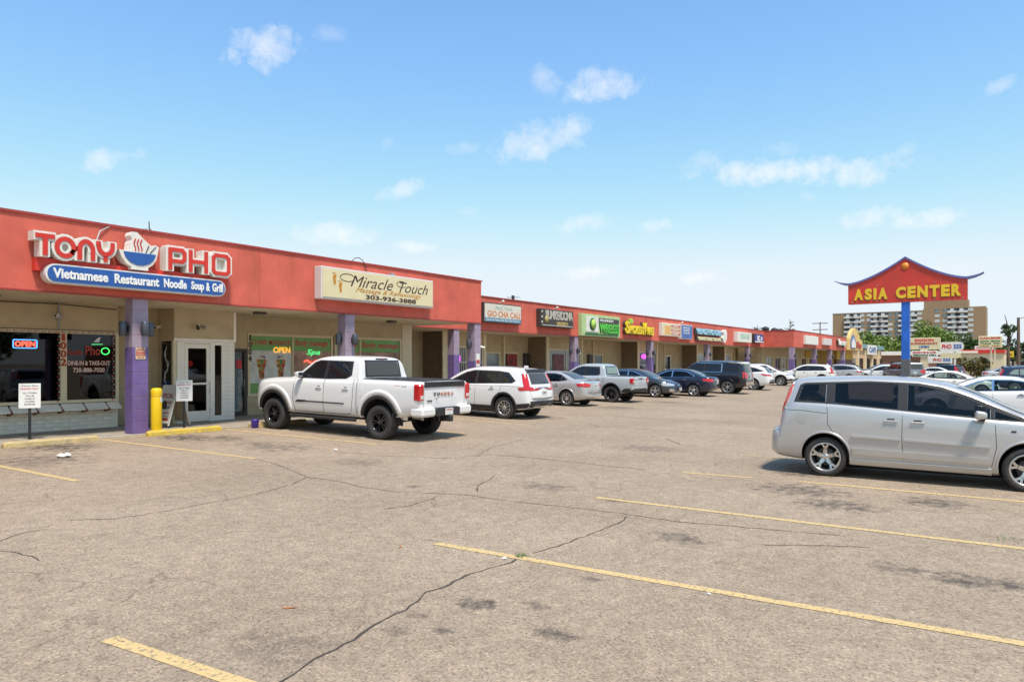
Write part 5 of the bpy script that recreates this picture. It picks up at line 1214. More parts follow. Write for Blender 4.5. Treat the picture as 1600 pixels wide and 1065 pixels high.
def build_car(name, S, P, label, cat, group=None, glass=None):
    root = empty(name, label=label, cat=cat, group=group); me, solid = body_mesh(S, P); body = link('body', me, root); sk = Skin(solid); S['sk'] = sk; ro = S['ro']; W2 = S['W'] / 2; G = glass or M_CGLASS
    for xw in (0, S['wb']):
        for sy in (1, -1):
            tm, rm, dm, km = wheel_meshes(S['R'], S['tw'], S['rim'], S['style'], S['rim_m']); wl_ = link('wheel', tm, root, (xw, sy * (W2 - .025 - S['tw'] / 2), S['R'] - .008)); wl_.rotation_euler = (0, 0 if sy > 0 else 0, 0 if sy > 0 else math.pi)
            link('rim', rm, wl_); link('brake_disc', dm, wl_); link('wheel_back', km, wl_)
    X = lambda pl: [(p[0] - ro, p[1]) for p in pl]
    for side in ('L', 'R'):
        if 'dlo' in S and not S.get('see'): sk.panel('window_trim', X(S['dlo']), side, .004, S.get('dlo_m', M_TRIM), root)
        elif 'dlo' in S: sk.panel('window_trim', X(S['dlo']), side, .004, S.get('dlo_m', M_TRIM), root, du=.016, nr=40, skirt=0, holes=[X(w_) for w_ in S['windows']])
        for k, pl in enumerate(S.get('windows', [])): sk.panel('side_window', X(pl), side, .006 if S.get('see') else .008, (S.get('front_glass', G) if k == S.get('front_i', 0) else G), root)
        for pl in S.get('seams', []): sk.seam(X(pl), side, S.get('seam_w', .011), M_SEAM, root)
        for (x, z) in S.get('handles', []):
            h, nn = sk.hit(side, x - ro, z); sy = 1 if side == 'L' else -1
            hb = MB(); hb.bbox(-.1, .1, -.012, .012, -.016, .016, .008); ho = hb.build('door_handle', S.get('handle_m', P), root, (x - ro, h.y + sy * .018, z)); MB().bbox(-.055, .055, -.004, .004, -.028, .028, .003).build('handle_cup', M_SEAM, ho, (0, -sy * .016, .012))
        for (pl, w, m, off) in S.get('strips', []): sk.seam(X(pl), side, w, m, root, off, 'side_moulding')
        for (pl, m, nm, off) in S.get('side_panels', []): sk.panel(nm, X(pl), side, off, m, root)
        if 'flare' in S:
            for xw in (0, S['wb']): sk.flare(side, xw, S['R'] + S.get('arch_up', .02), S.get('Ra', S['R'] * 1.16) - .006, S.get('Ra', S['R'] * 1.16) + S['flare'], .014, S.get('flare_m', M_TRIM), root)
        else:
            for xw in (0, S['wb']): sk.flare(side, xw, S['R'] + S.get('arch_up', .02), S.get('Ra', S['R'] * 1.16) - .004, S.get('Ra', S['R'] * 1.16) + .03, .008, P, root)
        for (r0, r1, off) in S.get('bulge', []):
            for xw in (0, S['wb']): sk.flare(side, xw, S['R'] + S.get('arch_up', .02), r0, r1, off, P, root, 2, 178)
        if 'mirror' in S:
            mx, mz, mm = S['mirror']; h, nn = sk.hit(side, mx - ro, mz); sy = 1 if side == 'L' else -1; yb = h.y
            bm = bmesh.new(); bmesh.ops.create_cube(bm, size=1)
            for v in bm.verts: v.co = Vector((v.co.x * .15 * (1.0 if v.co.x < 0 else 1), v.co.y * .21, v.co.z * .145))
            for v in bm.verts:
                if v.co.x > 0: v.co.z *= .62; v.co.y *= .85
            bmesh.ops.bevel(bm, geom=bm.edges[:], offset=.04, segments=3, affect='EDGES', profile=.6); me_ = bpy.data.meshes.new('mirror'); bm.to_mesh(me_); bm.free(); me_.materials.append(mm)
            for p_ in me_.polygons: p_.use_smooth = True
            mo = link('mirror', me_, root, (mx - ro, yb + sy * .17, mz + .03)); MB().bbox(-.03, .05, -.09, .09, -.03, .02, .008).build('mirror_arm', M_TRIM, mo, (0, -sy * .10, -.055)); MB().box(-.083, -.078, -.075, .075, -.045, .045).build('mirror_glass', M_CHROME, mo)
        for (pl, m, nm, off) in S.get('rear_panels', []):
            pl2 = [((p[0] if side == 'L' else -p[0]), p[1]) for p in pl]; sk.panel(nm, pl2, 'B', off, m, root)
        for (pl, m, nm, off) in S.get('front_panels', []):
            pl2 = [((p[0] if side == 'L' else -p[0]), p[1]) for p in pl]; sk.panel(nm, pl2, 'F', off, m, root)
    for (pl, m, nm, off) in S.get('rear_mid', []): sk.panel(nm, pl + [(-p[0], p[1]) for p in pl[::-1]], 'B', off, m, root, du=.1)
    for (pl, m, nm, off) in S.get('front_mid', []): sk.panel(nm, pl + [(-p[0], p[1]) for p in pl[::-1]], 'F', off, m, root, du=.1)
    for (x, y, m, nm, off) in S.get('top_panels', []): sk.panel(nm, [(x[0] - ro, -y), (x[1] - ro, -y), (x[1] - ro, y), (x[0] - ro, y)], 'T', off, m, root, du=.15)
    for (pl, w, m) in S.get('rear_seams', []): sk.seam(pl, 'B', w, m, root); sk.seam([(-p[0], p[1]) for p in pl], 'B', w, m, root)
    def plate(axis, z, sgn):
        h, nn = sk.hit(axis, 0, z); pl = MB().bbox(-.006, .006, -.155, .155, -.078, .078, .003).build('number_plate', M_PLATE, root, (h.x + sgn * .012, 0, z)); q = MB()
        for k in range(6): q.box(.0065 * sgn - .0006, .0065 * sgn + .0006, -.115 + k * .04, -.09 + k * .04, -.03, .035)
        q.build('plate_text', M_PLATET, pl)
    for (dx, y0, y1, z0, z1, b_) in S.get('corner_lamps', []):
        for sy in (1, -1):
            lm = MB().bbox(-ro - .014, -ro + dx, *sorted((sy * y0, sy * y1)), z0, z1, b_).build('tail_lamp', M_TAIL, root); MB().bbox(-ro - .019, -ro + dx * .4, *sorted((sy * (y0 + .02), sy * (y1 - .035))), z0 + .05, z0 + .13, .006).build('reverse_lens', M_TAILP, lm)
    if 'plate' in S: plate('B', S['plate'], -1)
    if 'fplate' in S: plate('F', S['fplate'], 1)
    for (x0, x1, y, zoff, m) in S.get('rails', []):
        for sy in (1, -1):
            pts = []
            for i in range(9): x = x0 + (x1 - x0) * i / 8; h, nn = sk.hit('T', x - ro, sy * y); pts.append((x - ro, sy * y, h.z + (zoff if 0 < i < 8 else 0)))
            MB().tube(pts, .014, 6).build('roof_rail', m, root)
    for (x, n_) in S.get('seats', []):      # seat backs and headrests seen through the glass
        zb_ = S['seat_z']
        for yy in ((-.38, .38) if n_ == 2 else (-.45, 0, .45)):
            st_ = MB().bbox(x - ro - .06, x - ro + .06, yy - .22, yy + .22, zb_ - .25, zb_ + .20, .05).build('seat', M_SEAT, root); MB().bbox(x - ro - .05, x - ro + .03, yy - .12, yy + .12, zb_ + .22, zb_ + .38, .04).build('headrest', M_SEAT, st_)
    # dark underbody so light does not pass below the shell
    zb = min(p[1] for p in S['bottom']); part('underbody', M_WELL, root, (-.3, S['wb'] + .25, -W2 * .62, W2 * .62, zb - .06, zb + .1)); q = MB()
    for xw in (0, S['wb']): q.tube([(xw, -W2 + .2, S['R']), (xw, W2 - .2, S['R'])], .045, 8)
    q.build('axles', M_WELL, root)
    return root

def place(root, S, contact, heading, near='L', axle='rear'):
    """contact: ground point under the near-side tyre of that axle"""
    a = R(heading); f = Vector((math.cos(a), math.sin(a))); l = Vector((-f.y, f.x)) * (1 if near == 'L' else -1)
    p = Vector(contact) - l * (S['W'] / 2 - .12) - (f * S['wb'] if axle == 'front' else f * 0)
    pf = p + f * S['wb']; z0, z1 = lot_z(p.y), lot_z(pf.y); sl_ = lot_z(p.y - l.y * 0)
    root.location = (p.x, p.y, z0 + .004); root.rotation_euler = (0, -math.atan2(z1 - z0, S['wb']), a)

def recolor(src, label, P_old, P_new, group=None, glass=None, name=None):
    n = copy_tree(src); n['label'] = label
    if group: n['group'] = group
    if name: n.name = name
    def walk_(o):
        for c in [x for x in bpy.data.objects if x.parent == o]:
            if c.data and any(m in (P_old, M_CGLASS, G_TINT, G_CLEAR) for m in c.data.materials):
                c.data = c.data.copy()
                for i, m in enumerate(c.data.materials):
                    if m == P_old: c.data.materials[i] = P_new
                    elif glass and m in (M_CGLASS, G_TINT, G_CLEAR): c.data.materials[i] = glass
            walk_(c)
    walk_(n); return n
PLAN = lambda L, r=.10, f=.18: [(0, .80), (.03, .875), (.10, .935), (.3, .975), (.8, 1.0), (L - 1.3, 1.0), (L - .75, .965), (L - .35, .88), (L - .12, .76), (L, .62)]
# ------------------------------------------------------------------ full-size pickup
TRUCK = dict(L=5.95, W=2.03, ro=1.24, wb=3.70, R=.415, tw=.29, rim=.245, style='twin', rim_m=M_ALLOYD, Ra=.52, arch_up=.05, tumble=.30, bowr=.03, bowf=.25, flare=.075, seam_w=.014, bulge=[(.60, .73, .012)],
  top=[(0, 1.385), (.015, 1.41), (.05, 1.43), (.5, 1.435), (1.90, 1.435), (1.955, 1.44), (1.985, 1.60), (2.03, 1.86), (2.09, 1.945), (2.25, 1.975), (2.7, 1.995), (3.2, 1.985), (3.5, 1.945), (3.62, 1.90), (4.32, 1.44), (4.42, 1.41), (4.9, 1.39), (5.4, 1.35), (5.72, 1.28), (5.86, 1.18), (5.95, .96)],
  belt=[(0, 1.38), (1.9, 1.385), (2.05, 1.36), (3.0, 1.345), (4.2, 1.34), (4.7, 1.31), (5.4, 1.26), (5.8, 1.14), (5.95, .90)], bottom=[(0, .70), (.3, .62), (.8, .52), (1.8, .47), (4.6, .47), (5.2, .50), (5.7, .46), (5.95, .58)],
  plan=[(0, .945), (.02, .965), (.10, .985), (.4, .995), (1, 1.0), (1.9, .995), (2.0, .98), (2.1, .975), (3.8, .975), (4.4, .99), (4.9, 1.0), (5.4, .985), (5.7, .93), (5.87, .84), (5.95, .74)],
  dlo=[(2.38, 1.415), (2.22, 1.50), (2.26, 1.85), (3.42, 1.86), (3.60, 1.80), (4.06, 1.44), (4.06, 1.39), (3.0, 1.39)],
  windows=[[(3.16, 1.42), (3.16, 1.835), (3.40, 1.835), (3.56, 1.785), (3.93, 1.46), (3.93, 1.42)], [(2.46, 1.42), (2.29, 1.51), (2.33, 1.83), (3.05, 1.835), (3.05, 1.42)]],
  seams=[[(1.975, .60), (1.975, 1.40)], [(2.10, 1.40), (2.10, .95), (2.16, .58), (2.3, .53)], [(3.10, 1.38), (3.10, .53)], [(4.16, 1.36), (4.20, .9), (4.12, .53)], [(2.3, .535), (4.12, .535)]],
  handles=[(2.22 + .13, 1.17), (3.27, 1.17)], mirror=(3.92, 1.46, P_WHITE),
  strips=[([(2.05 + .33, .80), (4.05, .80)], .035, M_TRIM, .012)],
  side_panels=[([(5.52, 1.02), (5.5, 1.14), (5.8, 1.10), (5.86, 1.0)], M_HEAD, 'head_lamp', .01), ([(3.86, .775), (3.72, .83), (4.02, .83), (4.10, .775)], M_TRIM, 'badge_plate', .013), ([(1.78, 1.0), (1.74, 1.05), (1.74, 1.18), (1.78, 1.22), (1.88, 1.22), (1.90, 1.18), (1.90, 1.05), (1.88, 1.0)], P_WHITE, 'fuel_flap', .004)],
  corner_lamps=[(.19, .845, 1.012, .97, 1.36, .03)],
  rear_mid=[([(-.80, 1.285), (-.80, 1.405)], M_TRIM, 'tailgate_cap', .018)], rear_seams=[([(.815, .78), (.815, 1.40)], .014, M_SEAM)],
  top_panels=[((.07, 1.93), .80, M_TRIM, 'tonneau_cover', .018)])
TRUCK['rear_mid'].append(([(-.62, 1.50), (-.60, 1.86)], M_CGLASSM, 'rear_window', .012))
TRUCK['rear_mid'].append(([(-.68, 1.46), (-.645, 1.885)], M_TRIM, 'rear_window_seal', .006))
t = build_car('pickup_truck', TRUCK, P_WHITE, 'white crew cab pickup truck with black wheels and tonneau cover', 'truck')
# rear step bumper
for sy in (1, -1): MB().bbox(-1.24 - .10, -1.24 + .30, *sorted((sy * .48, sy * .995)), .60, .82, .05).build('rear_bumper', P_WHITE, t)
part('bumper_step', M_TRIM, t, (-1.35, -1.10, -.475, .475, .60, .80), b=.02); part('tow_hitch', M_TRIM, t, (-1.44, -1.2, -.06, .06, .46, .60), b=.01)
MB().bbox(-.006, .006, -.155, .155, -.08, .08, .003).build('number_plate', M_PLATE, t, (-1.358, 0, .70)); part('plate_print', M_SRED2, t, (-1.3655, -1.3645, -.12, .12, .73, .755))
q = MB(); q.tube([(-.75, .62, .56), (-1.0, .66, .55), (-1.12, .72, .54)], .035, 8); q.build('exhaust_pipe', M_GREY, t)
for sy in (1, -1):
    q = MB(); q.tube([(.75, sy * .97, .42), (.85, sy * 1.0, .42), (2.95, sy * 1.0, .42), (3.05, sy * .97, .42)], .042, 8); q.build('running_board', M_TRIM, t)
    part('mud_flap', M_TRIM, t, (-.46, -.43, *sorted((sy * .75, sy * 1.0)), .34, .66))
FACE_B = Matrix(((0, 0, -1), (-1, 0, 0), (0, 1, 0)))
M_BADGE = mat('badge_black', (.02, .02, .02), .5); M_BADGER = mat('badge_red_fade', (.50, .22, .17), .5)
for ch, y, m in (('T', .42, M_BADGE), ('U', .28, M_BADGE), ('N', .14, M_BADGER), ('D', .0, M_BADGER), ('R', -.14, M_BADGER), ('A', -.28, M_BADGER)):
    text('tailgate_letter', ch, -y - .045, -y + .045, 1.08, 1.16, 1.246, m, t, FACE_B, bold=.03, depth=.012)
text('badge', 'i-FORCE', -.72, -.52, .955, .985, 1.244, M_BADGE, t, FACE_B, bold=.03, depth=.012)
q = MB(); q.box(-1.262, -1.25, .36, .375, .98, 1.03); q.build('badge_mark', M_BADGE, t)
for tx, a, c, m in (('TRD', .47, .64, M_SRED), ('4x4', .67, .82, M_BADGE)): text('bed_badge', tx, a, c, 1.275, 1.315, .992, m, t, Matrix(((-1, 0, 0), (0, 0, 1), (0, 1, 0))), bold=.03, depth=.03)
part('third_brake_lamp', M_TRIM, t, (.80, .83, -.22, .22, 1.905, 1.935), b=.006); part('lamp_strip', M_TAIL, t, (.792, .799, -.06, .06, 1.912, 1.928))
place(t, TRUCK, (12.15, 12.61), 94.5)

# ------------------------------------------------------------------ silver minivan
VAN = dict(L=4.60, W=1.755, ro=.96, wb=2.75, R=.322, tw=.205, rim=.238, style='fiveY', rim_m=M_ALLOY, tumble=.34, bowr=.12, bowf=.35, Ra=.375, seam_w=.008,
  top=[(0, .60), (.02, .70), (.07, .755), (.165, .79), (.18, .92), (.215, 1.09), (.29, 1.33), (.36, 1.51), (.41, 1.585), (.50, 1.615), (.9, 1.645), (1.6, 1.665), (2.2, 1.645), (2.6, 1.585), (2.85, 1.51), (3.80, 1.08), (3.9, 1.045), (4.2, .93), (4.42, .80), (4.54, .66), (4.60, .52)],
  belt=[(0, .58), (.15, .80), (.3, 1.10), (.5, 1.185), (1.2, 1.165), (2.2, 1.09), (3.2, 1.02), (3.9, .97), (4.3, .82), (4.6, .48)], bottom=[(0, .36), (.15, .29), (.5, .25), (1.2, .21), (3.4, .20), (4.2, .22), (4.5, .26), (4.6, .34)],
  plan=[(0, .78), (.03, .87), (.10, .945), (.2, .965), (.5, .985), (1, 1.0), (3.2, 1.0), (3.8, .965), (4.2, .88), (4.45, .74), (4.6, .56)],
  dlo=[(.46, 1.215), (.545, 1.50), (.62, 1.535), (1.6, 1.58), (2.3, 1.555), (2.62, 1.50), (3.0, 1.36), (3.72, 1.04), (3.72, 1.01), (3.1, 1.045), (1.9, 1.135), (1.0, 1.20)],
  windows=[[(2.16, 1.135), (2.16, 1.525), (2.30, 1.515), (2.58, 1.46), (2.96, 1.325), (3.24, 1.19), (3.24, 1.055)], [(1.10, 1.215), (1.10, 1.53), (1.60, 1.55), (2.02, 1.54), (2.02, 1.145)], [(.53, 1.245), (.60, 1.49), (.66, 1.505), (.96, 1.52), (.96, 1.225)], [(3.30, 1.05), (3.30, 1.16), (3.62, 1.035)]],
  see=True, seats=[(1.98, 2), (1.08, 2), (.62, 2)], seat_z=1.12,
  seams=[[(2.09, 1.10), (2.085, .62), (2.12, .30)], [(.98, 1.20), (1.0, 1.02), (1.0, .86), (1.10, .72), (1.20, .62), (1.30, .45), (1.32, .30)], [(3.30, 1.02), (3.32, .62), (3.26, .34), (3.24, .28)], [(.17, 1.08), (.6, 1.075), (.98, 1.04)]],
  handles=[(1.93, .955), (2.30, .945)], handle_m=P_SILVER, mirror=(3.13, 1.075, P_SILVER),
  strips=[],
  side_panels=[([(.12, 1.07), (.26, 1.55), (.45, 1.55), (.43, 1.42), (.37, 1.2), (.29, 1.07)], M_TAILP, 'tail_lamp_housing', .010), ([(.14, 1.09), (.275, 1.50), (.44, 1.50), (.41, 1.36), (.35, 1.2), (.28, 1.09)], M_TAIL2, 'tail_lamp', .016), ([(1.36, .705), (2.07, .685), (2.07, .655), (1.36, .675)], P_SILVER, 'side_moulding', .030), ([(2.11, .684), (3.24, .645), (3.24, .615), (2.11, .654)], P_SILVER, 'side_moulding', .030), ([(1.40, .40), (1.36, .50), (3.22, .46), (3.24, .37)], P_SILVER, 'door_crease', .024), ([(1.34, .24), (1.34, .32), (3.26, .31), (3.26, .23)], P_SILVER, 'sill', .03), ([(.56, .86), (.53, .90), (.53, .99), (.56, 1.03), (.66, 1.03), (.69, .99), (.69, .90), (.66, .86)], P_SILVER, 'fuel_flap', .004), ([(3.50, .86), (3.50, .885), (3.56, .885), (3.56, .86)], M_TRIM, 'side_marker', .008), ([(4.02, .72), (4.0, .86), (4.25, .84), (4.40, .74)], M_HEAD, 'head_lamp', .01)],
  rear_panels=[([(.62, 1.10), (.60, 1.54), (.70, 1.54), (.80, 1.10)], M_TAILP, 'tail_lamp', .012)], rear_mid=[([(-.55, 1.16), (-.50, 1.50)], M_CGLASS, 'rear_window', .01)], front_mid=[([(-.66, 1.10), (-.55, 1.50)], M_CGLASSM, 'windscreen', .008), ([(-.4, .42), (-.4, .56)], M_TRIM, 'grille', .01)], plate=.90)
v = build_car('minivan', VAN, P_SILVER, 'silver minivan with tinted windows and five-spoke alloy wheels', 'van', glass=G_TINT)
place(v, VAN, (12.78, 2.73), -87.0, 'R')

# ------------------------------------------------------------------ compact crossover
SUV = dict(L=4.69, W=1.866, ro=1.0, wb=2.70, R=.367, tw=.235, rim=.238, style='ten', rim_m=M_ALLOY, tumble=.36, bowr=.14, bowf=.25, Ra=.43, flare=.06, seam_w=.011,
  top=[(0, .72), (.02, .86), (.05, .97), (.09, 1.08), (.12, 1.14), (.30, 1.46), (.36, 1.58), (.42, 1.615), (.8, 1.655), (1.6, 1.685), (2.2, 1.675), (2.6, 1.61), (2.85, 1.53), (3.55, 1.14), (3.65, 1.10), (4.1, 1.04), (4.45, .95), (4.6, .82), (4.69, .66)],
  belt=[(0, .70), (.06, .94), (.15, 1.08), (.4, 1.13), (1.2, 1.11), (3.4, 1.03), (3.9, .99), (4.4, .88), (4.69, .62)], bottom=[(0, .48), (.15, .36), (.5, .30), (1.2, .25), (3.6, .24), (4.3, .27), (4.55, .32), (4.69, .42)], plan=PLAN(4.69),
  dlo=[(.72, 1.16), (.60, 1.24), (.92, 1.50), (1.3, 1.54), (2.3, 1.55), (2.62, 1.48), (3.45, 1.08), (3.42, 1.05)], windows=[[(2.20, 1.11), (2.20, 1.505), (2.34, 1.50), (2.60, 1.435), (3.22, 1.125), (3.22, 1.08)], [(1.24, 1.15), (1.24, 1.50), (2.10, 1.51), (2.10, 1.115)], [(.76, 1.18), (.70, 1.24), (.96, 1.465), (1.17, 1.49), (1.17, 1.155)]],
  seams=[[(2.14, 1.10), (2.14, .42)], [(1.10, 1.14), (1.14, .95), (1.38, .62), (1.40, .42)], [(3.30, 1.04), (3.34, .7), (3.22, .42)], [(.10, 1.05), (.6, 1.06), (1.1, 1.07), (3.3, 1.01)]], handles=[(1.48, .985), (2.40, .965)], mirror=(3.12, 1.10, P_WHITE),
  side_panels=[([(.02, .94), (.06, 1.0), (.16, 1.06), (.48, 1.02), (.40, .94)], M_TAIL, 'tail_lamp', .012), ([(.15, 1.04), (.37, 1.47), (.44, 1.47), (.27, 1.04)], M_TAIL, 'tail_lamp_upper', .013), ([(.12, .40), (.06, .55), (.5, .50), (.55, .34)], M_TRIM, 'bumper_cladding', .012), ([(1.42, .27), (1.42, .42), (3.25, .42), (3.25, .27)], M_TRIM, 'sill_cladding', .012), ([(4.05, .84), (4.0, .92), (4.35, .93), (4.55, .84)], M_HEAD, 'head_lamp', .01), ([(4.15, .38), (4.15, .52), (4.5, .52), (4.58, .40)], M_TRIM, 'front_cladding', .01)],
  rear_panels=[([(.50, .94), (.52, 1.0), (.70, 1.06), (.86, 1.03), (.86, .94)], M_TAIL, 'tail_lamp', .012), ([(.60, 1.46), (.66, 1.47), (.80, 1.03), (.70, 1.03)], M_TAIL, 'tail_lamp_upper', .013), ([(.30, .965), (.30, .995), (.50, .995), (.50, .95)], M_TAIL, 'tail_lamp_bar', .010)],
  rear_mid=[([(-.58, 1.14), (-.52, 1.47)], M_CGLASSM, 'rear_window', .010), ([(-.60, 1.505), (-.58, 1.585)], M_TRIM, 'roof_spoiler', .05), ([(-.74, .44), (-.74, .60)], M_TRIM, 'bumper_cladding', .014), ([(-.30, 1.03), (-.30, 1.05)], M_CHROME, 'badge_bar', .01)], rear_seams=[([(0, .66), (.68, .68), (.72, .92)], .01, M_SEAM)],
  front_mid=[([(-.70, 1.16), (-.58, 1.54)], M_CGLASSM, 'windscreen', .008), ([(-.48, .70), (-.52, .90)], M_TRIM, 'grille', .012), ([(-.55, .38), (-.60, .52)], M_TRIM, 'lower_intake', .012)], front_panels=[([(.50, .86), (.50, .93), (.80, .95), (.82, .86)], M_HEAD, 'head_lamp', .012), ([(.62, .44), (.60, .54), (.76, .56), (.78, .46)], M_TRIM, 'fog_lamp_pod', .012)], plate=.86)
s = build_car('suv', SUV, P_WHITE, 'white crossover with black arch trim parked beside the white pickup', 'suv')
place(s, SUV, (18.77, 13.77), 93.0)
part('roof_antenna', P_WHITE, s, (-.35, -.2, -.02, .02, 1.66, 1.72), b=.008)
# rear wiper
MB().tube([(-.93 + .06, 0, 1.17), (-.86, -.32, 1.22)], .012, 5).build('rear_wiper', M_TRIM, s)

# ------------------------------------------------------------------ compact sedan
SEDAN = dict(L=4.52, W=1.755, ro=.95, wb=2.67, R=.322, tw=.205, rim=.215, style='ten', rim_m=M_ALLOY, tumble=.50, bowr=.16, bowf=.3, Ra=.37,
  top=[(0, .62), (.02, .82), (.05, .95), (.10, 1.015), (.3, 1.045), (.55, 1.07), (.8, 1.17), (1.25, 1.355), (1.55, 1.42), (1.9, 1.44), (2.3, 1.425), (2.6, 1.36), (3.35, 1.02), (3.5, .97), (3.9, .90), (4.2, .80), (4.4, .68), (4.52, .50)],
  belt=[(0, .60), (.10, .94), (.4, .985), (1.5, .955), (3.2, .90), (3.6, .87), (4.2, .73), (4.52, .46)], bottom=[(0, .40), (.15, .30), (.5, .24), (1.2, .20), (3.4, .19), (4.2, .21), (4.4, .24), (4.52, .32)], plan=PLAN(4.52),
  dlo=[(.98, 1.06), (.95, 1.10), (1.30, 1.29), (1.6, 1.335), (2.2, 1.335), (2.45, 1.28), (3.16, .97), (3.14, .945), (1.3, 1.005)], windows=[[(2.12, 1.0), (2.12, 1.295), (2.2, 1.29), (2.42, 1.24), (2.98, .985), (2.98, .965)], [(1.26, 1.03), (1.26, 1.23), (1.38, 1.27), (1.62, 1.295), (2.02, 1.295), (2.02, 1.005)], [(1.03, 1.075), (1.19, 1.185), (1.19, 1.045)]],
  seams=[[(2.07, .98), (2.07, .30)], [(1.05, 1.0), (1.08, .85), (1.32, .58), (1.34, .30)], [(3.14, .93), (3.20, .6), (3.10, .28)]], handles=[(1.42, .86), (2.33, .84)], mirror=(2.96, .985, P_SILVER),
  strips=[([(1.38, .30), (3.08, .28)], .05, None, .012)],
  side_panels=[([(.10, .80), (.06, .90), (.16, .96), (.50, .92), (.42, .82)], M_TAIL, 'tail_lamp', .010), ([(3.95, .60), (3.92, .74), (4.2, .70), (4.38, .60)], M_HEAD, 'head_lamp', .01)],
  rear_panels=[([(.44, .80), (.44, .90), (.70, .95), (.82, .90), (.80, .78)], M_TAIL, 'tail_lamp', .010)], rear_mid=[([(-.60, 1.11), (-.50, 1.37)], M_CGLASSM, 'rear_window', .008), ([(-.28, .76), (-.28, .90)], P_SILVER, 'plate_recess', .004)], rear_seams=[([(.44, .66), (.62, .70), (.68, .80)], .009, M_SEAM), ([(0, .655), (.44, .66)], .009, M_SEAM)],
  front_mid=[([(-.62, 1.03), (-.52, 1.36)], M_CGLASSM, 'windscreen', .008), ([(-.40, .52), (-.42, .66)], M_TRIM, 'grille', .012), ([(-.45, .28), (-.5, .42)], M_TRIM, 'lower_intake', .012)], front_panels=[([(.44, .60), (.42, .68), (.70, .74), (.74, .62)], M_HEAD, 'head_lamp', .012), ([(.52, .32), (.52, .42), (.68, .44), (.70, .34)], M_CHROME, 'fog_lamp', .012)], plate=.83)
SEDAN['strips'] = []; SEDAN['see'] = True; SEDAN['seats'] = [(2.0, 2), (1.2, 2)]; SEDAN['seat_z'] = .92
c = build_car('sedan', SEDAN, P_SILVER, 'silver compact sedan parked between white crossover and grey pickup', 'car', glass=G_CLEAR)
place(c, SEDAN, (25.33, 15.4), 93.0)

# ------------------------------------------------------------------ compact pickup
MINI = dict(L=5.07, W=1.844, ro=1.07, wb=3.08, R=.372, tw=.24, rim=.235, style='six', rim_m=M_ALLOYD, Ra=.44, arch_up=.03, tumble=.30, bowr=.04, bowf=.2, flare=.055,
  top=[(0, 1.06), (.015, 1.15), (.05, 1.175), (1.35, 1.195), (1.40, 1.21), (1.46, 1.45), (1.53, 1.66), (1.62, 1.715), (2.0, 1.745), (2.5, 1.735), (2.85, 1.66), (2.95, 1.62), (3.62, 1.20), (3.7, 1.17), (4.3, 1.12), (4.75, 1.03), (4.95, .90), (5.07, .70)],
  belt=[(0, 1.13), (1.4, 1.15), (1.6, 1.14), (3.5, 1.11), (4.2, 1.05), (4.7, .96), (5.07, .66)], bottom=[(0, .52), (.3, .46), (.8, .38), (1.5, .33), (4, .32), (4.7, .34), (5.07, .44)], plan=[(0, .955), (.02, .97), (.2, .99), (.6, 1.0), (4.2, 1.0), (4.6, .97), (4.9, .88), (5.07, .76)],
  dlo=[(1.72, 1.20), (1.64, 1.27), (1.70, 1.59), (2.6, 1.61), (2.85, 1.54), (3.40, 1.20), (3.40, 1.16)], windows=[[(2.45, 1.19), (2.45, 1.575), (2.6, 1.575), (2.82, 1.51), (3.26, 1.225), (3.26, 1.19)], [(1.79, 1.20), (1.71, 1.28), (1.76, 1.56), (2.36, 1.575), (2.36, 1.195)]],
  seams=[[(1.42, .5), (1.42, 1.13)], [(1.50, 1.14), (1.5, .8), (1.62, .45)], [(2.40, 1.15), (2.40, .42)], [(3.44, 1.13), (3.48, .8), (3.36, .42)]], handles=[(1.72, 1.02), (2.58, 1.01)], mirror=(3.22, 1.24, M_TRIM),
  corner_lamps=[(.17, .71, .925, .86, 1.10, .03)], side_panels=[([(.02, .48), (.02, .58), (.12, .64), (.38, .64), (.55, .54), (.55, .46)], M_TRIM, 'bumper_cladding', .014), ([(1.55, .34), (1.55, .44), (3.55, .44), (3.55, .34)], M_TRIM, 'sill_cladding', .012), ([(4.55, .86), (4.5, .98), (4.75, .97), (4.9, .86)], M_HEAD, 'head_lamp', .01)],
  rear_mid=[([(-.72, .60), (-.72, .635)], M_TRIM, 'tailgate_gap', .004), ([(-.56, 1.27), (-.53, 1.58)], M_CGLASSP, 'rear_window', .014), ([(-.63, 1.23), (-.58, 1.62)], M_TRIM, 'rear_window_seal', .008), ([(-.85, .50), (-.85, .60)], M_TRIM, 'bumper_step', .03), ([(-.22, 1.05), (-.22, 1.10)], M_TRIM, 'tailgate_handle', .006)], rear_seams=[([(.69, .64), (.69, 1.15)], .012, M_SEAM)], top_panels=[((.08, 1.36), .72, M_TRIM, 'bed_cover', -.0)])
MINI['top_panels'] = [((.08, 1.34), .70, M_TRIM, 'bed_cover', .012)]
m_ = build_car('pickup_truck', MINI, P_GREY, 'light grey compact pickup with black wheels and round-cornered tail lamps', 'truck')
place(m_, MINI, (29.03, 15.3), 93.0)

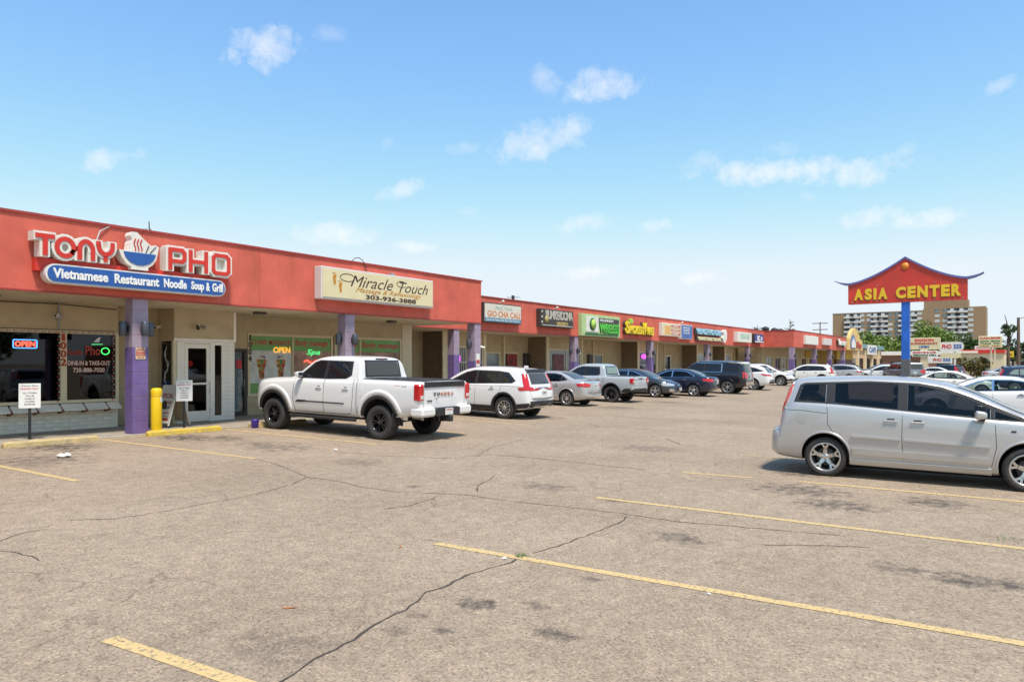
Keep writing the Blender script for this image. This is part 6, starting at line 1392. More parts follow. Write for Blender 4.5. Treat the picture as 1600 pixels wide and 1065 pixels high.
# ------------------------------------------------------------------ midsize sedan
SED2 = dict(SEDAN); SED2.update(seats=[(2.2, 2), (1.35, 2)], seat_z=.95, L=4.87, W=1.83, ro=1.05, wb=2.78, R=.335, rim=.232, style='five', Ra=.385, bowr=.2, bowf=.34,
  top=[(0, .66), (.02, .84), (.06, .98), (.12, 1.04), (.4, 1.075), (.6, 1.10), (.95, 1.23), (1.4, 1.39), (1.75, 1.455), (2.1, 1.47), (2.5, 1.45), (2.85, 1.37), (3.6, 1.04), (3.75, .99), (4.2, .91), (4.55, .79), (4.75, .66), (4.87, .50)],
  belt=[(0, .62), (.1, .95), (.4, 1.0), (1.6, .98), (3.4, .92), (3.8, .89), (4.5, .73), (4.87, .46)], bottom=[(0, .42), (.15, .32), (.5, .25), (1.2, .21), (3.6, .20), (4.5, .22), (4.75, .25), (4.87, .33)], plan=PLAN(4.87),
  dlo=[(1.02, 1.07), (1.0, 1.11), (1.45, 1.32), (1.8, 1.365), (2.4, 1.365), (2.68, 1.30), (3.40, .99), (3.38, .965), (1.4, 1.03)], dlo_m=M_CHROME,
  windows=[[(2.30, 1.01), (2.30, 1.335), (2.42, 1.33), (2.65, 1.27), (3.30, .985), (3.30, .975)], [(1.09, 1.07), (1.09, 1.115), (1.48, 1.295), (1.8, 1.335), (2.24, 1.335), (2.24, 1.01), (1.4, 1.045)]],
  seams=[[(2.27, .99), (2.27, .30)], [(1.12, 1.03), (1.15, .88), (1.42, .6), (1.45, .30)], [(3.38, .94), (3.44, .6), (3.34, .28)]], handles=[(1.55, .885), (2.55, .865)], mirror=(3.2, 1.0, P_NAVY), handle_m=M_CHROME,
  side_panels=[([(.12, .80), (.08, .90), (.18, .97), (.58, .95), (.50, .84)], M_TAIL, 'tail_lamp', .010), ([(4.2, .60), (4.15, .75), (4.5, .72), (4.7, .60)], M_HEAD, 'head_lamp', .01)],
  rear_panels=[([(.46, .82), (.46, .92), (.72, .97), (.86, .92), (.84, .80)], M_TAIL, 'tail_lamp', .010)], rear_mid=[([(-.62, 1.15), (-.52, 1.41)], M_CGLASSM, 'rear_window', .008), ([(-.4, .90), (-.4, .93)], M_CHROME, 'trunk_bar', .012)],
  front_mid=[([(-.65, 1.06), (-.55, 1.39)], M_CGLASSM, 'windscreen', .008), ([(-.30, .34), (-.38, .68)], M_TRIM, 'grille', .014), ([(-.16, .60), (-.16, .66)], M_CHROME, 'badge', .02)], front_panels=[([(.42, .60), (.40, .68), (.72, .76), (.78, .64)], M_HEAD, 'head_lamp', .012), ([(.50, .30), (.52, .44), (.70, .46), (.72, .32)], M_CHROME, 'fog_lamp', .014)], plate=.80, fplate=.44)
n_ = build_car('sedan', SED2, P_NAVY, 'navy blue midsize sedan with chrome window trim and silver wheels', 'car', glass=G_TINT); place(n_, SED2, (36.97, 14.55), 93.0)
d_ = recolor(n_, 'slate grey sedan parked nose out next to the light grey pickup', P_NAVY, P_DKGREY); place(d_, SED2, (34.3, 15.55), -88.0, 'R', 'front')

# ------------------------------------------------------------------ full-size suv
BIG = dict(L=5.18, W=2.04, ro=1.12, wb=2.95, R=.40, tw=.275, rim=.27, style='six', rim_m=M_ALLOY, Ra=.455, tumble=.26, bowr=.10, bowf=.2,
  top=[(0, .80), (.02, .95), (.05, 1.05), (.08, 1.18), (.20, 1.55), (.28, 1.80), (.34, 1.85), (.8, 1.885), (1.8, 1.90), (2.7, 1.88), (3.1, 1.82), (3.25, 1.77), (3.85, 1.28), (3.95, 1.25), (4.5, 1.19), (4.9, 1.10), (5.08, .95), (5.18, .75)],
  belt=[(0, .78), (.06, 1.02), (.15, 1.20), (.5, 1.25), (3.7, 1.19), (4.3, 1.12), (4.9, 1.0), (5.18, .70)], bottom=[(0, .50), (.2, .42), (.8, .36), (4.2, .34), (4.9, .36), (5.18, .46)], plan=[(0, .86), (.03, .91), (.12, .96), (.4, .99), (.9, 1.0), (4.3, 1.0), (4.8, .96), (5.05, .86), (5.18, .72)],
  dlo=[(.36, 1.30), (.46, 1.74), (.9, 1.77), (2.95, 1.77), (3.12, 1.72), (3.66, 1.28), (3.66, 1.25)], windows=[[(2.55, 1.29), (2.55, 1.735), (2.94, 1.735), (3.08, 1.69), (3.52, 1.31), (3.52, 1.29)], [(1.55, 1.30), (1.55, 1.735), (2.46, 1.735), (2.46, 1.295)], [(.45, 1.32), (.53, 1.705), (.9, 1.735), (1.42, 1.735), (1.42, 1.31)]],
  strips=[([(1.48, 1.27), (1.48, 1.76)], .05, M_CHROME, .012), ([(1.48, 1.26), (3.66, 1.23)], .03, M_CHROME, .012), ([(1.48, 1.765), (2.95, 1.765)], .025, M_CHROME, .012)],
  seams=[[(2.5, 1.25), (2.5, .5)], [(1.45, 1.25), (1.48, .95), (1.62, .5)], [(3.72, 1.2), (3.76, .8), (3.62, .5)]], handles=[(1.68, 1.1), (2.68, 1.09)], handle_m=M_CHROME, mirror=(3.55, 1.33, P_BLACK),
  side_panels=[([(.06, .92), (.08, 1.12), (.18, 1.30), (.26, 1.30), (.24, 1.10), (.22, .92)], M_TAIL, 'tail_lamp', .012)], rear_panels=[([(.74, .92), (.72, 1.28), (.84, 1.28), (.90, .92)], M_TAIL, 'tail_lamp', .012)],
  rear_mid=[([(-.72, 1.30), (-.68, 1.72)], M_CGLASSM, 'rear_window', .010), ([(-.80, 1.76), (-.80, 1.83)], P_PEARL, 'roof_spoiler', .05), ([(-.88, .56), (-.88, .74)], M_CHROME, 'bumper_bar', .02), ([(-.3, 1.14), (-.3, 1.18)], M_CHROME, 'badge_bar', .012)], front_mid=[([(-.75, 1.32), (-.65, 1.76)], M_CGLASSM, 'windscreen', .008)], plate=.98, rails=[(.6, 2.9, .72, .06, M_CHROME)])
b_ = build_car('suv', BIG, P_BLACK, 'large black full-size suv with chrome window surround', 'suv'); place(b_, BIG, (41.3, 14.2), 93.0)

# ------------------------------------------------------------------ luxury crossover
LUX = dict(SUV); LUX.update(L=4.89, W=1.895, ro=1.1, wb=2.79, R=.372, rim=.255, style='fiveY', rim_m=M_ALLOY, top=[(0, .72), (.02, .86), (.06, 1.0), (.12, 1.12), (.22, 1.20), (.50, 1.50), (.58, 1.56), (.66, 1.595), (1.1, 1.65), (1.8, 1.69), (2.4, 1.665), (2.75, 1.58), (3.6, 1.16), (3.75, 1.11), (4.3, 1.04), (4.65, .93), (4.8, .80), (4.89, .64)],
  belt=[(0, .70), (.08, .96), (.2, 1.12), (.5, 1.17), (1.4, 1.13), (3.5, 1.04), (4.2, .97), (4.6, .86), (4.89, .60)], plan=PLAN(4.89), dlo=[(.50, 1.24), (.46, 1.28), (1.0, 1.46), (1.5, 1.55), (2.3, 1.55), (2.6, 1.48), (3.55, 1.09), (3.5, 1.06), (1.6, 1.14)],
  windows=[[(2.32, 1.12), (2.32, 1.51), (2.58, 1.44), (3.35, 1.10), (3.35, 1.09)], [(1.36, 1.18), (1.36, 1.48), (1.6, 1.52), (2.24, 1.515), (2.24, 1.125)], [(.60, 1.26), (1.0, 1.43), (1.28, 1.47), (1.28, 1.19)]],
  side_panels=[([(.06, .93), (.04, 1.0), (.5, 1.10), (.62, 1.06), (.4, .97)], M_TAIL, 'tail_lamp', .012), ([(1.5, .27), (1.5, .38), (3.35, .38), (3.35, .27)], M_TRIM, 'sill_cladding', .012), ([(4.2, .84), (4.15, .95), (4.5, .94), (4.75, .82)], M_HEAD, 'head_lamp', .01)], rear_panels=[([(.36, .96), (.36, 1.0), (.7, 1.06), (.84, 1.04), (.80, .94)], M_TAIL, 'tail_lamp', .012)], mirror=(3.25, 1.12, P_WHITE), handles=[(1.6, .98), (2.52, .96)])
LUX.pop('flare'); 
l_ = build_car('suv', LUX, P_WHITE, 'white luxury crossover with slim red tail lamps beside the black suv', 'suv'); place(l_, LUX, (47.95, 14.75), 93.0)

# ------------------------------------------------------------------ further vehicles
GR = 'cars parked along the shopping strip'
f1 = recolor(s, 'white crossover parked nose out beyond the white luxury crossover', P_WHITE, P_WHITE); f1.name = 'suv'; place(f1, SUV, (57.6, 15.6), -84.0, 'R', 'front')
f2 = recolor(s, 'pearl white crossover parked nose in before the step of the far wing', P_WHITE, P_PEARL); place(f2, SUV, (65.0, 14.2), 93)
f3 = recolor(l_, 'silver crossover parked nose in next to the pearl white one', P_WHITE, P_SILVER); place(f3, LUX, (73.5, 13.6), 93)
f4 = recolor(c, 'dark blue sedan parked below the far wing of the strip', P_SILVER, P_BLUE); place(f4, SEDAN, (81, 14.5), -88, 'R', 'front')
f5 = recolor(s, 'grey crossover parked before the yellow gabled shop', P_WHITE, P_MIDGREY); place(f5, SUV, (92.5, 12.6), 93)
f6 = recolor(c, 'white sedan parked past the grey crossover near the gabled shop', P_SILVER, P_WHITE); place(f6, SEDAN, (99.5, 12.2), 93)
f7 = recolor(n_, 'white sedan parked by the blue sign pole in the distance', P_NAVY, P_WHITE); place(f7, SED2, (106, 12.0), 93)
g1 = recolor(n_, 'white sedan with pale windows parked nose in behind the silver minivan', P_NAVY, P_WHITE, glass=G_CLEAR); place(g1, SED2, (27.0, -.35), 91)
g2 = recolor(c, 'pearl white hatch-like sedan parked nose out beyond the pale-windowed sedan', P_SILVER, P_PEARL, glass=G_CLEAR); place(g2, SEDAN, (47.3, 4.7), -88, 'R')
g3 = recolor(s, 'dark blue crossover parked in the street-side row', P_WHITE, P_BLUE, glass=M_CGLASSP); place(g3, SUV, (54.5, .6), -88, 'R')
g4 = recolor(s, 'slate crossover at the street end of the street-side row', P_WHITE, P_DKGREY); place(g4, SUV, (70, 1.0), -88, 'R')
g5 = recolor(b_, 'grey suv with red tail lamps far down the lot', P_BLACK, P_MIDGREY); place(g5, BIG, (74, 9.5), 30)
g6 = recolor(c, 'white sedan just left of the noodle restaurant wheel stop', P_SILVER, P_WHITE); place(g6, SEDAN, (2.15, 13.3), 92)
k1 = recolor(l_, 'white crossover parked just past the blue pole', P_WHITE, P_WHITE); place(k1, LUX, (78, 10.2), 93)
k2 = recolor(c, 'white sedan standing between the blue pole and the market sign', P_SILVER, P_WHITE); place(k2, SEDAN, (88, 9.0), -88, 'R')
k3 = recolor(s, 'black crossover with red lamps before the market sign post', P_WHITE, P_BLACK); place(k3, SUV, (98, 7.4), 60)
k4 = recolor(n_, 'silver sedan parked by the street before the directory sign', P_NAVY, P_SILVER); place(k4, SED2, (84, 2.6), -88, 'R')
k5 = recolor(s, 'black crossover at the street edge past the blue one', P_WHITE, P_BLACK); place(k5, SUV, (62, -1.2), -88, 'R')
CROSSOVER_OBJ, COMPACT_OBJ = s, c
# ================================================================== big pole sign in the lot
M_AR = mat('pole_sign_red', (.60, .045, .025), .45, vary=.16, vscale=1.2, dark=(.42, .05, .035), dscale=2.0, damt=.6, dmap=(1, 1, .35)); M_AY = mat('pole_sign_yellow', (.80, .52, .02), .4); M_AB = mat('pole_blue_paint', (.015, .13, .55), .45, vary=.15, vscale=2, dark=(.04, .07, .2), dscale=4, damt=.6, dmap=(1, 1, .3)); M_ABT = mat('roof_trim_blue', (.12, .14, .36), .45); M_AGREY = mat('pole_grey_sleeve', (.10, .105, .11), .6, vary=.15, vscale=4)
AXX, AYC = 38.5, 4.67
sg = empty('pole_sign', label='tall red pagoda-roof sign with yellow lettering on a blue pole', cat='sign')
part('pole', M_AB, sg, (AXX - .16, AXX + .16, AYC - .17, AYC + .17, 2.05, 4.78), b=.01); part('pole_sleeve', M_AGREY, sg, (AXX - .175, AXX + .175, AYC - .185, AYC + .185, 0, 2.05), b=.01); part('base_plate', M_KERB, sg, (AXX - .4, AXX + .4, AYC - .4, AYC + .4, -.02, .12), b=.03)
def roof_z(t):        # t: -1 .. 1 along the board, concave pagoda curve
    return 5.70 + 1.12 * (1 - abs(t)) ** 1.55
ys = [i / 20 for i in range(-20, 21)]; HWY = 2.48
q = MB(); q.prism([(HWY, 4.76), (-HWY, 4.76)] + [(t * HWY, roof_z(t)) for t in ys], AXX - .2, AXX + .2, lambda u, v, h: (h, AYC + u, v)); q.build('board', M_AR, sg)
q = MB(); top = [(t * HWY, roof_z(t)) for t in ys]; ext = [(-3.1, 5.93), (-2.9, 5.82), (-2.7, 5.745)] + top + [(2.7, 5.745), (2.9, 5.82), (3.1, 5.93)]
v_ = []
for i, (u, z) in enumerate(ext):
    th = .085 if 2 < i < len(ext) - 3 else (.02 + .028 * min(i, len(ext) - 1 - i)); v_ += [(AXX - .26, AYC + u, z - .01), (AXX + .26, AYC + u, z - .01), (AXX + .26, AYC + u, z + th), (AXX - .26, AYC + u, z + th)]
n_s = len(ext); q.add(v_, [(i * 4 + j, i * 4 + (j + 1) % 4, (i + 1) * 4 + (j + 1) % 4, (i + 1) * 4 + j) for i in range(n_s - 1) for j in range(4)] + [(0, 1, 2, 3), tuple((n_s - 1) * 4 + j for j in range(4))]); q.build('roof_trim', M_ABT, sg)
MB().lathe([(0, 0), (.16, 0), (.16, .03), (0, .03)], 20, 'x', (AXX - .235, AYC, 6.45)).build('medallion', mat('pole_sign_orange', (.75, .25, .02), .4), sg)
for wd, y0, widths in (('ASIA', 2.22, (.44, .35, .16, .44)), ('CENTER', .40, (.45, .37, .46, .43, .37, .41))):
    y = y0
    for ch, w_ in zip(wd, widths):
        me = text('letter_shadow', ch, -(y + AYC) - .0, -(y + AYC) + w_ - .03, 4.90, 5.46, -(AXX - .205), M_CASE, sg, FACE_W, bold=.05, depth=.004); text('letter', ch, -(y + AYC) + .01, -(y + AYC) + w_ - .02, 4.93, 5.48, -(AXX - .235), M_AY, sg, FACE_W, bold=.06, depth=.028); y -= w_ + .035
for yj in (-1.25, 0, 1.25): part('panel_joint', M_SRED2, sg, (AXX - .203, AXX - .2005, AYC + yj - .008, AYC + yj + .008, 4.77, 5.60))
for yj in (-2.3, -1.2, 1.2, 2.3):
    for zj in (4.84, 5.6): MB().lathe([(0, 0), (.025, 0), (.025, .012), (0, .012)], 8, 'x', (AXX - .214, AYC + yj, zj)).build('bolt', M_GREY, sg)
settle(sg, (AXX, AYC, lot_z(AYC)))

# ================================================================== far shops past the strip
M_PEACH = mat('peach_stucco', (.60, .40, .25), .9, vary=.08, vscale=.8); M_GOLDST = mat('golden_stucco', (.66, .46, .18), .9, vary=.06, vscale=.8); M_MAROON = mat('maroon_shutter', (.10, .03, .02), .6); M_TEALC = mat('teal_cornice', (.16, .30, .32), .6)
gs = empty('gabled_shop', label='golden stucco shop with a rounded gable at the end of the strip', cat='building')
GY = 18.25; gp = [(97.1, 3.55), (107.4, 3.55), (107.4, 4.85), (106.4, 5.0), (105.6, 5.0), (105.2, 5.5), (104.0, 6.15), (102.3, 6.45), (100.6, 6.15), (99.4, 5.5), (99.0, 5.0), (97.1, 5.0)]
sheetY(MB(), gp, GY, GY + .4).build('gable', M_GOLDST, gs); part('band', M_YEL, gs, (97.1, 107.4, GY + 1.2, GY + 1.5, 2.35, 3.55)); part('shutter', M_MAROON, gs, (97.1, 107.4, GY + 1.25, GY + 1.45, 0, 2.35)); part('soffit', M_SOFFIT, gs, (97.1, 107.4, GY + .4, GY + 1.2, 3.5, 3.6)); part('side_block', M_GOLDST, gs, (97.1, 107.4, GY + 1.51, 40, 0, 4.6))
sheetY(MB(), [(99.2, 3.75), (102.4, 3.75), (102.4, 4.6), (101.6, 5.3), (100.8, 5.55), (100.0, 5.3), (99.2, 4.6)], GY - .08, GY - .01).build('arch_panel', M_SBLUE, gs); sheetY(MB(), [(99.5, 3.85), (102.1, 3.85), (102.1, 4.4), (100.8, 5.1), (99.5, 4.4)], GY - .12, GY - .085).build('arch_picture', M_SWHITE, gs)
text('lettering', 'Pho', 103.0, 106.4, 3.8, 4.7, -(GY - .08), M_SRED2, gs, bold=.05, depth=.06); settle(gs, (102, 22, .1))
ps = empty('peach_shop', label='low peach shop with teal cornice beyond the gabled shop', cat='building')
part('wall', M_PEACH, ps, (107.5, 138, 20.5, 40, 0, 4.4)); part('cornice', M_TEALC, ps, (107.5, 138.3, 20.1, 20.6, 4.1, 4.75))
for k in range(5): part('pier', M_CREAM, ps, (109.5 + k * 6, 110.3 + k * 6, 20.2, 20.49, 0, 4.0)); part('window', M_DGLASS, ps, (110.8 + k * 6, 114.6 + k * 6, 20.38, 20.49, .5, 2.6))
part('sign_panel', M_SWHITE, ps, (122, 130, 19.95, 20.09, 3.2, 4.7)); text('lettering', 'CAFE', 123, 129, 3.5, 4.4, -19.94, M_SBLUE, ps, bold=.05, depth=.02); settle(ps, (120, 25, .1))
br = empty('brick_shop', label='low brown brick shop with white roof edge behind the blue pole', cat='building')
part('wall', M_BRICKB, br, (168, 190, 6, 30, 0, 3.5)); part('roof_edge', M_WHITE, br, (167.6, 190.4, 5.6, 30.4, 3.5, 4.3))
for k in range(5): part('window', M_DGLASS, br, (167.9, 167.99, 8.2 + k * 4.2, 10.6 + k * 4.2, .4, 2.1))
settle(br, (175, 18, .1))
cb = empty('cream_shop', label='cream shop with red roof stripe and roller door near the street', cat='building')
part('wall', M_CREAM, cb, (150, 165, 3.2, 9.5, 0, 3.6)); part('roof_stripe', M_SRED, cb, (149.7, 165, 3.1, 9.6, 3.62, 4.2)); rd = part('roller_door', M_GREY, cb, (149.9, 149.98, 5.0, 7.6, .1, 2.4))
for k in range(8): part('slat', M_GREY, rd, (149.86, 149.895, 5.02, 7.58, .15 + k * .28, .38 + k * .28))
part('roof_gable', M_WHITE, cb, (149.5, 165, 7.0, 11.2, 3.63, 4.0)); settle(cb, (155, 6, .1))
gh = empty('grey_house', label='small pale street-side building beside the yellow sign', cat='building'); part('wall', M_WHITE, gh, (190, 200, -1.5, 2.5, 0, 3.4)); part('roof', M_ROOF, gh, (189.6, 200, -1.9, 2.9, 3.41, 3.8)); part('window', M_DGLASS, gh, (189.9, 189.98, -.4, 1.2, 1.0, 2.2)); settle(gh, (195, 0, .1))

# ---- street signs behind the lot
def pole_board(name, x, yc, wdt, z0, z1, posts, face, label, lines, post_m=M_CREAM, pw=.35):
    r = empty(name, label=label, cat='sign'); part('board', face, r, (x - .2, x + .2, yc - wdt / 2, yc + wdt / 2, z0, z1), b=.05)
    for py in posts: part('post', post_m, r, (x - pw / 2, x + pw / 2, yc + py - pw / 2, yc + py + pw / 2, 0, z0 - .005))
    for (tx, u0, u1, v0, v1, m) in lines: text('lettering', tx, -(yc) + u0 * wdt, -(yc) + u1 * wdt, z0 + (z1 - z0) * v0, z0 + (z1 - z0) * v1, -(x - .21) + .0, m, r, FACE_W, bold=.05, depth=.01)
    settle(r, (x, yc, 0)); return r
pole_board('market_sign', 126, 12.8, 4.3, 3.95, 5.75, (0,), M_SCREAM, 'cream market sign with red and blue lettering on a thick cream post', [('SAIGON', -.3, .3, .66, .92, M_SRED), ('SUPERMARKET', -.42, .42, .40, .60, M_SRED2), ('OPEN', -.16, .16, .10, .32, M_SBLUE)], M_CREAM, .9)
r = pole_board('market_subsign', 125.6, 12.7, 3.4, 2.85, 3.75, (), M_SWHITE, 'white sub-board with red and green lines below the market sign', [('BANH MI & CHE', -.44, .44, .56, .90, M_SRED), ('MEKONG DELI', -.44, .44, .10, .44, M_DGRN)])
nb = empty('noodle_sign', label='white rounded noodle shop sign on a post', cat='sign'); q = MB(); q.prism(rrect(8.5, 12.2, 3.85, 5.4, .74), 139.8, 140.2, lambda u, v, h: (h, u, v)); q.build('board', M_SWHITE, nb); text('lettering', 'PHO', -11.6, -10.2, 4.25, 5.0, -139.78, M_SRED, nb, FACE_W, bold=.04, depth=.01); text('lettering', '555', -9.95, -8.8, 4.25, 5.0, -139.78, M_SBLUE, nb, FACE_W, bold=.04, depth=.01); part('post', M_SWHITE, nb, (139.9, 140.1, 9.6, 9.9, 0, 3.85)); part('sub_board', M_SCREAM, nb, (139.85, 140.15, 8.9, 11.8, 2.7, 3.5)); settle(nb, (140, 10.3, 0))
pole_board('noodle_wall_sign', 148.5, 12.7, 3.9, 1.85, 3.0, (-1.8, 1.8), M_SWHITE, 'white noodle shop banner on two short posts', [('PHO', -.25, .1, .25, .75, M_SRED2), ('555', .14, .44, .25, .75, M_SBLUE)], M_SWHITE, .18)
pole_board('directory_sign', 108, 3.75, 2.5, 3.8, 5.25, (-.1, -.5), M_SCREAM, 'cream directory sign with red heading on twin posts', [('PLAZA SHOPS', -.42, .42, .74, .92, M_SRED), ('Dental  Market', -.42, .42, .5, .64, M_DGRN), ('Travel  Tax', -.42, .42, .3, .44, M_DGRN), ('Nails  Hair', -.42, .42, .1, .24, M_SORG)], M_CREAM, .16)
pole_board('yellow_sign', 170, 3.2, 2.2, 3.0, 4.15, (0,), M_AY, 'bright yellow street sign board on a dark post', [('RENT-ALL', -.42, .42, .35, .7, M_CASE)], M_CASE, .25)
pole_board('white_sign', 152, 6.2, 2.8, 3.9, 4.9, (0,), M_SWHITE, 'small white street sign board with grey lines', [('INSURANCE', -.4, .4, .55, .8, M_CHALK), ('AUTO HOME', -.4, .4, .2, .42, M_CHALK)], M_SWHITE, .2)
# ---- poles
M_POLE = mat('wood_pole', (.13, .09, .065), .9, vary=.2, vscale=1.5)
def util_pole(x, y, h, label, arms=(), arm_w=3.0, r0=.16):
    o = empty('utility_pole', (x, y, .05), 0, label, 'pole', 'wooden poles behind the strip'); MB().tube([(0, 0, 0), (0, 0, h)], [r0, r0 * .7], 8).build('pole', M_POLE, o)
    for z in arms: part('cross_arm', M_POLE, o, (-.08, .08, -arm_w / 2, arm_w / 2, z, z + .16)); 
    return o
util_pole(170, 37.5, 11, 'wooden utility pole with two cross arms behind the far wing', (10.6, 9.2), 3.2)
up = util_pole(150, 1.2, 9.6, 'brown street pole with a lamp arm beyond the parked cars', (), 1, .3); MB().tube([(0, 0, 9.4), (0, -1.2, 9.7), (0, -2.6, 9.6)], .06, 6).build('lamp_arm', M_POLE, up)
util_pole(220, -2.5, 10, 'thin distant pole along the street', (9.4,), 2.0); util_pole(300, -6.0, 11, 'farthest thin pole along the street', (10.4,), 2.4)
vp = empty('roof_vent', (44.5 - 11, 24, 4.8), 0, 'dark roof vent pipe with a wire aerial above the recessed row', 'vent'); MB().tube([(0, 0, 0), (0, 0, .95)], .09, 8).build('pipe', M_TRIM, vp); MB().tube([(-.6, 0, .75), (.6, 0, .95)], .012, 4).tube([(0, -.5, .8), (0, .5, .9)], .012, 4).build('aerial', M_GREY, vp)
for i, (x, y) in enumerate(((82.5, 24), (86, 24), (88.5, 24))): o = empty('roof_vent', (x, y, 4.8), 0, ('squat roof vent nearest the forward step of the far wing', 'middle squat roof vent on the far wing', 'squat roof vent nearest the gabled shop')[i], 'vent', 'roof vents on the far wing'); MB().lathe([(.22, 0), (.22, .7), (.4, .8), (.4, 1.05), (.1, 1.2), (0, 1.2)], 12).build('cowl', M_TRIM, o)

# ================================================================== apartment slab
M_APT = brick_material('apartment_brick', (.33, .225, .125), (.28, .185, .105), (.31, .23, .14), 3.0); M_APTW = mat('apartment_white_rail', (.62, .61, .58), .7); M_APTD = mat('apartment_recess_shade', (.04, .045, .055), .6); M_APTG = mat('apartment_glass', (.10, .17, .18), .1, vary=.5, vscale=.3); M_APTP = mat('apartment_pale_blind', (.50, .54, .53), .6)
ap = empty('apartment_building', label='tall brown brick apartment slab with white balconies in the distance', cat='building')
AXP = 463.0
cy = lambda c: 95 - (c - 60) / 1485 * 77
part('wall', M_APT, ap, (AXP, AXP + 20, cy(975), cy(60), 0, 31.4)); part('wall', M_APT, ap, (AXP, AXP + 20, cy(1545), cy(975) - .01, 0, 32.6)); part('penthouse', M_APT, ap, (AXP + 2, AXP + 16, cy(1385), cy(978), 32.61, 37.0)); part('roof_trim', M_APTW, ap, (AXP - .2, AXP + 20.2, cy(970), cy(60) + .2, 31.41, 31.7))
wm = {k: MB().box(-.08, .0, -1.15, 1.15, 0, 1.35).mesh('window', m) for k, m in ((0, M_APTG), (1, M_APTP))}; fm = MB().box(-.14, -.081, -1.2, 1.2, -.12, 0).box(-.14, -.081, -.06, .06, .0, 1.35).mesh('frame', M_APTW)
rc = MB().box(-.05, 0, -2.7, 2.7, 0, 2.3).mesh('balcony_shade_panel', M_APTD); rl = MB().box(-1.3, -.06, -2.75, 2.75, -.25, .85).mesh('balcony_rail', M_APTW); bl2 = MB().box(-.09, -.051, -.9, .9, .1, 2.1).mesh('pane', M_APTP)  # flat dark panel on the wall paints the shade inside each balcony
rng = random.Random(2)
cols = [('b', 238), ('b', 306), ('w', 372), ('w', 442), ('b', 515), ('b', 582), ('w', 657), ('w', 722), ('b', 790), ('b', 866), ('w', 942), ('w', 1107), ('w', 1180), ('b', 1256), ('b', 1332), ('w', 1412)]
for kind, c in cols:
    ztop = 31.4 if c < 975 else 32.6
    for fl in range(10):
        z = ztop - 2.75 - fl * 2.85
        if kind == 'w':
            w_ = link('window', wm[1 if rng.random() < .45 else 0], ap, (AXP - .0, cy(c), z + .6)); link('frame', fm, w_)
        else:
            r_ = link('balcony', rc, ap, (AXP, cy(c), z)); link('balcony_rail', rl, r_); link('pane', bl2, r_, (0, rng.uniform(-1, 1), 0))
settle(ap, (AXP + 10, 56, 0))

# ================================================================== trees
M_BARK = mat('bark', (.10, .07, .05), .95, vary=.25, vscale=3)
def leaf_mat(name, c, v=.35):
    m = mat(name, c, .65, vary=v, vscale=.9); return m
M_LF = [leaf_mat('leaf_green', (.13, .20, .03)), leaf_mat('leaf_dark', (.05, .09, .022)), leaf_mat('leaf_olive', (.12, .10, .02)), leaf_mat('needle_dark', (.025, .04, .02))]
def tree(name, x, y, h, rx, m, label, seed, trunk_h=.35, n=2600, leaf=.35, cz=None, group='trees beyond the shopping strip', flat=.5, cat='tree'):
    rng = random.Random(seed); o = empty(name, (x, y, .0), 0, label, cat, group); q = MB(); th = h * trunk_h
    q.tube([(0, 0, 0), (.1, .05, th * .5), (-.05, .1, th), (.05, 0, h * .7)], [h * .035, h * .028, h * .022, h * .008], 8); tips = []
    for k in range(7):
        a = k * 2.4 + rng.uniform(-.4, .4); zz = th * rng.uniform(.75, 1.25); e = (rx * .62 * math.cos(a), rx * .62 * math.sin(a), zz + h * rng.uniform(.12, .4)); q.tube([(0, 0, zz), (e[0] * .5, e[1] * .5, (zz + e[2]) / 2 + .2), e], [h * .014, h * .009, h * .004], 6); tips.append(e)
    q.build('trunk', M_BARK, o); c0 = cz if cz else th + (h - th) * .5; hz = (h - th) * .55; L = MB(); cl = []
    for k in range(26):
        u, v_, w = rng.gauss(0, 1), rng.gauss(0, 1), rng.gauss(0, 1); d = math.sqrt(u * u + v_ * v_ + w * w); rr = rng.uniform(.45, .95); cl.append((u / d * rx * rr, v_ / d * rx * rr, c0 + w / d * hz * rr, rng.uniform(.24, .42) * rx))
    for k in range(n):
        cx, cyy, czz, cr = rng.choice(cl); u, v_, w = rng.gauss(0, 1), rng.gauss(0, 1), rng.gauss(0, 1); d = math.sqrt(u * u + v_ * v_ + w * w) or 1; rr = cr * rng.uniform(.55, 1.08); p = Vector((cx + u / d * rr, cyy + v_ / d * rr, czz + w / d * rr * .75))
        a = Vector((rng.gauss(0, 1), rng.gauss(0, 1), rng.gauss(0, .6))).normalized() * leaf; b = a.cross(Vector((rng.gauss(0, 1), rng.gauss(0, 1), rng.gauss(0, 1)))).normalized() * leaf * .6
        L.add([p - a, p + b, p + a, p - b], [(0, 1, 2, 3)])
    L.build('crown', m, o, fix=False); return o
tree('shade_tree', 189, 27.3, 8.0, 4.6, M_LF[0], 'bright green round tree just left of the blue pole', 1, .3, 3200, .34)
tree('shade_tree', 184, 17.6, 10.2, 5.4, M_LF[0], 'big green tree behind the cream market sign', 2, .3, 3800, .36)
tree('shade_tree', 192, 21.5, 9.0, 4.0, M_LF[1], 'darker tree between the bright round tree and the big green one', 8, .3, 2600, .34)
tree('shade_tree', 178, 9.6, 7.6, 3.6, M_LF[1], 'dark tree behind the rounded noodle sign', 3, .25, 2800, .3)
tree('shade_tree', 176, 6.2, 6.6, 2.6, M_LF[1], 'dark slim tree behind the directory sign', 4, .25, 2000, .28)
tree('shade_tree', 186, 2.4, 6.4, 2.8, M_LF[1], 'dark tree beside the bright yellow street sign', 9, .25, 2000, .28)
tree('shrub', 108.5, 5.2, 2.6, 1.9, M_LF[2], 'olive brown shrub under the directory sign', 5, .15, 2000, .16, group='low plants by the street', cat='shrub')
tree('shade_tree', 215, 36, 9.5, 6.5, M_LF[0], 'green tree behind the peach shop', 6, .3, 2600, .4)
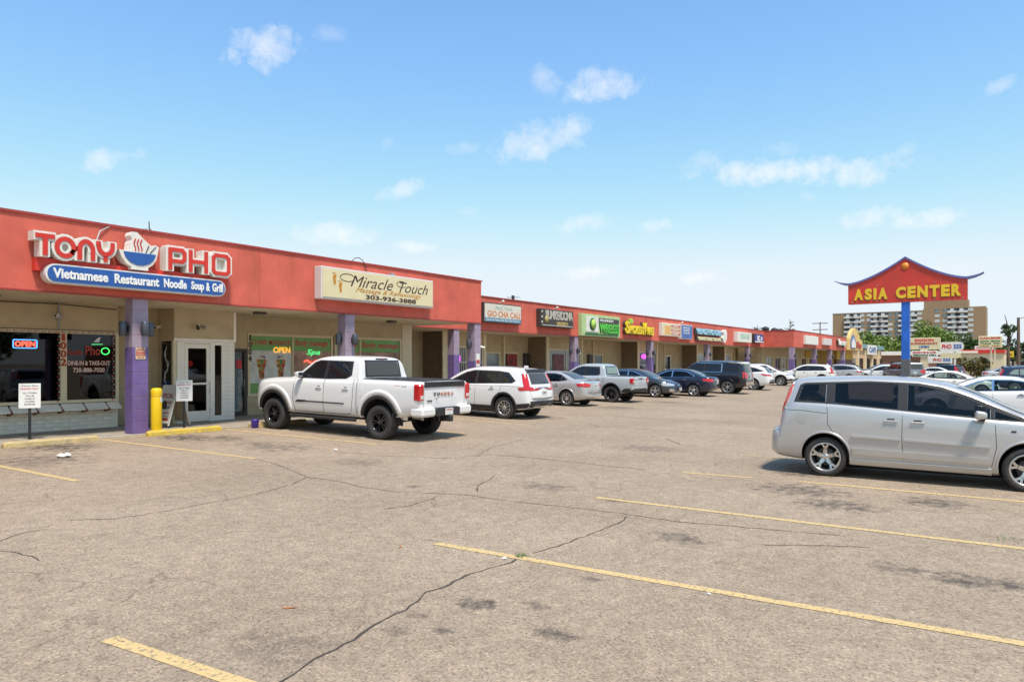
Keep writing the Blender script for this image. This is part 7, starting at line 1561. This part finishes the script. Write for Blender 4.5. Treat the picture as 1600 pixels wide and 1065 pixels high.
tree('shade_tree', 118, 2.0, 6.9, .9, M_LF[1], 'thin dark treetop just above the directory sign', 10, .75, 500, .16, cz=6.3)
def snag(x, y, h, label, seed, spread):
    rng = random.Random(seed); o = empty('conifer', (x, y, 0), 0, label, 'tree', 'ragged conifers behind the recessed row'); q = MB(); q.tube([(0, 0, 0), (.1, 0, h * .6), (-.05, .1, h)], [.22, .14, .04], 7); L = MB()
    for k in range(14):
        a = rng.uniform(0, 6.3); z = h * rng.uniform(.55, .97); r = spread * rng.uniform(.4, 1.0); e = Vector((r * math.cos(a), r * math.sin(a), z + rng.uniform(-.1, .35))); q.tube([(0, 0, z - .1), e], [.05, .015], 5)
        for j in range(34):
            t = rng.uniform(.25, 1.05); p = Vector((e.x * t, e.y * t, z + (e.z - z) * t)) + Vector((rng.gauss(0, .12), rng.gauss(0, .12), rng.gauss(0, .08))); d = Vector((rng.gauss(0, 1), rng.gauss(0, 1), rng.gauss(0, .5))).normalized() * .17; s_ = d.cross(Vector((0, 0, 1))).normalized() * .05; L.add([p - d, p + s_, p + d, p - s_], [(0, 1, 2, 3)])
    q.build('trunk', M_BARK, o); L.build('crown', M_LF[3], o, fix=False)
snag(31.0, 59.5, 13.7, 'conifer tip peeking over the restaurant roof', 7, 1.3)
snag(111.4, 33.5, 7.6, 'ragged conifer above the blue letter K sign', 3, 1.5); snag(124.8, 32.2, 9.2, 'thin ragged conifer above the forward step corner', 5, 1.1)
tree('hedge_bush', 196, 14, 3.2, 3.2, M_LF[1], 'low dark hedge beside the brick shop', 12, .1, 1500, .24, group='low plants by the street', cat='shrub')

# ================================================================== the far side of the lot, behind the viewpoint (seen in glass and paint)
def simple_shop(x, y, rz, w, d, h, m, label):
    o = empty('street_shop', (x, y, 0), rz, label, 'building', 'low shops across the lot'); part('wall', m, o, (-w / 2, w / 2, 0, d, 0, h)); part('coping', M_WHITE, o, (-w / 2 - .1, w / 2 + .1, -.1, d + .1, h + .001, h + .2))
    for k in range(int(w / 4)): part('window', M_DGLASS, o, (-w / 2 + 1 + k * 4, -w / 2 + 3.6 + k * 4, -.05, -.002, .6, 2.6))
simple_shop(-48, 30, R(90), 30, 14, 4.5, M_PEACH, 'low peach shop across the lot entrance'); simple_shop(-50, -8, R(90), 26, 14, 5.2, M_BRICKB, 'low brick shop across the lot entrance'); simple_shop(10, -62, R(180), 40, 14, 5.0, M_TAN, 'long tan shop across the street'); simple_shop(70, -66, R(180), 36, 14, 4.4, M_BRICKB, 'long brick shop across the street')
st0 = tree('street_tree', -30, 12, 8, 3.4, M_LF[0], 'street tree by the lot entrance', 21, .3, 1500, .34, group='street trees behind the viewpoint')
for i, (x, y, sc) in enumerate(((-32, 44, 1.2), (-34, -28, 1.1), (-14, -46, 1.25), (28, -44, 1.0), (52, -46, 1.3), (88, -46, 1.1))):
    o = copy_tree(st0); o.location = (x, y, 0); o.scale = (sc, sc, sc); o.rotation_euler = (0, 0, i * 1.3); o['label'] = ('street tree', 'street tree before the brick shop', 'street tree', 'street tree', 'street tree', 'street tree')[i] + (' at the far bend of the entrance road', ' across the entrance', ' before the long tan shop', ' past the long tan shop', ' at the start of the long brick shop', ' at the end of the long brick shop')[i]
h1 = recolor(CROSSOVER_OBJ, 'dark crossover parked across the lot behind the viewpoint', P_WHITE, P_DKGREY); place(h1, SUV, (-9, -4), 20); h2 = recolor(COMPACT_OBJ, 'blue sedan parked across the lot behind the viewpoint', P_SILVER, P_BLUE); place(h2, SEDAN, (-12, 6), 15)
